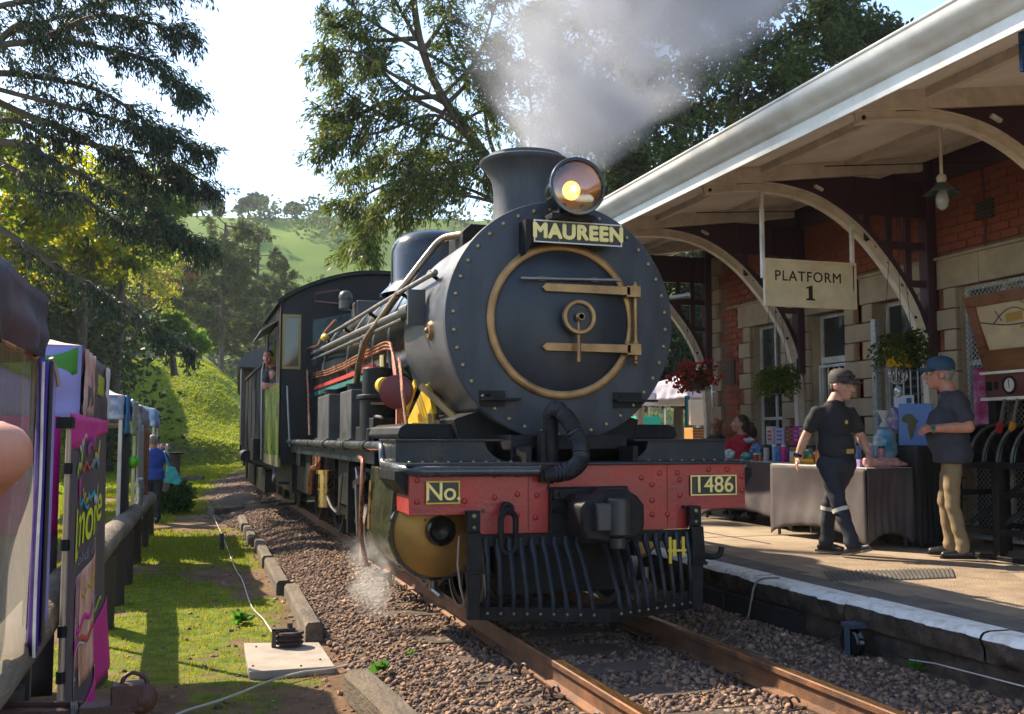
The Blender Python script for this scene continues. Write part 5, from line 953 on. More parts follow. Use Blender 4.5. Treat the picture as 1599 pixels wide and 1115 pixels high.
# ================================================================== people
def remeshed(mb, name, mat, parent, voxel=.008, smooth=4, fold=0, fs=9, seed=0, folds_at=()):
    me = mb.mesh('t', None); ob = bpy.data.objects.new('t', me); COL.objects.link(ob)
    m = ob.modifiers.new('r', 'REMESH'); m.mode = 'VOXEL'; m.voxel_size = voxel; m.use_smooth_shade = True
    s = ob.modifiers.new('s', 'SMOOTH'); s.factor = .5; s.iterations = smooth
    dg = bpy.context.evaluated_depsgraph_get(); out = bpy.data.meshes.new_from_object(ob.evaluated_get(dg)); bpy.data.objects.remove(ob)
    out.name = name
    if fold:
        n = len(out.vertices); co = np.empty(n * 3, np.float32); no = np.empty(n * 3, np.float32); out.vertices.foreach_get('co', co); out.vertices.foreach_get('normal', no)
        co = co.reshape(-1, 3); no = no.reshape(-1, 3)
        wv = (np.sin(co[:, 2] * fs * 3 + 3 * np.sin(co[:, 0] * fs + seed) + 2 * np.sin(co[:, 1] * fs * 1.3)) + .6 * np.sin(co[:, 2] * fs * 7 + co[:, 0] * 25 + seed))
        amp = np.full(n, fold)
        for p_, rad, k_ in folds_at: amp = amp + k_ * np.exp(-((co - np.array(p_)) ** 2).sum(1) / rad ** 2)
        co += no * (wv * amp)[:, None]; out.vertices.foreach_set('co', co.ravel()); out.update()
    out.materials.clear(); out.materials.append(mat); out.shade_smooth()
    return link(name, out, parent)
def cap(b, p, q, r0, r1, n=14):
    p, q = Vector(p), Vector(q); b.cyl(p, q, r0, r1, n); b.sphere(p, r0, n, 10); b.sphere(q, r1, n, 10)
def hand(b, wrist, palm_dir, back, thumb_side, s=1.0, curl=.5):
    """palm and five fingers; palm_dir = along the hand, back = back-of-hand normal, thumb_side = towards the thumb"""
    w_, d, bk = Vector(wrist), Vector(palm_dir).normalized(), Vector(back); bk = (bk - d * bk.dot(d)).normalized(); sd = d.cross(bk)
    if sd.dot(Vector(thumb_side)) < 0: sd = -sd
    for t in (-.6, -.2, .2, .6): cap(b, w_ + sd * .018 * t, w_ + d * .085 * s + sd * .036 * t * s, .017 * s, .0135 * s, 10)
    for i, (o, L_, r) in enumerate(((.033, .068, .0095), (.011, .078, .0098), (-.011, .072, .0094), (-.032, .055, .0082))):
        p0 = w_ + (d * .085 + sd * o) * s; c = curl * (.8 + .15 * i); dd = d.copy()
        for L2 in (.45, .32, .23):
            dd = (dd - bk * c * .55).normalized(); p1 = p0 + dd * L_ * L2 * s; cap(b, p0, p1, r * s, r * .93 * s, 8); p0 = p1
    p0 = w_ + (d * .025 + sd * .026) * s; p1 = p0 + (d * .03 + sd * .028 - bk * .012) * s; p2 = p1 + (d * .036 + sd * .004 - bk * .01) * s; cap(b, p0, p1, .013 * s, .0105 * s, 8); cap(b, p1, p2, .0105 * s, .0085 * s, 8)
skinM = M('skin', (.50, .27, .185), .5, var=.10, scale=12, col2=(.44, .21, .145), s2=8, mix2=.4, ss=.12, bump=.08, bscale=120)
skin2M = M('skin_sunburnt', (.46, .21, .135), .5, var=.16, scale=14, col2=(.36, .13, .085), s2=8, mix2=.4, ss=.12, bump=.1, bscale=150)
eyeM = M('eye_dark', (.02, .015, .012), .2); eyeW = M('eye_white', (.6, .57, .53), .3); lipM = M('lips', (.33, .12, .10), .5)
def head_parts(b, c, f, s=1.0, tilt=0.0, jaw=1.0):
    """head volume; c = centre, f = facing direction"""
    f = Vector(f).normalized(); sd = f.cross(Vector((0, 0, 1))).normalized(); up = sd.cross(f)
    Rm = Matrix((sd, f, up)).transposed(); L_ = lambda x, y, z: Vector(c) + (sd * x + f * y + up * z) * s
    b.sphere(L_(0, -.012, .03), (.076 * s, .096 * s, .092 * s), 20, 14, Rm); b.sphere(L_(0, .022, -.03), (.063 * s, .072 * s, .085 * s), 18, 12, Rm)
    b.sphere(L_(0, .045, -.088), (.036 * s * jaw, .036 * s, .026 * s), 14, 10, Rm); b.sphere(L_(0, .086, .035), (.05 * s, .016 * s, .012 * s), 12, 8, Rm)
    cap(b, L_(0, .088, .018), L_(0, .112, -.026), .010 * s, .0155 * s, 10); b.sphere(L_(.011, .098, -.031), .0095 * s, 8, 6); b.sphere(L_(-.011, .098, -.031), .0095 * s, 8, 6)
    b.sphere(L_(0, .086, -.062), (.026 * s, .012 * s, .008 * s), 10, 8, Rm); b.sphere(L_(0, .082, -.073), (.022 * s, .012 * s, .008 * s), 10, 8, Rm)
    for q in (-1, 1):
        b.sphere(L_(.042 * q, .068, -.02), (.024 * s, .02 * s, .02 * s), 10, 8, Rm)
        b.sphere(L_(.077 * q, -.008, -.008), (.009 * s, .02 * s, .033 * s), 10, 8, Rm); b.torus(L_(.082 * q, -.01, -.006), sd, .02 * s, .006 * s, 12, 6)
    return L_, Rm
def face_bits(parent, L_, Rm, s=1.0, brow=None):
    for q in (-1, 1):
        e = part('eye', eyeW, parent, lambda b: b.sphere(L_(.031 * q, .079, .012), .0115 * s, 10, 8)); part('iris', eyeM, e, lambda b: b.sphere(L_(.031 * q, .0865, .012), .0062 * s, 8, 6))
        if brow: part('eyebrow', brow, parent, lambda b: b.tube([L_(.015 * q, .096, .036), L_(.033 * q, .096, .042), L_(.052 * q, .084, .037)], .0042 * s, 6))
    part('lips', lipM, parent, lambda b: b.sphere(L_(0, .0935, -.067), (.022 * s, .006 * s, .0055 * s), 10, 6, Rm))
def cam_rz(p): d = Vector(p) - Vector(CAM); return -math.atan2(d.x, d.y)
def person(label, base, J, face, outfit, group=None, rz=None, voxel=.008, name='person'):
    """J: joints in a frame that looks at the figure: x right, y away, z up, in metres from the base"""
    rz = cam_rz(base) if rz is None else rz
    t = thing(name, label, 'person', tuple(base), rz, group); LOCAL[0] = True
    j = {k_: Vector(v_) for k_, v_ in J.items()}; o = outfit; sk = o.get('skin', skinM); hs = o.get('hs', 1.0)
    b = MB(); L_, Rm = head_parts(b, j['head'], face, hs, jaw=o.get('jaw', 1)); cap(b, j['head'] + Vector((0, 0, -.06)) - Vector(face).normalized() * .025, j['neck'], .058 * hs, .064 * hs)
    belly = o.get('belly', 0)
    for a in 'LR':
        cap(b, j['neck'] + Vector((0, 0, -.05)), j['sh' + a] + Vector((0, 0, -.02)), .04, .035); cap(b, j['sh' + a] + Vector((0, 0, -.02)), j['el' + a], .042 * o.get('arm', 1), o.get('elr', .042) * o.get('arm', 1)); cap(b, j['el' + a], j['el' + a].lerp(j['wr' + a], .3), o.get('elr', .042) * o.get('arm', 1), .043 * o.get('arm', 1)); cap(b, j['el' + a].lerp(j['wr' + a], .3), j['wr' + a], .043 * o.get('arm', 1), .028 * o.get('arm', 1))
        hd_ = j.get('hd' + a, j['wr' + a] + (j['wr' + a] - j['el' + a])) - j['wr' + a]; hand(b, j['wr' + a], hd_, o.get('back' + a, (0, -1, .2)), o.get('thumb' + a, (0, 0, 1)), o.get('hands', 1.0), o.get('curl', .5))
        if 'kn' + a in j: cap(b, j['hip' + a], j['kn' + a], .07, .05); cap(b, j['kn' + a], j['an' + a], .05, .036)
    cap(b, j['neck'] + Vector((0, 0, -.1)), j['pel'], .09, .1)
    body = remeshed(b, 'body', sk, t, voxel, 3)
    face_bits(body, L_, Rm, hs, o.get('brow'))
    # shirt
    b = MB(); up_ = (j['shL'] + j['shR']) / 2; ax = (j['shL'] - j['shR']).normalized(); fr = ax.cross(Vector((0, 0, 1))) * -1
    ch_ = up_.lerp(j['pel'], .35); wa = up_.lerp(j['pel'], .72); W_ = (j['shL'] - j['shR']).length
    R2 = Matrix((ax, Vector((0, 0, 1)).cross(ax), Vector((0, 0, 1)))).transposed(); sw = o.get('girth', 1)
    cap(b, j['neck'] + Vector((0, 0, -.045)), j['shL'] + Vector((0, 0, -.012)), .06, .054); cap(b, j['neck'] + Vector((0, 0, -.045)), j['shR'] + Vector((0, 0, -.012)), .06, .054)
    b.sphere(ch_ + Vector((0, 0, .06)), (W_ * .53 * sw, .125 * sw, .20), 22, 14, R2); b.sphere(ch_, (W_ * .51 * sw, .13 * sw, .24), 22, 14, R2); b.sphere(wa, (W_ * .47 * sw, .125 * sw, .19), 22, 14, R2)
    hem = o.get('hem', -.02); b.lathe([(.001, -.06), (1.0, -.06), (1.02, 0), (.98, .12), (.001, .12)], (0, 0, 0), (0, 0, 1), 28)
    kk = len(b.v) - 28 * 5
    for i in range(kk, len(b.v)):
        x, y, z = b.v[i]; q = j['pel'] + R2 @ Vector((x * W_ * .52 * sw, y * .145 * sw, z + hem)); b.v[i] = tuple(q)
    if belly: b.sphere(wa.lerp(ch_, .25) + Vector(o['bellydir']) * belly, (.165, .17, .25), 20, 14)
    for a in 'LR':
        sl_ = o.get('sleeve', .62); e_ = j['sh' + a].lerp(j['el' + a], sl_); cap(b, j['sh' + a] + Vector((0, 0, -.012)), e_, .064 * o.get('arm', 1), .068 * o.get('arm', 1))
        if sl_ >= 1: cap(b, j['el' + a], j['wr' + a].lerp(j['el' + a], .06), .062, .045)
    shirt = remeshed(b, 'shirt', o['shirt'], t, .011, o.get('smooth', 4), o.get('fold', .0045), 8, len(label), [(tuple(wa), .18, .003)])
    # collar
    if o.get('collar', True):
        part('collar', o.get('collarmat', o['shirt']), shirt, lambda b: b.tube([j['neck'] + Vector((0, 0, -.012)) + R2 @ Vector((.07 * math.cos(a), .066 * math.sin(a) , -.016 * math.sin(a + 0))) for a in np.linspace(0, 2 * math.pi, 20)][:-1], .014, 8, closed=True, sq=1.8))
    if 'knL' in j:
        b = MB(); tr = o.get('leg', 1.0)
        for a in 'LR':
            cap(b, j['hip' + a] + Vector((0, 0, .0)), j['kn' + a], .098 * tr, .070 * tr); an = j['an' + a] + Vector((0, 0, .0)); cap(b, j['kn' + a], an.lerp(j['kn' + a], .06), .070 * tr, .060 * tr); b.cyl(an.lerp(j['kn' + a], .2), an + Vector((0, 0, -.035)), .064 * tr, .066 * tr, 16)
        pv = o.get('pelv', 1.0); b.sphere(j['pel'] + Vector((0, 0, -.02)), (W_ * .47 * sw * pv, .13 * sw * pv, .13 * pv), 20, 12, R2)
        fa = [(tuple(j['kn' + a]), .12, .003) for a in 'LR'] + [(tuple(j['an' + a]), .12, .005) for a in 'LR'] + [(tuple(j['pel'] + Vector((0, 0, -.1))), .14, .004)]
        trs = remeshed(b, 'trousers', o['trousers'], t, .010, 3, .002, 10, 3, fa)
        if o.get('belt'):
            bl = part('belt', o['belt'], t, lambda b: b.lathe([(.95, -.02), (1.03, -.02), (1.03, .02), (.95, .02)], (0, 0, 0), (0, 0, 1), 32))
            for v_ in bl.data.vertices: v_.co = j['pel'] + R2 @ Vector((v_.co.x * W_ * .485 * sw, v_.co.y * .137 * sw, v_.co.z + .085))
            part('buckle', brassM, bl, lambda b: b.obox(j['pel'] + R2 @ Vector((W_ * .18, -.135 * sw, .085)), (.075, .025, .045), R2), None, .004)
        if o.get('strip'):
            for a in 'LR': part('reflective_strip', o['strip'], trs, lambda b: b.tube([j['kn' + a].lerp(j['an' + a], .02), j['kn' + a].lerp(j['an' + a], .12)], .0795 * tr, 18, caps=False))
        for a in 'LR':
            td = Vector(o.get('toe' + a, (0, -1, 0))).normalized(); an = j['an' + a]; b = MB(); h_ = an.z
            z0 = an - Vector((0, 0, .085)); hl_ = z0 - td * .055
            cap(b, hl_ + Vector((0, 0, .045)), z0 + td * .10 + Vector((0, 0, .04)), .040, .040); cap(b, z0 + td * .10 + Vector((0, 0, .036)), z0 + td * .165 + Vector((0, 0, .032)), .040, .034); cap(b, an + Vector((0, 0, .01)), z0 + Vector((0, 0, .05)), .043, .045)
            sh_ = remeshed(b, 'shoe', o['shoe'], t, .008, 2)
            part('sole', o.get('sole', ironM), sh_, lambda b: b.prism([(-.1, -.036), (-.06, -.042), (.06, -.04), (.13, -.045), (.19, -.03), (.205, 0), (.19, .03), (.13, .045), (.06, .04), (-.06, .042), (-.1, .036), (-.108, 0)], z0, td, Vector((0, 0, 1)).cross(td).normalized(), td.cross(Vector((0, 0, 1)).cross(td).normalized()).normalized() * .018), None)
    # hair, cap
    if o.get('hair'):
        b = MB(); hh = o.get('hairshape', 'short')
        cpw = .92 if o.get('cap') else 1.0; b.sphere(L_(0, -.028, .042), (.083 * hs * cpw, .096 * hs * cpw, .092 * hs * cpw), 20, 14, Rm)
        if hh == 'long': b.sphere(L_(0, -.06, -.03), (.078 * hs, .06 * hs, .1 * hs), 16, 12, Rm); b.sphere(L_(.0, -.15, -.05), (.05, .055, .10), 14, 10, Rm); b.sphere(L_(.02, -.2, -.1), (.04, .05, .08), 14, 10, Rm)
        elif hh == 'short': b.sphere(L_(0, -.045, -.005), (.074 * hs, .052 * hs, .06 * hs), 16, 12, Rm)
        elif hh == 'bald': b = MB(); b.sphere(L_(0, -.06, -.02), (.078 * hs, .05 * hs, .05 * hs), 16, 12, Rm)
        h_ = remeshed(b, 'hair', o['hair'], t, .007, 2, .0025, 30, 1)
    if o.get('beard'):
        b = MB(); b.sphere(L_(0, .045, -.085), (.052 * hs, .05 * hs, .04 * hs), 14, 10, Rm); b.sphere(L_(0, .085, -.052), (.03, .014, .008), 10, 8, Rm); remeshed(b, 'beard', o['beard'], t, .006, 2, .002, 40)
    if o.get('glasses'):
        part('spectacles', eyeM, t, lambda b: [b.torus(L_(.032 * q, .105, .012), Vector(face), .022, .0025, 18, 6) for q in (-1, 1)] + [b.tube([L_(.054 * q, .1, .014), L_(.08 * q, .0, .012)], .002, 5) for q in (-1, 1)] + [b.tube([L_(-.01, .11, .014), L_(.01, .11, .014)], .002, 5)])
    if o.get('cap'):
        b = MB(); prof = [(.094, -.012), (.097, .02), (.094, .055), (.078, .088), (.045, .105), (.001, .11)]
        b.lathe(prof, (0, 0, 0), (0, 0, 1), 32)
        b.v = [tuple(L_(x * .90, y * 1.12 - .008, z + .045)) for x, y, z in b.v]
        cp_ = b.build('cap', o['cap'], t, 60)
        def brim(b):
            up = []; 
            for i in range(13):
                a = -1.15 + 2.3 * i / 12
                for q, (rr, dz) in enumerate(((.082, .0), (.12, .004), (.165 - .035 * abs(a) ** 1.6, -.012))):
                    up.append(L_(math.sin(a) * (rr if q < 2 else rr * .72), math.cos(a) * rr * (1.1 if q == 0 else 1.12), .05 + dz - .016 * abs(math.sin(a)) ** 2))
            vs = up + [v_ + Vector((0, 0, -.006)) for v_ in up]; n = len(up)
            fs = [(i * 3 + q, (i + 1) * 3 + q, (i + 1) * 3 + q + 1, i * 3 + q + 1) for i in range(12) for q in range(2)]
            fs2 = [tuple(x + n for x in f_[::-1]) for f_ in fs] + [(i * 3 + 2, (i + 1) * 3 + 2, (i + 1) * 3 + 2 + n, i * 3 + 2 + n) for i in range(12)]
            b.add(vs, fs + fs2)
        part('peak', o['cap'], cp_, brim, 60); part('button', o['cap'], cp_, lambda b: b.sphere(L_(0, -.008, .156), .009, 8, 6))
        if o.get('shades'):
            part('sunglasses', M('shades_lens', (.06, .055, .06), .08, metal=.4), t, lambda b: [b.sphere(L_(.036 * q, .088, .088), (.032, .012, .018), 12, 8, Rm) for q in (-1, 1)] + [b.tube([L_(.066 * q, .08, .09), L_(.088 * q, .0, .085)], .004, 6) for q in (-1, 1)])
    if o.get('watch'):
        a, m1, m2 = o['watch']; d_ = (j['wr' + a] - j['el' + a]).normalized(); p_ = j['wr' + a] - d_ * .02
        wt = part('wristwatch', m1, t, lambda b: b.tube([p_ - d_ * .012, p_ + d_ * .012], .036 * o.get('arm', 1), 18)); part('watch_face', m2, wt, lambda b: b.cyl(p_ + Vector(o['watchdir']) * .026, p_ + Vector(o['watchdir']) * .045, .021, n=18))
    LOCAL[0] = False; return t
navyM = M('shirt_black_cotton', (.014, .015, .019), .85, var=.2, scale=6, bump=.15, bscale=200)
navy2M = M('polo_dark_navy', (.030, .032, .045), .8, var=.2, scale=6, bump=.15, bscale=200)
overM = M('work_trousers_navy', (.014, .017, .03), .8, var=.25, scale=8, bump=.15, bscale=150)
khakiM = M('chinos_khaki', (.21, .145, .075), .8, var=.15, scale=8, bump=.15, bscale=150)
shoeM = M('shoe_black', (.016, .015, .015), .4, var=.3); beltM = M('belt_leather', (.02, .015, .013), .5)
hairG = M('hair_grey', (.22, .20, .18), .6, var=.3, scale=60, bump=.5, bscale=150); hairB = M('hair_brown', (.05, .03, .02), .6, var=.3, scale=60, bump=.5, bscale=150)
browM = M('brow_brown', (.05, .03, .02), .8)
walker = person('man in dark cap, black shirt and reflective banded work trousers walking past the tables', pZ(1308, 868, PZ), dict(
    head=(.07, -.01, 1.548), neck=(.005, .0, 1.40), shL=(.142, .09, 1.325), shR=(-.145, -.08, 1.325), elL=(.235, .13, 1.08), elR=(-.258, -.06, 1.09), wrL=(.285, .02, .94), hdL=(.315, -.04, .86), wrR=(-.335, -.07, .90), hdR=(-.345, -.11, .81),
    pel=(.01, .0, .87), hipL=(.095, .06, .84), hipR=(-.075, -.05, .84), knL=(-.06, .12, .45), anL=(-.10, .16, .10), knR=(.03, -.10, .45), anR=(.135, -.16, .12)), (.88, -.46, -.06),
    dict(shirt=navyM, trousers=overM, shoe=shoeM, belt=beltM, strip=M('reflective_silver', (.5, .5, .46), .4, var=.1), cap=M('cap_charcoal', (.045, .036, .034), .8, var=.15), shades=True, hair=hairB, brow=browM, toeL=(.75, -.5, 0), toeR=(.8, -.5, .25), watch=('R', ironM, M('watch_dial', (.05, .05, .05), .2, metal=.5)), watchdir=(-.5, -.85, 0), girth=.98, backL=(.8, -.3, 0), backR=(-.9, -.2, 0), thumbL=(0, -1, 0), thumbR=(0, -1, .0), curl=.7, hem=.10, hs=1.10, sole=M('sole_grey', (.10, .095, .09), .7)))
LOCAL[0] = True
part('breast_badge', M('badge_gold', (.45, .35, .08), .5), walker, lambda b: b.sphere((.105, -.092, 1.22), (.016, .012, .02), 10, 6))
LOCAL[0] = False
talker = person('man in blue cap, navy polo shirt and khaki chinos standing with hands together', pZ(1498, 872, PZ), dict(
    head=(-.115, .0, 1.648), neck=(-.035, .0, 1.49), shL=(.02, -.155, 1.42), shR=(.0, .175, 1.43), elL=(.115, -.22, 1.17), elR=(.06, .26, 1.17), wrL=(-.195, -.20, 1.16), hdL=(-.275, -.15, 1.14), wrR=(-.24, .03, 1.165), hdR=(-.305, -.06, 1.15),
    pel=(-.03, .0, .965), hipL=(-.03, -.065, .92), hipR=(-.03, .075, .92), knL=(-.045, -.11, .51), anL=(.04, -.12, .095), knR=(-.105, .13, .51), anR=(-.065, .14, .095)), (-1, -.10, .05),
    dict(skin=skin2M, shirt=navy2M, trousers=khakiM, shoe=shoeM, cap=M('cap_blue', (.012, .05, .095), .75, var=.15), hair=hairG, hairshape='short', brow=browM, belly=.072, smooth=9, bellydir=(-1, 0, -.05), girth=1.16, arm=1.18, toeL=(-.95, -.25, 0), toeR=(-1, .0, 0), watch=('L', M('watch_strap_teal', (.02, .18, .13), .5), M('watch_black', (.01, .01, .012), .15)), watchdir=(-.1, -.95, .2), backL=(-.2, -.9, .35), backR=(0, .8, .5), thumbL=(0, .2, 1), thumbR=(0, 0, 1), curl=.85, leg=.92, hem=-.05, hs=1.14, pelv=.80))
def sit(base, facing, **k):
    return dict(head=(0, 0, 1.24), neck=(0, .01, 1.08), shL=(.17, .0, 1.02), shR=(-.17, .0, 1.02), elL=(.23, -.05, .76), elR=(-.23, -.05, .76), wrL=(.1, -.26, .70), wrR=(-.1, -.26, .70), pel=(0, .04, .6), hipL=(.09, .03, .56), hipR=(-.09, .03, .56), knL=(.12, -.40, .55), knR=(-.12, -.40, .55), anL=(.12, -.42, .1), anR=(-.12, -.42, .1), **k)
Js = sit(0, 0); Js.update(shL=(.13, .12, .92), shR=(-.13, -.12, .92))
p1 = pX(1118, 700, 4.72); p2 = pX(1158, 700, 4.55)
redsh = M('tshirt_red', (.42, .012, .025), .8, var=.15, bump=.15, bscale=150)
j2 = sit(0, 0); j2.update(head=(-.02, 0, 1.26), elR=(-.27, -.1, .74), wrR=(-.2, -.3, .78), elL=(.2, -.1, .74))
seats = []
for pp, lab in ((p1, 'a'), (p2, 'b')): seats.append(Vector((pp[0], pp[1], PZ)))
person('bearded balding man in spectacles and dark jacket sitting behind the table', seats[0], sit(0, 0), (-.15, -1, -.08), dict(shirt=M('jacket_olive', (.05, .04, .025), .85, var=.2), trousers=overM, shoe=shoeM, hair=hairG, hairshape='bald', beard=hairG, glasses=True, brow=browM, sleeve=1.0, skin=skin2M, girth=1.05))
person('woman in a red T-shirt with dark hair tied back sitting behind the table', seats[1], j2, (-1, -.15, .1), dict(shirt=redsh, trousers=overM, shoe=shoeM, hair=hairB, hairshape='long', brow=browM, girth=1.05, sleeve=.7, collar=False))
for i, s_ in enumerate(seats):
    ct = thing('folding_stool', ['folding stool under the bearded man in spectacles', 'folding stool under the woman in red'][i], 'stool', tuple(s_), cam_rz(s_)); LOCAL[0] = True
    part('seat', navyM, ct, lambda b: b.box((-.2, -.14, .43), (.2, .2, .455)), None, .008)
    for sx in (-1, 1):
        for y0, y1 in ((-.14, .2), (.2, -.14)): part('leg', steelM, ct, lambda b: b.cyl((sx * .17, y0, 0), (sx * .17, y1, .44), .012, n=8))
    LOCAL[0] = False
# driver leaning from the cab
dv = pX(421, 600, -1.38); dv = Vector((-1.20, dv[1] + .15, 1.0))
person('driver leaning out of the cab side window with his arm on the sill', dv, dict(head=(-.20, -.10, 1.56), neck=(-.10, -.04, 1.40), shL=(.06, -.12, 1.32), shR=(-.20, .0, 1.32), elR=(-.25, -.03, 1.12), wrR=(-.06, -.16, 1.10), elL=(.0, -.24, 1.13), wrL=(-.14, -.26, 1.10), pel=(.02, .05, .9), hipL=(.1, .0, .86), hipR=(-.06, .06, .86), knL=(.1, .0, .47), anL=(.1, 0, .1), knR=(-.06, .08, .47), anR=(-.06, .08, .1)), (-.3, -1, -.12), dict(shirt=navy2M, trousers=overM, shoe=shoeM, hair=hairB, brow=browM, skin=skin2M, sleeve=.6))
# woman photographing the train
wz = float(ground_h(-3.0, 13.0))
wp = pZ(245, 817, wz)
person('woman in a blue top and dark trousers photographing the train by the log fence', wp, dict(head=(-.10, -.02, 1.50), neck=(-.10, .0, 1.36), shL=(-.26, .02, 1.28), shR=(.08, .0, 1.28), elL=(-.2, .22, 1.12), elR=(.16, .22, 1.14), wrL=(.0, .34, 1.34), wrR=(.14, .36, 1.34), pel=(-.09, 0, .88), hipL=(-.18, 0, .84), hipR=(.0, 0, .84), knL=(-.17, .02, .45), knR=(.0, .0, .45), anL=(-.17, .03, .1), anR=(.0, .02, .1)), (.25, 1, .05), dict(shirt=M('top_blue', (.012, .05, .30), .75, var=.2, bump=.15, bscale=150), trousers=overM, shoe=shoeM, hair=hairG, girth=1.12, sleeve=.9, collar=False, toeL=(0, 1, 0), toeR=(0, 1, 0), backL=(0, -1, 0), backR=(0, -1, 0)))
ph = thing('phone', 'dark phone held up by the woman in the blue top', 'phone', tuple(wp)); ph.rotation_euler = (0, 0, cam_rz(wp)); LOCAL[0] = True
part('case', ironM, ph, lambda b: b.box((-.02, .42, 1.38), (.13, .43, 1.47)), None, .006); part('screen', glassM, ph, lambda b: b.box((-.012, .418, 1.386), (.122, .4195, 1.464)), None); LOCAL[0] = False
bg = thing('shoulder_bag', 'turquoise shoulder bag hanging from the woman in the blue top', 'bag', tuple(wp)); bg.rotation_euler = (0, 0, cam_rz(wp)); LOCAL[0] = True
b = MB(); b.prism([(.10, .74), (.36, .70), (.42, .78), (.30, 1.02), (.16, 1.06)], (0, -.10, 0), (1, 0, 0), (0, 0, 1), (0, .09, 0)); remeshed(b, 'bag_body', M('bag_turquoise', (.04, .34, .38), .7, var=.25), bg, .012, 5, .005, 11)
part('strap', M('bag_turquoise', (0, 0, 0)), bg, lambda b: b.tube([(.18, -.06, 1.0), (.1, -.06, 1.3), (.1, .06, 1.33), (.2, .02, 1.05)], .012, 6)); LOCAL[0] = False
# bystander whose elbow comes into the frame
eb = Vector(pD(63, 708, 1.0)); bs = Vector((-3.17, -5.85, float(ground_h(-3.17, -5.85))))
inv = Matrix.Translation(bs) @ Matrix.Rotation(R(-8), 4, 'Z'); iv = inv.inverted(); E_ = iv @ eb
person('bystander in a grey T-shirt at the frame edge, one bare elbow reaching out', bs, dict(head=(0, .06, 1.66), neck=(0, .0, 1.50), shR=(.19, .0, 1.43) if False else (.17, .02, 1.56), shL=(-.2, .0, 1.44), elR=tuple(E_ + Vector((-.034, 0, .0))), wrR=tuple(E_ + Vector((-.235, .10, -.10))), elL=(-.26, .08, 1.15), wrL=(-.1, .3, 1.2), pel=(0, 0, .93), hipL=(-.1, 0, .9), hipR=(.1, 0, .9), knL=(-.11, .03, .48), knR=(.11, .03, .48), anL=(-.11, 0, .1), anR=(.11, 0, .1)), (0, 1, -.1), dict(shirt=M('tee_grey', (.2, .2, .2), .85), trousers=overM, shoe=shoeM, hair=hairG, sleeve=.35, skin=skin2M, toeL=(0, 1, 0), toeR=(0, 1, 0), collar=False, elr=.026, arm=1.12, backR=(.5, 0, 1)), rz=R(-8))
# ================================================================== left side: fence, stalls, path things
barkM = M('log_bark', (.20, .165, .12), .9, var=.35, scale=9, stretch=(1, .25, 1), col2=(.11, .085, .06), s2=6, bump=.7, bscale=40)
postM = M('post_dark_wood', (.05, .038, .03), .92, var=.4, scale=8, stretch=(1, 1, .3), bump=.7, bscale=40)
def logline(b, P, r, n=14):
    pts = []
    for i in range(len(P) - 1):
        for k_ in range(8): t = k_ / 8; pts.append(Vector(P[i]).lerp(Vector(P[i + 1]), t))
    pts.append(Vector(P[-1])); b.tube([p + Vector((noise.noise(p * .8) * .02, 0, noise.noise(p * .9 + Vector((5, 0, 0))) * .02)) for p in pts], [r * (1 + .10 * noise.noise(p * 2.1)) for p in pts], n)
fe = thing('log_fence', 'low rustic fence of horizontal round logs on short dark posts beside the stalls', 'fence', (-3.24, 3, -.3))
for A_, B_ in (((-3.31, -7, .46), (-3.30, -.2, .42)), ((-3.30, -.1, .42), (-3.26, 5.2, .36)), ((-3.26, 5.3, .35), (-3.18, 11.2, .29)), ((-3.05, 15.5, .28), (-2.98, 27.0, .24))): part('rail_log', barkM, fe, lambda b: logline(b, [A_, B_], .105), 50)
for y in (-5.5, -2.2, .8, 2.6, 3.9, 5.3, 7.2, 9.2, 11.0, 16, 18.5, 21, 24, 26.8): part('post', postM, fe, lambda b: logline(b, [(-3.31 + .009 * y, y, -.45), (-3.31 + .009 * y, y, .31 - .006 * y)], .11), 50)
cpst = thing('capped_post', 'thick round timber post with a flat dark cap at the far end of the fence', 'post', tuple(pZ(270, 762, -.3)))
c0 = Vector(pZ(270, 762, -.3)); part('shaft', postM, cpst, lambda b: logline(b, [c0 - Vector((0, 0, .2)), c0 + Vector((0, 0, 1.05))], .2), 50); part('cap', ironM, cpst, lambda b: b.cyl(c0 + Vector((0, 0, 1.04)), c0 + Vector((0, 0, 1.1)), .3, n=20))
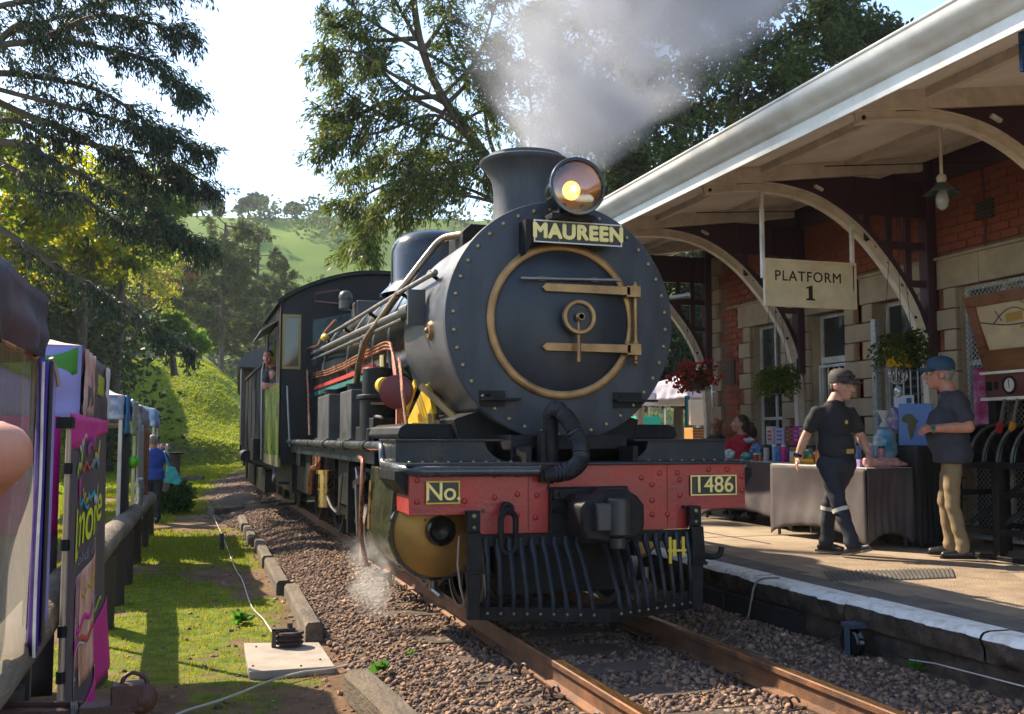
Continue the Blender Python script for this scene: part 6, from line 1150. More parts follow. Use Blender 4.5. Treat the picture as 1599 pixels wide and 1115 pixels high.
# ---- stalls
def cloth(name, col, **k): return M(name, col, k.pop('rough', .75), var=k.pop('var', .12), scale=k.pop('scale', 5), bump=k.pop('bump', .25), bscale=k.pop('bscale', 8), **k)
poleM = M('pole_aluminium', (.45, .42, .39), .35, metal=.6, var=.15); poleB = M('pole_black', (.02, .02, .022), .5)
def tent(label, x0, x1, y0, y1, ze, zv, zp, roof, val, pole=poleM, sag=.22, name='market_stall_tent'):
    """x0 = track side, ze = eave height, zv = bottom of valance, zp = peak"""
    t = thing(name, label, 'tent', ((x0 + x1) / 2, (y0 + y1) / 2, -.3)); cx_, cy_ = (x0 + x1) / 2, (y0 + y1) / 2
    cs = [(x0, y0), (x0, y1), (x1, y1), (x1, y0)]
    def roofg(b):
        for i in range(4):
            (ax, ay), (bx, by) = cs[i], cs[(i + 1) % 4]
            def f(u, v):
                ex, ey = ax + (bx - ax) * u, ay + (by - ay) * u; px_, py_ = ex + (cx_ - ex) * v, ey + (cy_ - ey) * v
                return (px_, py_, ze + (zp - ze) * (v ** 1.35) - sag * .3 * math.sin(math.pi * u) * (1 - v) * .3 + .02 * noise.noise((u * 6, v * 5, i)))
            b.grid(f, 10, 10)
    part('canopy', roof, t, roofg, 60)
    for i in range(4):
        (ax, ay), (bx, by) = cs[i], cs[(i + 1) % 4]; m_ = val[i] if isinstance(val, (list, tuple)) else val
        n_ = Vector((by - ay, ax - bx, 0)).normalized()
        def vf(u, v):
            p_ = Vector((ax + (bx - ax) * u, ay + (by - ay) * u, ze - .02 * math.sin(math.pi * u) - (ze - zv) * v)); w_ = .022 * math.sin(u * 21 + 3 * noise.noise((u * 4, i, 0)) + i) * v + .05 * noise.noise((u * 7, v * 2.5, i)) * (.25 + v); return p_ - n_ * (w_ - .004)
        b = MB(); b.grid(vf, 40, 8); o = b.build('valance', m_, t, 60); sm = o.modifiers.new('thick', 'SOLIDIFY'); sm.thickness = .003
    for (ax, ay) in cs: part('pole', pole, t, lambda b: b.box((ax + (.03 if ax < cx_ else -.05), ay + (.03 if ay < cy_ else -.05), -.32), (ax + (.07 if ax < cx_ else -.01), ay + (.07 if ay < cy_ else -.01), ze)), None, .003)
    return t
def drape(name, mat, parent, fn, nu=30, nv=24, th=.003):
    b = MB(); b.grid(fn, nu, nv); o = b.build(name, mat, parent, 60); sm = o.modifiers.new('thick', 'SOLIDIFY'); sm.thickness = th; return o
navyT = cloth('tent_navy', (.035, .036, .058), col2=(.10, .05, .05), s2=1.6, mix2=.28, bump=.5, bscale=5); orangeP = cloth('piping_orange', (.35, .14, .05))
t1 = tent('navy topped market tent with orange piping and clear plastic side wall', -3.22, -5.9, -4.75, -1.93, 1.87, 1.60, 2.5, navyT, navyT, poleB)
part('piping', orangeP, t1, lambda b: b.tube([(-3.215, -4.75 + 2.82 * u, 1.60 - .01 * math.sin(math.pi * u)) for u in np.linspace(0, 1, 20)], .009, 6))
clear = bpy.data.materials.new('clear_plastic_sheet'); clear.use_nodes = True; _n = clear.node_tree.nodes; _l = clear.node_tree.links.new
_g = _n.new('ShaderNodeBsdfGlossy'); _g.inputs['Roughness'].default_value = .14; _g.inputs[0].default_value = (.8, .78, .75, 1); _t = _n.new('ShaderNodeBsdfTransparent'); _t.inputs[0].default_value = (.82, .80, .78, 1); _d = _n.new('ShaderNodeBsdfTranslucent'); _d.inputs[0].default_value = (.5, .46, .42, 1)
_m = _n.new('ShaderNodeMixShader'); _m2 = _n.new('ShaderNodeMixShader'); _m.inputs[0].default_value = .42; _m2.inputs[0].default_value = .34
_tc = _n.new('ShaderNodeTexCoord'); _mp = _n.new('ShaderNodeMapping'); _mp.inputs['Scale'].default_value = (1, 6, .8); _nz = _n.new('ShaderNodeTexNoise'); _nz.inputs['Scale'].default_value = 3; _nz.inputs['Detail'].default_value = 6; _bp = _n.new('ShaderNodeBump'); _bp.inputs['Strength'].default_value = .7; _bp.inputs['Distance'].default_value = .06
_l(_tc.outputs['Object'], _mp.inputs[0]); _l(_mp.outputs[0], _nz.inputs[0]); _l(_nz.outputs[0], _bp.inputs['Height']); _l(_bp.outputs[0], _g.inputs['Normal'])
_l(_t.outputs[0], _m.inputs[1]); _l(_d.outputs[0], _m.inputs[2]); _l(_m.outputs[0], _m2.inputs[1]); _l(_g.outputs[0], _m2.inputs[2]); _l(_m2.outputs[0], _n['Material Output'].inputs[0])
b = MB(); b.grid(lambda u, v: (-3.215 + .025 * noise.noise((u * 7, v * 2, 1)) + .010 * math.sin(u * 40 + 3 * v), -4.75 + 2.55 * u, 1.60 - 1.02 * v - .1 * u * v), 60, 24); b.build('clear_side_wall', clear, t1, 60)
purp = cloth('curtain_purple', (.055, .018, .22)); lilac = cloth('tent_lilac', (.24, .22, .46))
drape('purple_curtain', purp, t1, lambda u, v: (-3.205 + .015 * math.sin(u * 16 + v * 2), -2.25 + .30 * u, 1.60 - 1.16 * v), 24, 20)
part('zip_strip', poleB, t1, lambda b: b.box((-3.186, -2.07, .46), (-3.180, -2.00, 1.60)), None)
part('curtain_edge', whiteP, t1, lambda b: b.tube([(-3.186, -2.26 + .015 * math.sin(z * 7), z) for z in np.linspace(.44, 1.58, 24)], .006, 6))
drape('lilac_curtain_edge', lilac, t1, lambda u, v: (-3.20 + .010 * math.sin(u * 9), -1.94 + .11 * u, 1.60 - 1.1 * v), 8, 20)
part('corner_strap', M('strap_tan2', (.3, .2, .14), .6), t1, lambda b: b.tube(fillet([(-3.20, -1.93, 1.62), (-3.18, -1.90, 1.56), (-3.17, -1.89, 1.50)], .05), .01, 6))
# display behind the clear wall
st1 = thing('stall_counter', 'dark covered counter inside the navy topped tent', 'counter', (-4.6, -3.3, -.3))
part('top', postM, st1, lambda b: b.box((-5.2, -4.6, .5), (-3.7, -2.2, .55)), None); part('cover', cloth('counter_cloth', (.16, .12, .09)), st1, lambda b: b.box((-5.18, -4.58, -.3), (-3.72, -2.22, .5)), None)
pinkT = cloth('tent_pink_pale', (.55, .36, .32)); darkP = cloth('banner_dark', (.075, .06, .065))
coral = cloth('valance_coral', (.42, .16, .12), col2=(.5, .36, .3), s2=6, mix2=.5)
t2 = tent('pink roofed market tent with lilac and printed valances and a food banner', -3.26, -5.4, .05, 2.05, 1.84, 1.40, 2.3, pinkT, [darkP, lilac, lilac, lilac], poleM)
for nm, m_, ya, yb, za, zb in (('printed_panel', coral, .07, .65, 1.82, 1.41), ('printed_panel', cloth('panel_pale', (.5, .45, .44)), 1.82, 2.04, 1.82, 1.41), ('yellow_patch', cloth('patch_lime', (.32, .32, .03)), 1.05, 1.45, 1.72, 1.58)):
    drape(nm, m_, t2, lambda u, v: (-3.244 + .012 * math.sin(u * 14) + .01 * noise.noise((u * 5, v * 5, ya)), ya + (yb - ya) * u, za + (zb - za) * v), 14, 8)
drape('green_patch', cloth('patch_green', (.05, .2, .02)), t2, lambda u, v: (-3.28 - .55 * u, .03, 1.83 - .16 * v - .06 * math.sin(u * 5)), 8, 4)
mag = cloth('cloth_magenta', (.50, .008, .20), var=.2)
drape('magenta_sheet', mag, t2, lambda u, v: (-3.36 - 1.2 * u, .02 - .02 * math.sin(u * 30), 1.41 - .7 * v), 24, 8)
drape('dark_sheet', darkP, t2, lambda u, v: (-3.36 - 1.6 * u, .04, .72 - .95 * v), 12, 8)
bn = thing('food_banner', 'tall dark printed banner with yellow lettering, food pictures and a magenta hem', 'banner', (-3.15, -.4, -.3))
def bf(u, v, off=0): y = -1.50 + 2.2 * u; return (-3.16 + .022 * math.sin(u * 13 + v) * (.4 + v) + .12 * max(0, v - .75) * (0.3 + u) + off, y - .4 * max(0, v - .7) * u, 1.395 - 1.66 * v)
drape('banner_cloth', darkP, bn, lambda u, v: bf(u, v), 40, 30)
drape('magenta_band', mag, bn, lambda u, v: bf(u, v * (.10 - .05 * u) + .0, .008), 30, 4)
drape('magenta_hem', mag, bn, lambda u, v: bf(.42 + .62 * u, (.92 - .22 * u) + (.10 + .16 * u) * v, .010), 24, 10)
foodM = M('food_print', (.50, .16, .05), .6, var=.5, scale=7, col2=(.62, .42, .34), s2=4, stretch=(1, 1.5, .7))
food2M = M('food_print_pale', (.42, .34, .46), .6, var=.3, scale=6, col2=(.33, .05, .03), s2=6)
drape('food_picture', foodM, bn, lambda u, v: bf(.38 + .44 * u, .50 - .06 * u + .36 * v, .007), 20, 16)
drape('food_picture', food2M, bn, lambda u, v: bf(.10 + .27 * u, .52 - .02 * u + .30 * v, .007), 14, 14)
def on_banner(me, s=1): pass
def banner_text(s, mat, u0, v0, du, h, bold=.0, shear=0.2):
    o = text(s, mat, bn, (0, 0, 0), (1, 0, 0), (0, 1, 0), 1.0, .0, bold, align='LEFT', shear=shear); me = o.data; n = len(me.vertices); co = np.empty(n * 3, np.float32); me.vertices.foreach_get('co', co); co = co.reshape(-1, 3); W_ = co[:, 0].max()
    for i, (x, y, z) in enumerate(co): co[i] = bf(u0 + du * x / W_, v0 - h * y - .05 * du * x / W_, .009)
    me.vertices.foreach_set('co', co.ravel()); me.update(); return o
banner_text('Lemonade', cloth('ink_lime', (.60, .66, .01)), .06, .36, .86, .21, .012, .15)
greyI = M('ink_pale', (.2, .2, .26), .7)
banner_text('ice cold drinks', greyI, .1, .47, .7, .05, .0, 0)
rs = random.Random(5); pal = [(.02, .28, .3), (.6, .02, .24), (.3, .42, .03), (.5, .06, .04), (.55, .4, .02), (.5, .48, .5), (.15, .05, .35)]
for q in range(26):
    c = pal[q % 7]; u0 = rs.uniform(.04, .7); v0 = rs.uniform(.10, .30) if q < 15 else rs.uniform(.42, .92); du = rs.uniform(.08, .3); dv = rs.uniform(-.06, .04); wd_ = rs.uniform(.008, .022)
    drape('printed_stroke', cloth('stroke%d' % (q % 7), c), bn, lambda u, v: bf(min(1, u0 + du * u), v0 + dv * u + .012 * math.sin(u * 14 + q) + wd_ * v, .0085 + .0002 * q), 14, 1)
drape('printed_dot', cloth('dot_pink', (.5, .01, .2)), bn, lambda u, v: bf(.14 + .09 * u, .19 + .06 * v, .0088), 4, 4)
# tripod-like banner pole in front of the pink tent
bp_ = thing('banner_pole', 'slender tan pole with black clips standing beside the food banner', 'pole', (-3.15, -1.6, -.3))
pb = Vector(pX(108, 662, -3.15)); part('tube', M('pole_tan', (.36, .27, .21), .4, metal=.3, var=.15), bp_, lambda b: b.cyl((pb.x, pb.y, -.33), (pb.x, pb.y, pb.z), .014, .012, 10))
part('head', ironM, bp_, lambda b: (b.sphere((pb.x, pb.y, pb.z + .01), .022, 10, 8), b.box((pb.x - .05, pb.y - .05, pb.z - .02), (pb.x + .02, pb.y + .06, pb.z + .03))))
for z in (1.12, .78, .40, .2, .02): part('clip', ironM, bp_, lambda b: b.cyl((pb.x, pb.y, z), (pb.x, pb.y, z + .05), .021, n=12))
pinkR = cloth('tent_pink_hot', (.50, .10, .24), col2=(.62, .5, .5), s2=1.2, mix2=.5); silv = M('silver_foil', (.35, .38, .42), .3, metal=.5, var=.4, scale=9, bump=.7, bscale=9)
t3 = tent('pink and white roofed market tent hung with goods behind the banner', -3.30, -6.1, 5.3, 8.6, 1.74, 1.48, 2.5, pinkR, cloth('valance_mixed', (.10, .12, .2), col2=(.42, .45, .5), s2=5), poleM)
t4 = tent('small grey roofed market tent with a dark pink corner and orange goods', -3.27, -6.0, 9.3, 12.3, 1.74, 1.45, 2.4, cloth('tent_grey', (.42, .40, .38)), cloth('valance_wine', (.16, .03, .1), col2=(.3, .3, .32), s2=4), poleM)
t5 = tent('blue and white market tent farthest along the fence', -3.25, -6.2, 15.5, 18.6, 1.86, 1.5, 2.6, cloth('tent_white', (.58, .57, .55)), cloth('valance_blue', (.02, .10, .32), col2=(.4, .5, .6), s2=3), poleM)
def goods(label, cat, x, y, z, sz, mat, name, n=6, sd=0):
    o = MB(); o.grid(lambda u, v: (x + .19 + .03 * math.sin(u * 8 + sd) + .02 * noise.noise((u * 6, v * 6, sd)), y + sz[0] * (u - .5), z - sz[1] * v), 14, 14); q = o.build(name, mat, None, 60); s_ = q.modifiers.new('thick', 'SOLIDIFY'); s_.thickness = .02; return tag(q, label, cat)
goods('blue bag hanging at the corner of the pink tent', 'bag', -3.47, 5.5, 1.74, (.5, .42), cloth('bag_blue', (.02, .12, .24)), 'hanging_bag', sd=1)
goods('crumpled silver bag hanging on the pink tent', 'bag', -3.46, 6.6, 1.72, (1.3, .42), silv, 'hanging_bag', sd=2)
goods('dark clothes standing in for the shaded tent interior below the silver bag', 'backdrop', -3.52, 6.3, 1.32, (1.6, 1.5), cloth('backdrop_shade_black', (.015, .015, .018)), 'shade_backdrop', sd=3)  # black sheet put up for the shade inside the tent
goods('orange patterned cloth hanging by the wine coloured valance', 'cloth', -3.42, 10.2, 1.42, (1.2, 1.4), cloth('goods_orange', (.38, .12, .04), col2=(.12, .05, .04), s2=8), 'hanging_cloth', sd=4)
goods('grey display panel at the edge of the pink tent', 'panel', -3.44, 8.5, 1.45, (.4, 1.7), cloth('panel_grey', (.28, .27, .28)), 'fabric_screen', sd=5)
goods('glossy grey bundle hanging low beside the dark clothes', 'bundle', -3.40, 7.6, .75, (.5, .55), silv, 'hanging_bundle', sd=6)
for i, y in enumerate((5.9, 6.9)):
    lg = thing('lime_ornament', ['lime green ornament on a cord, by the blue bag', 'second lime green ornament on a cord, by the silver bag'][i], 'ornament', (-3.42, y, 1.0)); lm = M('lime_plastic', (.12, .5, .02), .4)
    part('cord', lm, lg, lambda b: b.cyl((-3.23, y, 1.5), (-3.23, y, 1.05), .005, n=5)); part('charm', lm, lg, lambda b: (b.sphere((-3.23, y, 1.0), (.04, .05, .06), 10, 8), b.sphere((-3.22, y + .04, .95), .03, 8, 6)))
# ---- trailer coupling in the corner
hm = M('hitch_rust', (.085, .042, .034), .6, metal=.4, var=.35, scale=10, bump=.3, bscale=40)
hy = -2.45
h0, h1 = Vector(pY(0, 1108, hy)), Vector(pY(196, 1092, hy))
ht = thing('trailer_drawbar', 'rusty trailer drawbar with ball coupling and hoop handle at the foot of the fence', 'drawbar', (h1.x, hy, -.3))
part('beam', hm, ht, lambda b: (b.bar((h0.x - .9, hy + .1, h0.z - .02), (h1.x - .12, hy, h1.z - .05), .06, .06), b.bar((h0.x - .9, hy - .25, h0.z - .06), (h1.x - .12, hy - .02, h1.z - .06), .05, .05), b.bar((h0.x - .9, hy + .3, h0.z + .01), (h1.x - .15, hy + .02, h1.z - .01), .02, .02)), None, .005)
part('coupling_body', hm, ht, lambda b: (b.box((h1.x - .16, hy - .05, h1.z - .06), (h1.x + .02, hy + .05, h1.z - .01)), b.box((h1.x - .05, hy - .045, h1.z - .04), (h1.x + .07, hy + .045, h1.z + .06)), b.sphere((h1.x + .06, hy, h1.z - .0), (.055, .05, .06), 14, 10)), 40, .006)
part('hoop_handle', hm, ht, lambda b: b.tube(fillet([(h1.x - .02, hy, h1.z + .03), (h1.x - .01, hy, h1.z + .08), (h1.x + .02, hy, h1.z + .10), (h1.x + .07, hy, h1.z + .08), (h1.x + .085, hy, h1.z + .02), (h1.x + .05, hy, h1.z - .03)], .05), .008, 8))
part('chain', hm, ht, lambda b: [chain_link(b, (h1.x - .02, hy - .05, h1.z - .10 - q * .035), .022, .011, .004, (0, 0, 1), (1, 0, 0) if q % 2 else (0, 1, 0)) for q in range(7)])
part('tie_wire', steelM, ht, lambda b: [b.torus((h1.x - .19 + .006 * q, hy, h1.z - .04), (1, .2, 0), .04, .004, 16, 5) for q in range(4)])
part('leg', hm, ht, lambda b: b.bar((h1.x - .25, hy, h1.z - .05), (h1.x - .25, hy, -.32), .05, .05, (1, 0, 0)), None)
bb = thing('blue_crate', 'blue plastic crate standing under the clear plastic wall', 'crate', (-3.6, -1.2, -.3))
part('box', M('crate_blue', (.01, .09, .26), .5), bb, lambda b: (b.box((-3.85, -1.5, -.3), (-3.44, -1.0, .12)), b.box((-3.88, -1.53, .08), (-3.41, -.97, .12))), None, .01)
kb = thing('black_case', 'black equipment case behind the fence under the counter', 'case', (-3.7, -1.2, -.3))
part('box', poleB, kb, lambda b: b.box((-4.1, -2.6, -.3), (-3.44, -1.75, .15)), None, .02); part('lid', ironM, kb, lambda b: b.box((-4.11, -2.61, .151), (-3.43, -1.74, .19)), None, .01)
# ---- timber baulks along the ballast
baulkM = M('old_timber', (.165, .125, .085), .92, var=.4, scale=9, stretch=(1, .3, 1), col2=(.075, .058, .042), s2=6, bump=.9, bscale=40)
def baulk(label, p, q, wd, ht, group=None):
    p, q = Vector(p), Vector(q); b = MB(); d = q - p; L_ = d.length; d.normalize(); sd = d.cross(Vector((0, 0, 1))).normalized(); up = sd.cross(d); n = max(4, int(L_ / .15))
    prof = [(-.5, -.5), (.5, -.5), (.5, .3), (.35, .5), (-.35, .5), (-.5, .3)]
    vs = []
    for i in range(n + 1):
        c = p + d * (L_ * i / n)
        for a, e in prof:
            k_ = 1 - .12 * abs(noise.noise((c * 2 + Vector((a * 3, e * 3, 0))))); vs.append(c + sd * a * wd * k_ + up * (e * ht * k_) + up * .012 * noise.noise(c * 5))
    k6 = 6; fs = [(i * k6 + a, i * k6 + (a + 1) % k6, (i + 1) * k6 + (a + 1) % k6, (i + 1) * k6 + a) for i in range(n) for a in range(k6)] + [tuple(range(5, -1, -1)), tuple(n * k6 + a for a in range(k6))]
    b.add(vs, fs); o = b.build('timber_baulk', baulkM, None, 25); return tag(o, label, 'timber', group)
for i, (y0, y1) in enumerate(((1.55, 3.9), (4.0, 6.2), (6.3, 8.6), (8.75, 11.0), (11.2, 13.4))):
    baulk(['weathered timber edging beam nearest the concrete pulley slab', 'weathered edging beam, second along from the pulley slab', 'weathered edging beam, third along from the pulley slab', 'weathered edging beam, fourth along from the pulley slab', 'weathered edging beam, fifth and last along from the pulley slab'][i], (-1.66 - .02 * (i % 2), y0, -.235), (-1.64 + .03 * ((i + 1) % 2), y1, -.245), .14, .16, 'edging beams along the ballast')
baulk('short split log lying alone in the foreground ballast', (-1.62, -.30, -.20), (-1.52, -1.75, -.2), .17, .17)
for i, (a, c) in enumerate((((330, 800), (378, 797)), ((383, 793), (440, 786)), ((275, 747), (318, 747)))):
    baulk(['dark square timber lying across the path end', 'yellow ended square timber lying by the loco steps', 'old beam lying flat on the grass by the capped post'][i], Vector(pZ(*a, -.2)), Vector(pZ(*c, -.2)), .22, .18)
# ---- plate with signal wire pulley
plt = thing('wire_pulley_plate', 'flat concrete slab carrying a rusty double signal wire pulley', 'pulley', tuple(pZ(450, 1015, -.27)))
pq = [pZ(*q, -.262) for q in ((381, 1004), (498, 1003), (523, 1040), (389, 1049))]
part('slab', M('slab_concrete', (.36, .31, .255), .85, var=.15, scale=5, col2=(.27, .23, .19), s2=4, bump=.3, bscale=60), plt, lambda b: b.add([Vector(q) for q in pq] + [Vector(q) - Vector((0, 0, .08)) for q in pq], [(0, 1, 2, 3), (0, 4, 5, 1), (1, 5, 6, 2), (2, 6, 7, 3), (3, 7, 4, 0)]), None, .004)
pc_ = Vector(pZ(452, 1009, -.262)); pym = M('pulley_iron', (.07, .05, .045), .6, metal=.5, var=.3)
part('sheave', pym, plt, lambda b: b.lathe([(.001, .02), (.10, .02), (.105, .03), (.085, .045), (.105, .06), (.085, .08), (.107, .095), (.10, .11), (.02, .112)], pc_, (0, 0, 1), 32))
part('bracket', pym, plt, lambda b: (b.box((pc_.x - .13, pc_.y - .03, pc_.z), (pc_.x - .10, pc_.y + .03, pc_.z + .13)), b.box((pc_.x - .13, pc_.y - .03, pc_.z + .12), (pc_.x + .04, pc_.y + .03, pc_.z + .135)), b.cyl(pc_ + Vector((0, 0, .1)), pc_ + Vector((0, 0, .17)), .02, n=8)), None)
for q in ((395, 1040), (470, 1040), (500, 1030), (400, 1010)): part('bolt', ironM, plt, lambda b: b.sphere(Vector(pZ(*q, -.26)), .008, 8, 6))
wireM = M('wire_galv', (.5, .46, .42), .5, metal=.3)
def wire(label, pts, r=.006, z=-.275): 
    P = [Vector(pZ(x, y, z + (dz if len(q) > 2 else 0))) for q in pts for x, y, dz in [(q + (0,))[:3]]]
    o = MB().tube(crom(P, 8), r, 6).build('ground_wire', wireM, None, 60); return tag(o, label, 'wire')
wire('pale signal wire running along the mossy path to the pulley', [(330, 800), (348, 838), (366, 885), (378, 905), (392, 945), (412, 968), (430, 995)])
wire('pale wire snaking across the path in front of the slab', [(200, 1150), (285, 1112), (330, 1098), (370, 1084), (420, 1064), (470, 1050), (530, 1042), (600, 1020)], .007)
stk_ = thing('wire_stake', 'short grey stake guiding the signal wire', 'stake', tuple(pZ(346, 858, -.28))); sk_ = Vector(pZ(346, 858, -.28)); part('shaft', poleB, stk_, lambda b: b.cyl(sk_, sk_ + Vector((0, 0, .22)), .035, .028, 10)); part('ring', steelM, stk_, lambda b: b.torus(sk_ + Vector((.03, 0, .2)), (0, 1, 0), .03, .006, 14, 6))
# ---- pulley on the platform wall, chain and wires
pp = Vector(pX(1331, 1004, PX - .07)); pw = thing('wall_wire_wheel', 'black chain wheel in a blue topped bracket on the platform face', 'chain wheel', tuple(pp))
part('wheel', blackM, pw, lambda b: b.lathe([(.02, -.03), (.09, -.03), (.10, -.02), (.085, 0), (.10, .02), (.09, .03), (.02, .03)], pp, (1, 0, 0), 28)); part('bracket', M('bracket_blue', (.05, .07, .10), .45), pw, lambda b: (b.box((pp.x - .045, pp.y - .025, pp.z - .11), (pp.x - .034, pp.y + .025, pp.z + .10)), b.box((pp.x - .045, pp.y - .06, pp.z + .10), (pp.x + .09, pp.y + .06, pp.z + .13))), None, .004)
ch_pts = [Vector(pX(x, y, PX - .075)) for x, y in ((1240, 1008), (1262, 1006), (1285, 1002), (1310, 992), (1352, 1000), (1380, 1014), (1420, 1030))]
chp = crom(ch_pts, 8)
tag(MB().tube(chp, .006, 6).build('signal_chain', ironM, None), 'thin dark chain running over the chain wheel along the platform face', 'chain')
tag(MB().tube([Vector(pX(x, y, PX - .075)) for x, y in ((1420, 1030), (1460, 1036), (1599, 1072), (1650, 1085))], .004, 6).build('signal_wire', wireM, None), 'taut bright wire running on from the chain along the platform face', 'wire')
tag(MB().tube(crom([Vector(pX(x, y, PX - .03)) for x, y in ((1218, 902), (1190, 904), (1178, 915), (1173, 940), (1168, 965), (1158, 985), (1140, 998))], 6), .008, 6).build('loose_cable', wireM, None), 'pale cable looping down over the white platform edge', 'cable')
tag(MB().box(tuple(pX(1128, 928, PX - .1)), tuple(Vector(pX(1133, 995, PX - .1)) + Vector((.012, .03, 0)))).build('marker_rod', poleB, None), 'thin dark upright rod in front of the culvert', 'rod')
# small weeds
weedM = leafmat('weed_leaf', (.06, .17, .02), (.12, .30, .03))
def weed(label, c, n, s, seed):
    r = np.random.default_rng(seed); c = np.array(c); P_ = c + np.stack([r.normal(0, s * .5, n), r.normal(0, s * .5, n), r.uniform(0, s * .8, n)], 1); D_ = np.stack([r.normal(0, 1, n), r.normal(0, 1, n), r.uniform(.2, 1.2, n)], 1)
    P_ = np.concatenate([P_[:1] * 0 + c, P_]) if False else np.repeat(c[None] , n, 0) + (P_ - c) * .12; v, f, cl = leaves_mesh(P_, s * 1.1, r.uniform(.7, 1.2, (n, 1)) * np.ones((1, 3)), r, 1.5, D_); o = fast('weed', v, f, weedM, None, cl); tag(o, label, 'weed')
weed('broad leaved weed growing at the culvert edge', pX(1205, 1000, PX - .1), 9, .13, 1); weed('tuft of leaves by the signal wire on the path', pZ(380, 970, -.29), 26, .09, 2); weed('small weed beside the foreground log', pZ(595, 1045, -.2), 16, .07, 3); weed('little weed at the foot of the platform face', pZ(1435, 1045, -.12), 8, .06, 4)
weed('tiny weed between the ballast stones', pZ(643, 1022, -.16), 8, .04, 5)
bush = thing('low_shrub', 'glossy dark green shrub by the fence near the woman in blue', 'shrub', tuple(pZ(272, 802, -.3)))
r = np.random.default_rng(9); bc = pZ(272, 802, -.3); n = 1500; a = r.normal(size=(n, 3)); a /= np.linalg.norm(a, axis=1)[:, None]; P_ = bc + np.array([0, 0, .32]) + a * (r.random((n, 1)) ** .4) * np.array([.42, .42, .40])
v, f, cl = leaves_mesh(P_, .12, r.uniform(.4, 1.3, (n, 1)) * np.ones((1, 3)), r, 2.2); fast('foliage', v, f, leafmat('shrub_leaf', (.035, .09, .018), (.09, .2, .03), rough=.3), bush, cl)['kind'] = 'stuff'
part('stem', postM, bush, lambda b: [b.tube([Vector(bc), Vector(bc) + Vector((.2 * math.cos(q), .2 * math.sin(q), .4))], .012, 5) for q in range(6)])
# ---- grass on the path and moss
gr = np.random.default_rng(77); n = 150000; gx = gr.uniform(-6.5, -1.35, n); gy = -5 + 40 * gr.random(n) ** 1.6; cov = grass_cover(gx, gy); k_ = gr.random(n) < np.clip(cov * 1.4 - .25, 0, 1) ; gx, gy = gx[k_], gy[k_]; n = len(gx)
gz = ground_h(gx, gy) - .003; hgt = gr.uniform(.012, .04, n) * (1 + .8 * sst(2, 10, gy)); th = gr.uniform(0, 6.28, n); wd = .0035 + .0012 * np.maximum(0, gy) ** .5; dx, dy = np.cos(th), np.sin(th); ln = gr.uniform(-.6, .6, (n, 2)) * hgt[:, None]
v0 = np.stack([gx - dx * wd, gy - dy * wd, gz], 1); v1 = np.stack([gx + dx * wd, gy + dy * wd, gz], 1); v2 = np.stack([gx + ln[:, 0], gy + ln[:, 1], gz + hgt], 1)
gc = np.repeat(np.stack([gr.uniform(.7, 1.5, n), gr.uniform(.75, 1.2, n), gr.uniform(.5, 1, n)], 1), 3, 0)
o = fast('path_grass', np.stack([v0, v1, v2], 1).reshape(-1, 3), np.arange(n * 3).reshape(-1, 3), leafmat('grass_blade', (.10, .16, .010), (.32, .36, .015)), cols=gc); tag(o, 'short yellow green grass and moss in patches on the dirt path', 'grass', kind='stuff')
gr = np.random.default_rng(78); n = 150000; gx = gr.uniform(-20, 4, n); gy = gr.uniform(24, 76, n); gz = ground_h(gx, gy); k_ = (fbm(gx, gy, .6, 51) > -.35); gx, gy, gz = gx[k_], gy[k_], gz[k_]; n = len(gx); hgt = gr.uniform(.05, .11, n); th = gr.uniform(0, 6.28, n); dx, dy = np.cos(th) * .05, np.sin(th) * .05; ln = gr.normal(0, .1, (n, 2))
o = fast('bank_grass', np.stack([np.stack([gx - dx, gy - dy, gz - .02], 1), np.stack([gx + dx, gy + dy, gz - .02], 1), np.stack([gx + ln[:, 0], gy + ln[:, 1], gz + hgt], 1)], 1).reshape(-1, 3), np.arange(n * 3).reshape(-1, 3), leafmat('bank_blade', (.12, .19, .012), (.38, .44, .02)), cols=np.repeat(np.stack([gr.uniform(.85, 1.2, n), gr.uniform(.9, 1.1, n), gr.uniform(.6, 1, n)], 1), 3, 0)); tag(o, 'sunlit grass covering the embankment beyond the stalls', 'grass', kind='stuff')
# ================================================================== tables and goods on the platform
clothG = cloth('table_cloth_charcoal', (.072, .058, .064), col2=(.052, .042, .047), s2=3, bump=.2)
clothK = cloth('table_cloth_black', (.012, .012, .014))
def table(label, x0, x1, y0, y1, z1, mat, arch=.13, top=None):
    t = thing('draped_table', label, 'table', ((x0 + x1) / 2, (y0 + y1) / 2, PZ)); cs = [(x0, y0), (x1, y0), (x1, y1), (x0, y1)]
    part('table_top', top or mat, t, lambda b: b.box((x0, y0, z1 - .03), (x1, y1, z1)), None, .01)
    for i in range(4):
        (ax, ay), (bx, by) = cs[i], cs[(i + 1) % 4]; n_ = Vector((by - ay, ax - bx, 0)).normalized()
        def f(u, v):
            zb = PZ + .015 + arch * math.sin(math.pi * u) ** .6; p_ = Vector((ax + (bx - ax) * u, ay + (by - ay) * u, z1 - .005 - (z1 - zb) * v)); pin = .05 * math.sin(math.pi * u) * math.sin(math.pi * min(v, .9)) ; w_ = .008 * math.sin(u * 40 + v * 3) * v + .012 * noise.noise((u * 6, v * 3, i + ax))
            return p_ + n_ * (.006 - pin + w_)
        b = MB(); b.grid(f, 30, 16); o = b.build('cloth_side', mat, t, 60); s_ = o.modifiers.new('thick', 'SOLIDIFY'); s_.thickness = .003
    for ax, ay in cs: part('leg', poleB, t, lambda b: b.cyl((ax + (.06 if ax == x0 else -.06), ay + (.06 if ay == y0 else -.06), PZ), (ax + (.06 if ax == x0 else -.06), ay + (.06 if ay == y0 else -.06), z1 - .03), .018, n=8))
    return t
TZ = .985
topM = cloth('table_top_white', (.50, .47, .43))
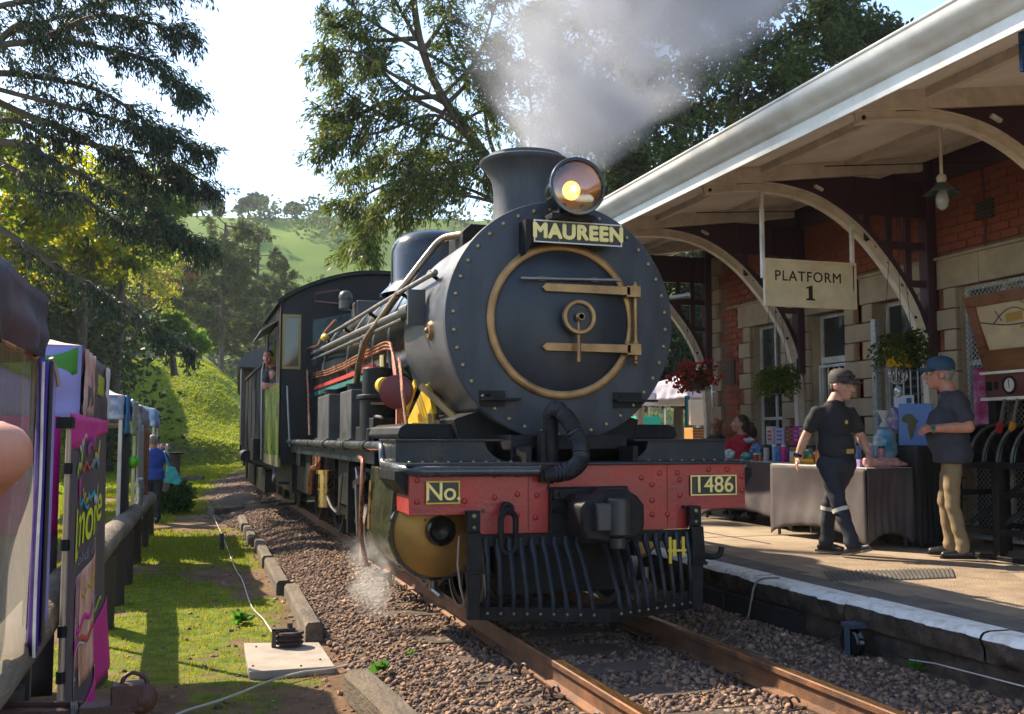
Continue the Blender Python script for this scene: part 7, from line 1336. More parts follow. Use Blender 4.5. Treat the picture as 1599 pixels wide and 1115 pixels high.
table('grey draped trestle table in front of the seated pair', 4.02, 4.62, 3.74, 5.9, TZ, clothG, .16, topM)
table('grey draped trestle table behind the walking man', 3.66, 4.2, 1.85, 3.56, TZ, clothG, .14, topM)
table('tall black draped display stand under the blue gift bag', 4.22, 4.72, 1.78, 2.42, 1.2, clothK, .04)
sh = thing('display_riser', 'low black display shelf on the table in front of the seated pair', 'shelf', (4.45, 4.4, TZ)); part('board', poleB, sh, lambda b: b.box((4.38, 3.78, 1.16), (4.58, 4.9, 1.185)), None); part('upright', poleB, sh, lambda b: (b.box((4.4, 3.8, TZ), (4.56, 3.83, 1.16)), b.box((4.4, 4.85, TZ), (4.56, 4.88, 1.16))), None)
def bottle(label, px, py, X_, h, r, c, lid, kind='tumbler', z=TZ):
    p_ = Vector(pX(px, py, X_)); p_.z = z; t = thing(kind, label, kind, tuple(p_)); m_ = M('ware_' + label.replace(' ', '_')[:40], c, .3, var=.15, scale=20, coat=.2)
    if kind == 'mug': part('cup', m_, t, lambda b: b.lathe([(r * .9, 0), (r, .01), (r, h), (r * .9, h), (r * .88, .02), (.001, .02)], p_, (0, 0, 1), 20)); part('handle', m_, t, lambda b: b.torus(p_ + Vector((0, -r - .005, h * .5)), (1, 0, 0), h * .28, .007, 16, 6))
    elif kind == 'jar': part('jar_body', m_, t, lambda b: b.lathe([(.001, 0), (r, .0), (r, h * .75), (r * .8, h * .8), (.001, h * .8)], p_, (0, 0, 1), 20)); part('lid', M('lid_' + lid[0], lid[1], .4), t, lambda b: b.cyl(p_ + Vector((0, 0, h * .8)), p_ + Vector((0, 0, h)), r * .9, n=18))
    else:
        part('tumbler_body', m_, t, lambda b: b.lathe([(.001, 0), (r * .82, .0), (r, h * .5), (r, h * .88), (.001, h * .88)], p_, (0, 0, 1), 20)); part('lid', M('lid_' + lid[0], lid[1], .4), t, lambda b: (b.cyl(p_ + Vector((0, 0, h * .88)), p_ + Vector((0, 0, h)), r * 1.02, r * .9, n=18)))
    return t
K, Wt = ('black', (.015, .015, .016)), ('white', (.6, .58, .56))
bottle('black and white travel tumbler by the glassware', 1197, 715, 4.16, .19, .036, (.45, .43, .42), K)
bottle('pale blue insulated tumbler by the black and white one', 1210, 715, 4.14, .21, .034, (.12, .3, .5), Wt)
bottle('deep blue insulated tumbler beside the pale blue one', 1217, 716, 4.13, .22, .032, (.05, .16, .42), K)
bottle('hot pink insulated tumbler beside the blue ones', 1224, 716, 4.12, .21, .032, (.52, .02, .22), Wt)
bottle('purple insulated tumbler behind the hot pink one', 1229, 714, 4.2, .2, .03, (.2, .05, .3), K)
bottle('white mug with dark print near the table end', 1239, 716, 4.12, .13, .045, (.5, .46, .46), K, 'mug')
bottle('second white mug, nearer the walking man', 1256, 718, 4.1, .13, .043, (.52, .45, .42), K, 'mug')
for i, (px, w_, c, lab, nm) in enumerate(((1206, .16, (.5, .42, .4), 'white boxed gift with red picture on the black shelf', 'gift_box'), (1221, .2, (.42, .36, .55), 'lilac lettered gift box on the black shelf', 'gift_box'), (1234, .1, (.16, .04, .05), 'maroon flask carton on the black shelf', 'carton'), (1240, .08, (.33, .08, .05), 'rust red carton on the black shelf', 'carton'), (1247, .12, (.36, .01, .22), 'magenta patterned carton on the black shelf', 'carton'), (1255, .07, (.4, .36, .34), 'narrow pale carton at the end of the black shelf', 'carton'))):
    p_ = Vector(pX(px, 680, 4.47)); t = thing(nm, lab, 'box', (p_.x, p_.y, 1.185)); part('carton_body', M('carton%d' % i, c, .5, var=.2, scale=12), t, lambda b: b.box((p_.x - .04, p_.y - w_ / 2, 1.187), (p_.x + .05, p_.y + w_ / 2, 1.187 + .23 - .02 * (i % 2))), None, .004)
    part('print', M('carton_print%d' % i, [(.4, .05, .04), (.1, .1, .25), (.3, .2, .05), (.1, .02, .02), (.5, .2, .4), (.2, .1, .1)][i], .5), t, lambda b: [b.box((p_.x - .0415, p_.y - w_ * .3, 1.24 + q * .05), (p_.x - .04, p_.y + w_ * .28, 1.265 + q * .05)) for q in range(3)], None)
def packet(label, px, py, X_, sz, c, z=TZ, seed=0, nm='wrapped_packet'):
    p_ = Vector(pX(px, py, X_)); p_.z = z; b = MB(); b.sphere(p_ + Vector((0, 0, sz[2] * .5)), (sz[0] * .55, sz[1] * .55, sz[2] * .55), 16, 10); o = remeshed(b, nm, M('packet%s' % label[:24], c, .3, var=.4, scale=25, coat=.3), None, .012, 1, .006, 20, seed); tag(o, label, 'packet')
packet('clear wrapped pack of small pastel toys near the woman in red', 1140, 716, 4.2, (.1, .2, .14), (.4, .5, .45), seed=1)
packet('teal wrapped sweets on the table near the woman in red', 1166, 712, 4.3, (.12, .2, .1), (.06, .25, .22), seed=2); packet('pile of blue wrapped sweets behind the teal ones', 1182, 708, 4.45, (.12, .25, .22), (.05, .12, .25), seed=3); packet('pale wrapped sweets on top of the blue pile', 1170, 680, 4.5, (.1, .22, .07), (.4, .45, .5), z=TZ + .22, seed=4)
tr_ = thing('yellow_tray', 'yellow tray of little jars behind the walking man', 'tray', tuple(Vector(pX(1270, 716, 4.0)))); tp_ = Vector(pX(1268, 716, 4.0)); part('tray_base', M('tray_yellow', (.55, .3, .01), .4), tr_, lambda b: (b.box((tp_.x - .12, tp_.y - .22, TZ), (tp_.x + .12, tp_.y + .22, TZ + .02)), b.box((tp_.x - .13, tp_.y - .22, TZ + .02), (tp_.x - .115, tp_.y + .22, TZ + .06))), None, .004)
for i, (dy, c, l_) in enumerate(((.08, (.4, .05, .02), ('green', (.02, .2, .08))), (-.02, (.5, .3, .05), ('teal', (.02, .25, .2))), (-.12, (.35, .03, .05), Wt))):
    p_ = tp_ + Vector((-.02, dy, 0)); q_ = thing('jar', ['jar of red preserve with green lid on the yellow tray', 'jar of orange preserve with teal lid on the yellow tray', 'jar of crimson preserve with white lid on the yellow tray'][i], 'jar', (p_.x, p_.y, TZ + .02)); part('jar_body', M('preserve%d' % i, c, .2), q_, lambda b: b.lathe([(.001, .02), (.035, .02), (.035, .1), (.03, .11), (.001, .11)], (p_.x, p_.y, TZ), (0, 0, 1), 18)); part('lid', M('jlid_' + l_[0], l_[1], .4), q_, lambda b: b.cyl((p_.x, p_.y, TZ + .11), (p_.x, p_.y, TZ + .135), .035, n=18))
bottle('tall blue bottle with dark cap near the walking man', 1343, 724, 3.95, .24, .04, (.16, .22, .42), K); bottle('pale tumbler with lid next to the blue bottle', 1362, 720, 4.05, .24, .04, (.4, .35, .42), Wt); bottle('lilac tumbler beside the clear bag', 1371, 720, 4.08, .26, .036, (.25, .28, .48), Wt); bottle('black bottle with lime ring near the lilac tumbler', 1352, 728, 3.85, .2, .04, (.03, .035, .03), ('lime', (.2, .5, .02)))
pc_ = Vector(pX(1352, 732, 3.78)); t = thing('purple_carton', 'flat purple and white carton at the near end of the table', 'box', (pc_.x, pc_.y, TZ)); part('carton_body', M('carton_purple', (.28, .2, .42), .5), t, lambda b: b.box((3.70, 2.0, TZ), (3.95, 2.3, TZ + .075)), None, .003)
b = MB(); cap(b, (3.75, 1.95, TZ + .05), (4.05, 1.90, TZ + .05), .05, .048); cap(b, (4.05, 1.9, TZ + .05), (4.16, 1.88, TZ + .03), .03, .012); o = remeshed(b, 'pink_parcel', M('pink_wrap', (.52, .27, .28), .35, var=.25, scale=14), None, .009, 2, .004, 18); tag(o, 'long pink wrapped parcel with twisted end on the table', 'parcel')
pl_ = Vector(pX(1380, 716, 4.1)); t = thing('pillow_bag', 'plump blue cushion tied in a clear bag leaning on the black stand', 'bag', (pl_.x, pl_.y, TZ))
b = MB(); b.sphere(pl_ + Vector((.02, 0, .21 + TZ - pl_.z)), (.13, .10, .21), 18, 14); remeshed(b, 'cushion', M('cushion_blue', (.03, .32, .55), .4, var=.4, scale=9, col2=(.35, .38, .4), s2=5, stretch=(1, 2, .5), coat=.3), t, .014, 3, .006, 10); part('bag_neck', M('bag_clear', (.42, .45, .44), .2, var=.3, scale=30), t, lambda b: b.lathe([(.06, 0), (.02, .06), (.035, .1), (.07, .17)], (pl_.x + .02, pl_.y, TZ + .40), (0, 0, 1), 14))
gb = Vector(pX(1428, 692, 4.35)); t = thing('gift_bag', 'blue gift bag printed with a map of Africa on the black stand', 'gift bag', (gb.x, gb.y, 1.2)); gM = M('bag_periwinkle', (.10, .20, .52), .5, var=.08)
part('bag_body', gM, t, lambda b: b.prism([(-.15, 0), (.17, 0), (.18, .42), (-.14, .42)], (gb.x, gb.y - .0, 1.2), (.75, -.66, 0), (0, 0, 1), (.08, .09, 0)), None, .004)
afr = [(0, .0), (.02, .03), (.03, .07), (.045, .1), (.045, .13), (.07, .16), (.05, .165), (.035, .19), (.02, .21), (-.02, .215), (-.05, .2), (-.065, .17), (-.055, .15), (-.03, .14), (-.015, .13), (-.02, .1), (-.012, .06)]
part('map_print', M('africa_print', (.16, .06, .03), .6, var=.4, scale=30, col2=(.04, .10, .03), s2=14), t, lambda b: b.prism([(x * 1.25 - .035, z * 1.25 + .05) for x, z in afr], Vector((gb.x, gb.y, 1.2)) - Vector((.66, .75, 0)) * .003, (.75, -.66, 0), (0, 0, 1), (-.0013, -.0015, 0)), None)
pg = Vector(pX(1397, 690, 4.28)); t = thing('snack_tub', 'purple printed bag standing in a green tub on the black stand', 'tub', (pg.x, pg.y, 1.2)); part('tub', M('tub_green', (.01, .16, .07), .4), t, lambda b: b.lathe([(.001, 0), (.06, 0), (.075, .12), (.07, .12), (.001, .11)], (pg.x, pg.y, 1.2), (0, 0, 1), 20))
b = MB(); b.sphere((pg.x, pg.y, 1.44), (.08, .07, .16), 14, 10); remeshed(b, 'printed_bag', M('bag_purple', (.12, .05, .25), .35, var=.5, scale=25, col2=(.4, .38, .45), s2=12), t, .014, 2, .005, 12)
# magenta goods, several scarves drawn as one sheet, hanging by the mesh door
o = MB().grid(lambda u, v: (4.86 + .02 * math.sin(u * 14) + .015 * noise.noise((u * 5, v * 9, 0)), 1.72 - .34 * u, 1.96 - .95 * v), 16, 30).build('hanging_scarves', M('scarf_magenta', (.36, .01, .14), .5, var=.4, scale=9, col2=(.5, .3, .4), s2=9, mix2=.25), None, 60); s_ = o.modifiers.new('thick', 'SOLIDIFY'); s_.thickness = .02; tag(o, 'long magenta printed scarves, drawn as one sheet, hanging on the wire mesh behind the man in khaki', 'scarf')
tb = thing('teal_sack', 'small teal sack on the floor beside the black stand', 'sack', (4.5, 1.62, PZ)); b = MB(); b.sphere((4.5, 1.62, .36), (.11, .1, .17), 14, 10); remeshed(b, 'sack_body', M('sack_teal', (.01, .12, .10), .6, var=.3), tb, .014, 3, .006, 12)
# far stalls beyond the end of the building
PF = PZ
def far(name, label, cat, px0, px1, py0, py1, Yp, mat, dep=.4):
    a, c = Vector(pY(px0, py0, Yp)), Vector(pY(px1, py1, Yp)); t = thing(name, label, cat, (a.x, Yp, PF)); part('face', mat, t, lambda b: b.box((a.x, Yp, c.z), (c.x, Yp + dep, a.z)), None, .01); return t, a, c
t, a, c = far('cream_screen', 'cream fabric screen standing beyond the end of the building', 'screen', 1078, 1107, 624, 664, 13, cloth('screen_cream', (.52, .46, .36)), .1); part('leg', poleB, t, lambda b: (b.box((a.x + .02, 13.02, PF), (a.x + .06, 13.06, a.z)), b.box((c.x - .06, 13.02, PF), (c.x - .02, 13.06, a.z))), None)
t, a, c = far('crate_stack', 'stack of orange crates as one slatted block below the cream screen', 'crate', 1082, 1106, 668, 694, 12.6, M('crate_orange', (.5, .2, .04), .6, var=.3, scale=6)); part('lath', postM, t, lambda b: [b.box((a.x - .01, 12.58, a.z - .02 - q * .06), (c.x + .01, 12.6, a.z - q * .06)) for q in range(4)], None)  # several stacked crates drawn as one slatted block
t, a, c = far('teal_table_cover', 'bright teal cloth covered table far down the platform', 'table', 1002, 1032, 650, 672, 15, cloth('cloth_teal', (.01, .36, .25)), .7); part('leg', poleB, t, lambda b: b.box((a.x + .1, 15.1, PF), (a.x + .15, 15.15, c.z)), None)
t6 = tent('blue topped tent with white valance beyond the end of the building', 8.2, 11.4, 19, 22, 2.5, 2.15, 3.1, cloth('tent_bright_blue', (.02, .18, .5)), cloth('valance_white', (.5, .48, .52)), poleM)
t7 = tent('grey white tent behind the red flower basket', 9.6, 12.4, 17, 19.5, 2.75, 2.3, 3.4, cloth('tent_offwhite', (.45, .43, .46)), cloth('valance_lilacgrey', (.35, .33, .4)), poleM)
dd = thing('teal_curtain', 'narrow teal curtain hanging beside the cream screen', 'curtain', (7, 13.2, PF)); a, c = Vector(pY(1071, 618, 13.2)), Vector(pY(1078, 690, 13.2)); drape('fabric', cloth('curtain_teal', (.01, .22, .22)), dd, lambda u, v: (a.x + (c.x - a.x) * u, 13.2 + .02 * math.sin(u * 12), a.z + (c.z - a.z) * v), 10, 6); part('rod', poleB, dd, lambda b: b.cyl((a.x, 13.22, PF), (a.x, 13.22, a.z), .02, n=8))
# more wares
rw = random.Random(3)
WARES = [(1180, 716, 4.12, 'small red preserve jar beside the teal sweets', 'jar', (.4, .04, .03)), (1186, 716, 4.18, 'small amber honey jar beside the red preserve', 'jar', (.5, .25, .03)), (1247, 717, 4.2, 'short cream mug behind the white mugs', 'mug', (.55, .48, .38)), (1262, 716, 3.98, 'slim green bottle near the yellow tray', 'tumbler', (.03, .22, .1)), (1278, 722, 3.8, 'stout orange tumbler near the yellow tray', 'tumbler', (.5, .18, .03)), (1285, 722, 3.86, 'thin white tumbler behind the orange one', 'tumbler', (.55, .53, .5)), (1377, 722, 4.0, 'short pink tumbler near the clear bag', 'tumbler', (.5, .2, .25)), (1366, 726, 3.9, 'tiny grey jar near the pink parcel', 'jar', (.25, .25, .26))]
for px, py, X_, lab, kd, c in WARES: bottle(lab, px, py, X_, {'jar': .1, 'mug': .11, 'tumbler': rw.uniform(.16, .22)}[kd], {'jar': .03, 'mug': .04, 'tumbler': .032}[kd], c, K if rw.random() < .5 else Wt, kd)
lf_ = [(1290, 728, 3.74, 'white price leaflet lying at the table edge behind the walking man'), (1255, 722, 3.95, 'cream leaflet pile lying at the table corner')]
for px, py, X_, lab in lf_:
    p_ = Vector(pX(px, py, X_)); o = MB().box((p_.x - .1, p_.y - .07, TZ + .001), (p_.x + .1, p_.y + .07, TZ + .012)).build('leaflet', M('paper_cream', (.66, .62, .54), .7, var=.06), None, None); tag(o, lab, 'leaflet')
# ================================================================== trees
tbark = M('tree_bark', (.075, .058, .045), .95, var=.35, scale=3, stretch=(1, 1, .3), bump=.6, bscale=12)
class Leaves:
    def __init__(s, seed): s.r = np.random.default_rng(seed); s.P = []; s.D = []; s.C = []
    def add(s, P, D, C): s.P.append(P); s.D.append(D); s.C.append(C)
    def build(s, name, mat, parent, size, aspect, spread=.35):
        P = np.concatenate(s.P); D = np.concatenate(s.D); C = np.concatenate(s.C); D = D + s.r.normal(size=D.shape) * spread
        v, f, c = leaves_mesh(P, size, C, s.r, aspect, D); return fast(name, v, f, mat, parent, c)
def tint(r, n, lo=.55, hi=1.25, warm=.25):
    k = r.uniform(lo, hi, (n, 1)); w_ = r.uniform(-warm, warm, n); return k * np.stack([1 + w_, np.ones(n), 1 - .8 * w_], 1)
def limb_tree(name, label, trunk, rt, limbs, spread, droop, nb, nl, size, aspect, mat, seed, start=.25, rl=.35, cat='tree', group=None, flat=.35, lspread=.35, twig=True, warm=.2, out=.6):
    r = np.random.default_rng(seed); t = thing(name, label, cat, tuple(trunk[0]), 0, group); B = MB(); trunk = [Vector(p) for p in trunk]
    B.tube(crom(trunk, 4), list(np.linspace(rt, rt * .4, (len(trunk) - 1) * 4 + 1)), 10); LV = Leaves(seed)
    for lp in limbs:
        lp = [Vector(p) for p in lp]; C_ = crom(lp, 6); n = len(C_); r0 = rt * rl * r.uniform(.7, 1.1); B.tube(C_, list(np.linspace(r0, .012 + r0 * .08, n)), 6)
        Ltot = sum((C_[i + 1] - C_[i]).length for i in range(n - 1)); lcol = r.uniform(.8, 1.15)
        for b_ in range(max(3, int(nb * Ltot))):
            f_ = start + (1 - start) * r.random() ** .8; i = min(int(f_ * (n - 1)), n - 2); p = C_[i].lerp(C_[i + 1], f_ * (n - 1) - i); tg = (C_[i + 1] - C_[i]).normalized()
            sd = Vector(r.normal(size=3)); sd.z *= flat; sd -= tg * sd.dot(tg); sd.normalize(); d = (tg * out + sd).normalized(); L_ = spread * r.uniform(.45, 1.1) * (1.05 - .55 * f_); pts = [p.copy()]; q = p.copy()
            for k in range(6): q = q + d * (L_ / 6); d = (d + Vector((0, 0, -droop * .18)) + Vector(r.normal(size=3)) * .09).normalized(); pts.append(q.copy())
            if twig: B.tube(pts, [.010 + .008 * spread, .008 + .005 * spread, .007, .006, .005, .004, .003], 4, caps=False)
            A_ = np.array(pts); u = r.random(nl) * 5.4 + .6; ii = np.minimum(u.astype(int), 5); fr = (u - ii)[:, None]; P = A_[ii] * (1 - fr) + A_[ii + 1] * fr + r.normal(size=(nl, 3)) * spread * .055; D = (A_[ii + 1] - A_[ii]); D /= np.linalg.norm(D, axis=1)[:, None]; D = D + np.array([0, 0, -droop * .6]); LV.add(P, D, tint(r, nl, warm=warm) * lcol * r.uniform(.8, 1.2))
    B.build('trunk', tbark, t, 60); LV.build('crown', mat, t, size, aspect, lspread); return t
def pxp(l, D, r=None, j=.0): return [pD(x, y, D + (r.uniform(-j, j) if r is not None else 0) + (dd[0] if dd else 0)) for x, y, *dd in l]
def blob_tree(name, label, base, trunk_top, blobs, D, rt, leaf, mat, seed, dens=1.0, size=.12, aspect=1.8, cat='tree', group=None, clus=None, warm=.2, trunk_px=None, dscale=1.0):
    """blobs: (px, py, rx, ry) ellipses of foliage seen at distance D; each is a real ellipsoid as deep as it is wide"""
    r = np.random.default_rng(seed); t = thing(name, label, cat, tuple(base), 0, group); B = MB(); LV = Leaves(seed); k = D / FPX; top = Vector(trunk_top); bs = Vector(base)
    mid = bs.lerp(top, .5) + Vector(r.normal(size=3)) * .02 * (top - bs).length; B.tube(crom([bs - Vector((0, 0, .3)), mid, top], 5), list(np.linspace(rt, rt * .5, 11)), 8)
    for (x, y, rx, ry, *dz) in blobs:
        c = Vector(pD(x, y, D + (dz[0] if dz else r.uniform(-.5, .5) * rx * k))); w_ = rx * k; h = ry * k
        st = bs.lerp(top, r.uniform(.6, 1.0)); m_ = st.lerp(c, .5) + Vector((0, 0, .12 * (c - st).length)); LP = crom([st, m_, c], 5); B.tube(LP, list(np.linspace(rt * .35, rt * .08, len(LP))), 5)
        nc = max(5, int(16 * dens)); cr = clus or .28 * min(w_, h) + .15
        for q in range(nc):
            a = r.normal(size=3); a /= np.linalg.norm(a); a *= r.random() ** .33; e = np.array(c) + a * np.array([w_, w_ * dscale, h]); B.tube([c, c.lerp(Vector(e), .6) + Vector((0, 0, .04 * h)), Vector(e)], [rt * .07, rt * .045, .006], 4, caps=False)
            n = int(leaf * r.uniform(.6, 1.3)); g = r.normal(size=(n, 3)); g /= np.linalg.norm(g, axis=1)[:, None]; g *= (r.random((n, 1)) ** .5) * cr; g[:, 2] *= .65; LV.add(e + g, g / cr + np.array([0, 0, -.3]), tint(r, n, warm=warm) * r.uniform(.75, 1.2))
    B.build('trunk', tbark, t, 60); LV.build('crown', mat, t, size, aspect, .7); return t
r6 = np.random.default_rng(606)
# dark cedar whose boughs hang in from the left
cedarM = leafmat('cedar_needles', (.020, .042, .024), (.035, .065, .025), f=.25)
DC = 24.0; cb = pZ(-330, 760, -.3); cb = Vector((pD(-260, 700, DC + 3)[0], pD(-260, 700, DC + 3)[1], -.3))
def hz(px, py, d): return pD(px, py, d)
ctrunk = [cb - Vector((0, 0, .3)), cb + Vector((.1, 0, 5)), cb + Vector((0, .1, 12)), cb + Vector((.1, .1, 19))]
cl_ = [[(-200, 90), (-60, 70), (40, 45), (110, 20), (200, -8), (320, -20)], [(-200, 160), (-50, 90), (60, 62), (150, 25), (230, 35), (305, 60)], [(-200, 190), (0, 62), (80, 62), (160, 75), (230, 95), (275, 130), (300, 155)], [(-200, 210), (-20, 115), (60, 120), (150, 140), (215, 180), (250, 215)], [(-200, 200), (0, 140), (100, 165), (190, 190), (260, 215), (325, 240)], [(-200, 220), (-10, 190), (80, 215), (170, 230), (260, 250), (340, 300)], [(-200, 260), (0, 222), (80, 250), (150, 285), (215, 320), (270, 355), (315, 395)], [(-150, 280), (0, 255), (60, 300), (120, 305), (180, 345), (245, 360), (330, 385)], [(-150, 300), (20, 370), (90, 420), (150, 450), (200, 485), (250, 525), (300, 548)], [(-200, 150), (-30, 20), (60, 0), (150, -20), (260, -30)], [(-150, 250), (20, 170), (110, 205), (190, 250), (240, 275), (300, 290)]]
climbs = []
for q, l in enumerate(cl_):
    jd = r6.uniform(-1.2, 1.2); climbs.append([ctrunk[1] + (ctrunk[2] - ctrunk[1]) * r6.uniform(.1, .9)] + [pD(x, y, DC + jd + (1.5 * (1 - i / len(l)))) for i, (x, y) in enumerate(l) if x > -120])
limb_tree('cedar_tree', 'dark cedar with long drooping boughs reaching over the stalls', ctrunk, .32, climbs, 1.05, 1.2, 11, 44, .13, 4.2, cedarM, 11, start=.12, rl=.3, flat=.5, lspread=.5, warm=.1)
# big feathery tree behind the engine
featM = leafmat('feathery_leaf', (.045, .080, .018), (.15, .19, .030), f=.46)
DA = 25.0
ab = Vector(pD(812, 640, DA)); ab.z = -.3
at = [ab - Vector((0, 0, .3)), Vector(pD(812, 480, DA)), Vector(pD(806, 330, DA)), Vector(pD(745, 225, DA)), Vector(pD(690, 150, DA)), Vector(pD(655, 60, DA)), Vector(pD(640, -60, DA))]
al = [[(800, 315), (700, 252), (640, 240), (575, 250), (530, 285)], [(745, 230), (650, 200), (570, 165), (510, 120)], [(700, 165), (620, 120), (550, 80), (500, 95)], [(660, 80), (590, 40), (540, 0), (510, -40)], [(800, 330), (720, 292), (640, 300), (580, 345), (545, 395)], [(790, 320), (690, 300), (620, 320), (575, 365), (560, 410)], [(690, 150), (745, 90), (770, 20), (790, -40)], [(806, 330), (830, 220), (825, 120), (815, 20)], [(720, 190), (640, 150), (590, 100), (560, 30)], [(660, 80), (700, 20), (720, -40)], [(760, 250), (680, 270), (600, 290), (530, 330)], [(650, 60), (610, -10), (570, -60)], [(740, 225), (680, 180), (600, 205), (540, 215), (505, 235)], [(700, 160), (730, 120), (700, 60), (690, 0)], [(806, 330), (760, 200), (770, 130), (800, 80)], [(690, 150), (600, 160), (540, 190), (505, 180)], [(800, 320), (860, 250), (900, 180)], [(650, 60), (560, 60), (510, 20)], [(795, 325), (762, 265), (720, 255), (690, 280)], [(720, 190), (770, 170), (805, 205)], [(690, 150), (722, 205), (765, 285)], [(700, 165), (650, 235), (630, 290)], [(660, 80), (720, 110), (780, 110)]]
alimbs = []
for l in al:
    jd = r6.uniform(-2.2, 2.2); alimbs.append([pD(x, y, DA + jd * i / len(l) + r6.uniform(-.3, .3)) for i, (x, y) in enumerate(l)])
limb_tree('feathery_tree', 'tall feathery leaved tree with leaning trunk behind the chimney', at, .17, alimbs, 1.25, 1.0, 10.5, 58, .15, 4.0, featM, 12, start=.14, rl=.38, flat=.8, lspread=.5, warm=.4)
# trees behind the station roof
stM = leafmat('station_tree_leaf', (.040, .070, .020), (.09, .14, .028), f=.35)
DB = 34.0
bb_ = Vector(pD(1085, 640, DB)); bb_.z = -.3
blob_tree('broadleaf_tree', 'dense green tree rising behind the canopy roof', bb_, pD(1090, 330, DB), [(1180, 90, 90, 80), (1290, 70, 90, 70), (1350, 60, 60, 55), (1230, 170, 90, 70), (1110, 160, 80, 80), (1040, 230, 90, 70), (1120, 270, 80, 50), (1010, 300, 70, 50), (1190, 10, 90, 50), (1100, 60, 80, 60), (1290, 10, 80, 40), (990, 160, 60, 60), (970, 250, 50, 50), (1000, 380, 80, 60)], DB, .35, 150, stM, 13, 1.35, .20, 2.2, warm=.2)
bb2 = Vector(pD(950, 640, DB + 6)); bb2.z = -.3
blob_tree('broadleaf_tree', 'paler green tree showing through the smoke beside the headlamp', bb2, pD(965, 260, DB + 6), [(960, 200, 70, 70), (1010, 120, 80, 70), (930, 90, 70, 70), (1000, 30, 90, 60), (950, 300, 60, 50), (880, 60, 60, 60), (900, 180, 50, 60), (1060, 380, 60, 50)], DB + 6, .3, 130, leafmat('pale_tree_leaf', (.06, .08, .025), (.14, .17, .04), f=.4), 14, 1.2, .22, 2.2)
bb3 = Vector(pD(1062, 640, 30)); bb3.z = -.3
blob_tree('dark_evergreen', 'dark evergreen tree seen under the canopy beyond the building end', bb3, pD(1062, 560, 30), [(1060, 530, 60, 60), (1010, 520, 50, 60), (1095, 500, 50, 60), (1040, 470, 60, 50), (1000, 440, 50, 50), (1090, 430, 50, 50), (1110, 560, 40, 50), (985, 600, 40, 50), (1065, 600, 40, 30)], 30, .2, 150, leafmat('evergreen_leaf', (.022, .042, .016), (.03, .06, .015), f=.25), 15, 1.3, .15, 2)
# woodland behind the stalls
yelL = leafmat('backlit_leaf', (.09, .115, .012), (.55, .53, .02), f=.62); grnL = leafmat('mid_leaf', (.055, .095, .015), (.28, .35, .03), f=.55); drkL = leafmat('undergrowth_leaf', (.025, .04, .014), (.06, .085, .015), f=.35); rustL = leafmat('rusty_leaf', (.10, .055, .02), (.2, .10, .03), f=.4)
def gbase(px, D): p = pD(px, 682, D); return Vector((p[0], p[1], float(ground_h(p[0], p[1]))))
for i, (px, D, tx, ty, bl, m_, lab) in enumerate([
    (20, 27, 30, 330, [(20, 300, 70, 60), (70, 350, 60, 50), (10, 390, 60, 50), (60, 260, 60, 40), (-30, 330, 60, 70), (90, 300, 50, 50)], yelL, 'yellow green tree behind the navy topped tent'),
    (130, 30, 135, 360, [(130, 320, 60, 50), (100, 380, 50, 40), (165, 370, 50, 40), (150, 420, 50, 35), (90, 430, 45, 40)], yelL, 'slim double stemmed tree with yellow leaves behind the pink roofed tent'),
    (165, 32, 190, 330, [(200, 300, 60, 50), (240, 330, 50, 40), (170, 280, 50, 40), (225, 380, 45, 40), (260, 300, 40, 35), (190, 400, 45, 35)], grnL, 'forked tree with bare grey limbs above the pink and white tent'),
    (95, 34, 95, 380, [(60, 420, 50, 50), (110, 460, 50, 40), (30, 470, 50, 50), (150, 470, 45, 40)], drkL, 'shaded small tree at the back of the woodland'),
    (215, 40, 222, 420, [(215, 420, 45, 40), (245, 400, 40, 35), (190, 450, 45, 35), (250, 440, 35, 35)], yelL, 'bright lime leaved tree at the wood edge'),
    (250, 46, 252, 440, [(250, 445, 35, 30), (270, 425, 30, 25), (235, 470, 35, 25)], rustL, 'rust tinged young tree beside the pines'),
    (-40, 24, -30, 300, [(-40, 200, 80, 60), (0, 240, 60, 50), (-60, 300, 70, 70)], grnL, 'tall green tree at the woodland corner')]):
    D *= 1.5 if px < 200 else 2.1; b0 = gbase(px, D); blob_tree('woodland_tree', lab, b0, pD(tx, ty, D), bl, D, .2 + .03 * (i % 3), 100, m_, 30 + i, 1.0, .22, 1.7, group='trees behind the stalls', warm=.3)
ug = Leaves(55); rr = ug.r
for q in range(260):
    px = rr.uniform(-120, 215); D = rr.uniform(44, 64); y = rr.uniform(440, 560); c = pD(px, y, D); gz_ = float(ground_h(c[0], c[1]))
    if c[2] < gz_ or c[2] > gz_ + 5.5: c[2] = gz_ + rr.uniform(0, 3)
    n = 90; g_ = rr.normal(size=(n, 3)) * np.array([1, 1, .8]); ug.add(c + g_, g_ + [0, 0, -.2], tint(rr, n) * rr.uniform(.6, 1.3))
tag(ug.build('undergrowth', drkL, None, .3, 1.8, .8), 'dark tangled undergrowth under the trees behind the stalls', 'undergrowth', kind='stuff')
# small round tree on the bank
D = 60; b0 = gbase(270, D); b0.z = float(pD(270, 578, D)[2])
blob_tree('small_round_tree', 'small bright green round tree on the sunlit bank', b0, pD(268, 540, D), [(265, 515, 28, 14), (245, 525, 22, 13), (290, 528, 26, 14), (268, 500, 20, 10), (310, 540, 14, 10)], D, .22, 110, leafmat('lime_leaf', (.10, .20, .02), (.25, .36, .03), f=.45), 41, 1.1, .22, 1.6)
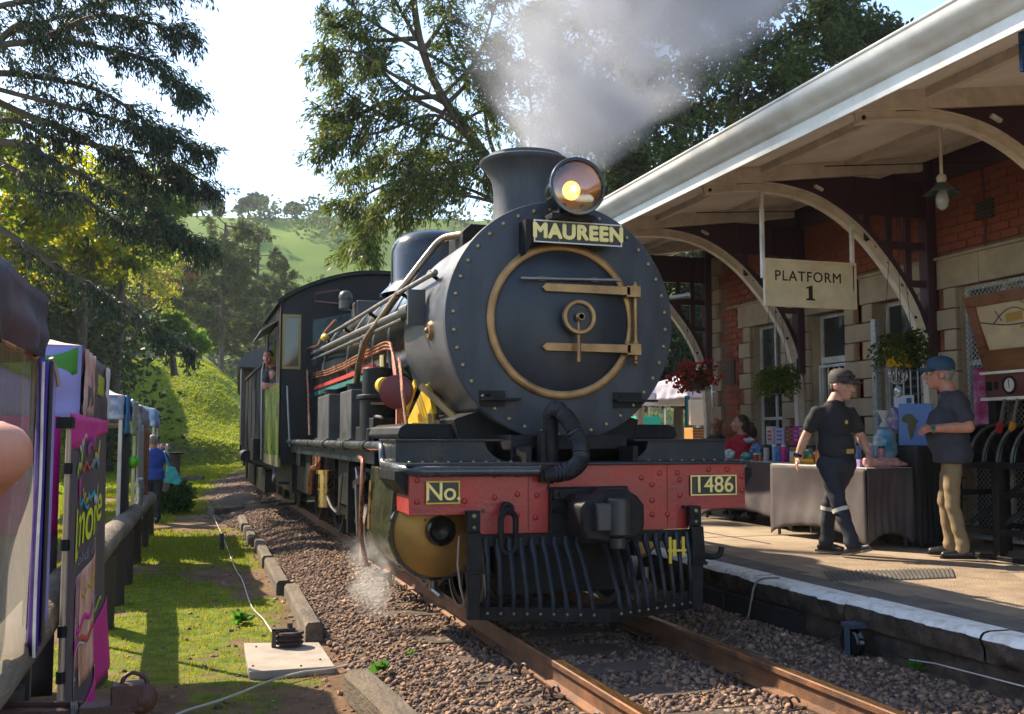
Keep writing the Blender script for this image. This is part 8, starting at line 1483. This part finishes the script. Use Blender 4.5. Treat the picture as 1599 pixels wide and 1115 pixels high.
# pines
pineM = leafmat('pine_needles', (.07, .095, .024), (.14, .17, .035), f=.35)
for i, (px, py0, D, h, w_, lab) in enumerate(((345, 604, 98, 15.6, 7.2, 'tall open pine on the embankment behind the train'), (398, 620, 108, 17.5, 6.6, 'second pine, partly hidden by the cab roof'), (312, 596, 112, 12.5, 3.4, 'slim pine with reddish lower branches beside the tall pine'))):
    b0 = Vector(pD(px, py0, D)); tk = [b0 - Vector((0, 0, 1)), b0 + Vector((0, 0, h * .5)), b0 + Vector((.1, 0, h * .98))]; lm = []; rr = np.random.default_rng(70 + i)
    for q in range(64):
        f_ = .25 + .73 * rr.random(); a = rr.uniform(0, 6.28); L_ = w_ * (1.15 - f_) * rr.uniform(.7, 1.15) + .4; s_ = b0 + Vector((0, 0, h * f_)); e = s_ + Vector((math.cos(a) * L_, math.sin(a) * L_, L_ * rr.uniform(.0, .3))); lm.append([s_, s_.lerp(e, .5) + Vector((0, 0, -.05 * L_)), e])
    limb_tree('pine_tree', lab, tk, .26, lm, 1.6, .15, 2.6, 80, .36, 3.5, pineM, 80 + i, start=.35, rl=.22, group='pines on the embankment', flat=.7, lspread=.7, warm=.3)
# trees on the hill
hw = Leaves(91); rr = hw.r; nT = 0
while nT < 640:
    x = rr.uniform(-120, 190); y = 118 + 190 * rr.random() ** 1.3; z = float(hill_h(x, y)); m_ = fbm(np.array([x]), np.array([y]), .045, 61)[0]
    pw_ = (.9 if y < 195 else (.35 if m_ > .25 else .03)) if x > -5 else .9
    if rr.random() > pw_: continue
    n = 130; s_ = rr.uniform(2.0, 4.6); g_ = rr.normal(size=(n, 3)); g_ /= np.linalg.norm(g_, axis=1)[:, None]; g_ *= s_ * rr.random((n, 1)) ** .4; g_[:, 2] *= .8; hw.add(np.array([x, y, z + s_ * .7]) + g_, g_ / s_, tint(rr, n, .7, 1.2) * rr.uniform(.55, 1.35) * np.array([1, 1, 1])); nT += 1
tag(hw.build('hillside_wood', leafmat('hill_leaf', (.055, .095, .02), (.09, .13, .02), f=.3), None, 1.1, 1.5, .8), 'mixed wood and bush covering the slope of the far hill', 'wood', kind='stuff')
for i, (px, py, D, sc_) in enumerate(((402, 333, 296, 26), (458, 330, 305, 15), (385, 345, 290, 20), (330, 345, 285, 24), (312, 352, 285, 18), (508, 320, 318, 8))):
    dd = ray(px, 600); best = max(np.linspace(180, 420, 121), key=lambda t: (float(hill_h(CAM[0] + dd[0] * t, CAM[1] + dd[1] * t)) - CAM[2]) / t); b0 = Vector((CAM[0] + dd[0] * best, CAM[1] + dd[1] * best, 0)); b0.z = float(hill_h(b0.x, b0.y)); D = (b0 - Vector(CAM)).length; e_ = b0 - Vector(CAM); py = 557.5 - FPX * e_.dot(Vector(_up)) / e_.dot(Vector(_fw)) - sc_ * .8
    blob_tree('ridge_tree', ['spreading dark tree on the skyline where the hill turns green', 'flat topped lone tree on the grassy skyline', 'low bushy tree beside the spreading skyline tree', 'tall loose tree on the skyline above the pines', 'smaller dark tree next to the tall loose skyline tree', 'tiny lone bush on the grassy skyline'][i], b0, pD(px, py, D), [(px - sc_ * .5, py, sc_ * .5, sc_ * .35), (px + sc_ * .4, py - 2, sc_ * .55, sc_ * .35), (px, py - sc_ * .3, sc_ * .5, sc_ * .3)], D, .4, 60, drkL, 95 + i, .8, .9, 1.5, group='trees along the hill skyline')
# ================================================================== smoke, steam
def smoke(name, label, lo, hi, axis, dens, col, nscale, seed, aniso=.2, absorb=None):
    """closed box with a volume whose density follows a widening, drifting plume: axis = (origin, lean x, lean y, r0, growth, height)"""
    b = MB(); b.box(lo, hi); m = bpy.data.materials.new(name + '_vapour'); m.use_nodes = True; n = m.node_tree.nodes; L = m.node_tree.links.new; n.remove(n['Principled BSDF'])
    pv = n.new('ShaderNodeVolumePrincipled'); pv.inputs['Color'].default_value = (*col, 1); pv.inputs['Anisotropy'].default_value = aniso
    if absorb: pv.inputs['Absorption Color'].default_value = (*absorb, 1)
    tc = n.new('ShaderNodeTexCoord'); sp = n.new('ShaderNodeSeparateXYZ')
    def mt(op, a, c=None, d=None):
        x = n.new('ShaderNodeMath'); x.operation = op
        for i, v in enumerate((a, c, d)):
            if v is None: continue
            if hasattr(v, 'is_output'): L(v, x.inputs[i])
            else: x.inputs[i].default_value = v
        return x.outputs[0]
    nw = n.new('ShaderNodeTexNoise'); nw.inputs['Scale'].default_value = nscale * .45; nw.inputs['Detail'].default_value = 2; L(tc.outputs['Object'], nw.inputs['Vector'])
    wv = n.new('ShaderNodeVectorMath'); wv.operation = 'MULTIPLY_ADD'; L(nw.outputs['Color'], wv.inputs[0]); wv.inputs[1].default_value = (axis['warp'],) * 3; wv.inputs[2].default_value = (-axis['warp'] / 2,) * 3
    pa = n.new('ShaderNodeVectorMath'); pa.operation = 'ADD'; L(tc.outputs['Object'], pa.inputs[0]); L(wv.outputs[0], pa.inputs[1]); L(pa.outputs[0], sp.inputs[0])
    ox, oy, oz = axis['o']; hgt = mt('MAXIMUM', mt('SUBTRACT', sp.outputs[2], oz), 0.0); hp = mt('POWER', hgt, axis.get('pw', 1.0))
    dx = mt('SUBTRACT', mt('SUBTRACT', sp.outputs[0], ox), mt('MULTIPLY', hp, axis['lx'])); dy = mt('SUBTRACT', mt('SUBTRACT', sp.outputs[1], oy), mt('MULTIPLY', hp, axis['ly']))
    rad = mt('SQRT', mt('ADD', mt('MULTIPLY', dx, dx), mt('MULTIPLY', dy, dy))); rr_ = mt('ADD', mt('MULTIPLY', hgt, axis['g']), axis['r'])
    t_ = mt('DIVIDE', rad, rr_); mr = n.new('ShaderNodeMapRange'); mr.interpolation_type = 'SMOOTHSTEP'; mr.inputs[1].default_value = 1.0; mr.inputs[2].default_value = .4; L(t_, mr.inputs[0])
    nz = n.new('ShaderNodeTexNoise'); nz.inputs['Scale'].default_value = nscale; nz.inputs['Detail'].default_value = 6; nz.inputs['Roughness'].default_value = .6; L(pa.outputs[0], nz.inputs['Vector'])
    nr = n.new('ShaderNodeMapRange'); nr.inputs[1].default_value = .41; nr.inputs[2].default_value = .66; L(nz.outputs[0], nr.inputs[0])
    fade = n.new('ShaderNodeMapRange'); fade.inputs[1].default_value = axis['h']; fade.inputs[2].default_value = axis['h'] * .6; L(hgt, fade.inputs[0])
    base = n.new('ShaderNodeMapRange'); base.inputs[1].default_value = axis['z0'] - .02; base.inputs[2].default_value = axis['z0'] + .08; L(sp.outputs[2], base.inputs[0])
    d_ = mt('MULTIPLY', mt('MULTIPLY', mr.outputs[0], nr.outputs[0]), mt('MULTIPLY', fade.outputs[0], base.outputs[0])); th = mt('DIVIDE', dens, mt('ADD', 1.0, mt('MULTIPLY', hgt, axis['thin'])))
    L(mt('MULTIPLY', d_, th), pv.inputs['Density']); L(pv.outputs[0], n['Material Output'].inputs['Volume'])
    o = b.build(name, m, None, None); tag(o, label, 'smoke' if 'smoke' in name else 'steam', kind='stuff'); return o
smoke('chimney_smoke', 'grey smoke billowing from the chimney and drifting right', (-1.8, -1.2, 3.47), (5.6, 5.8, 9.0), dict(o=(.05, 1.32, 3.3), lx=.52, ly=.15, r=.30, g=.72, h=5.6, z0=3.51, thin=.42, warp=1.5, pw=1.1), 8.5, (.36, .375, .42), 1.1, 1, absorb=(.25, .26, .3))
smoke('cylinder_steam', 'small puff of white steam below the left cylinder', (-1.75, .5, -.12), (-.85, 2.2, .7), dict(o=(-1.22, 1.2, .02), lx=-.12, ly=.35, r=.15, g=.26, h=.6, z0=-.06, thin=.6, warp=.5), 5.0, (.95, .95, .95), 3.4, 2)
# ================================================================== haze
hb = MB(); hb.box((-130, -40, -4), (200, 440, 120)); hzm = bpy.data.materials.new('air_haze'); hzm.use_nodes = True; _n = hzm.node_tree.nodes; _n.remove(_n['Principled BSDF']); _p = _n.new('ShaderNodeVolumePrincipled'); _p.inputs['Color'].default_value = (.86, .92, 1, 1); _p.inputs['Density'].default_value = .0003; _p.inputs['Anisotropy'].default_value = .1
hzm.node_tree.links.new(_p.outputs[0], _n['Material Output'].inputs['Volume']); tag(hb.build('haze', hzm, None, None), 'thin pale haze in the valley air', 'haze', kind='stuff')
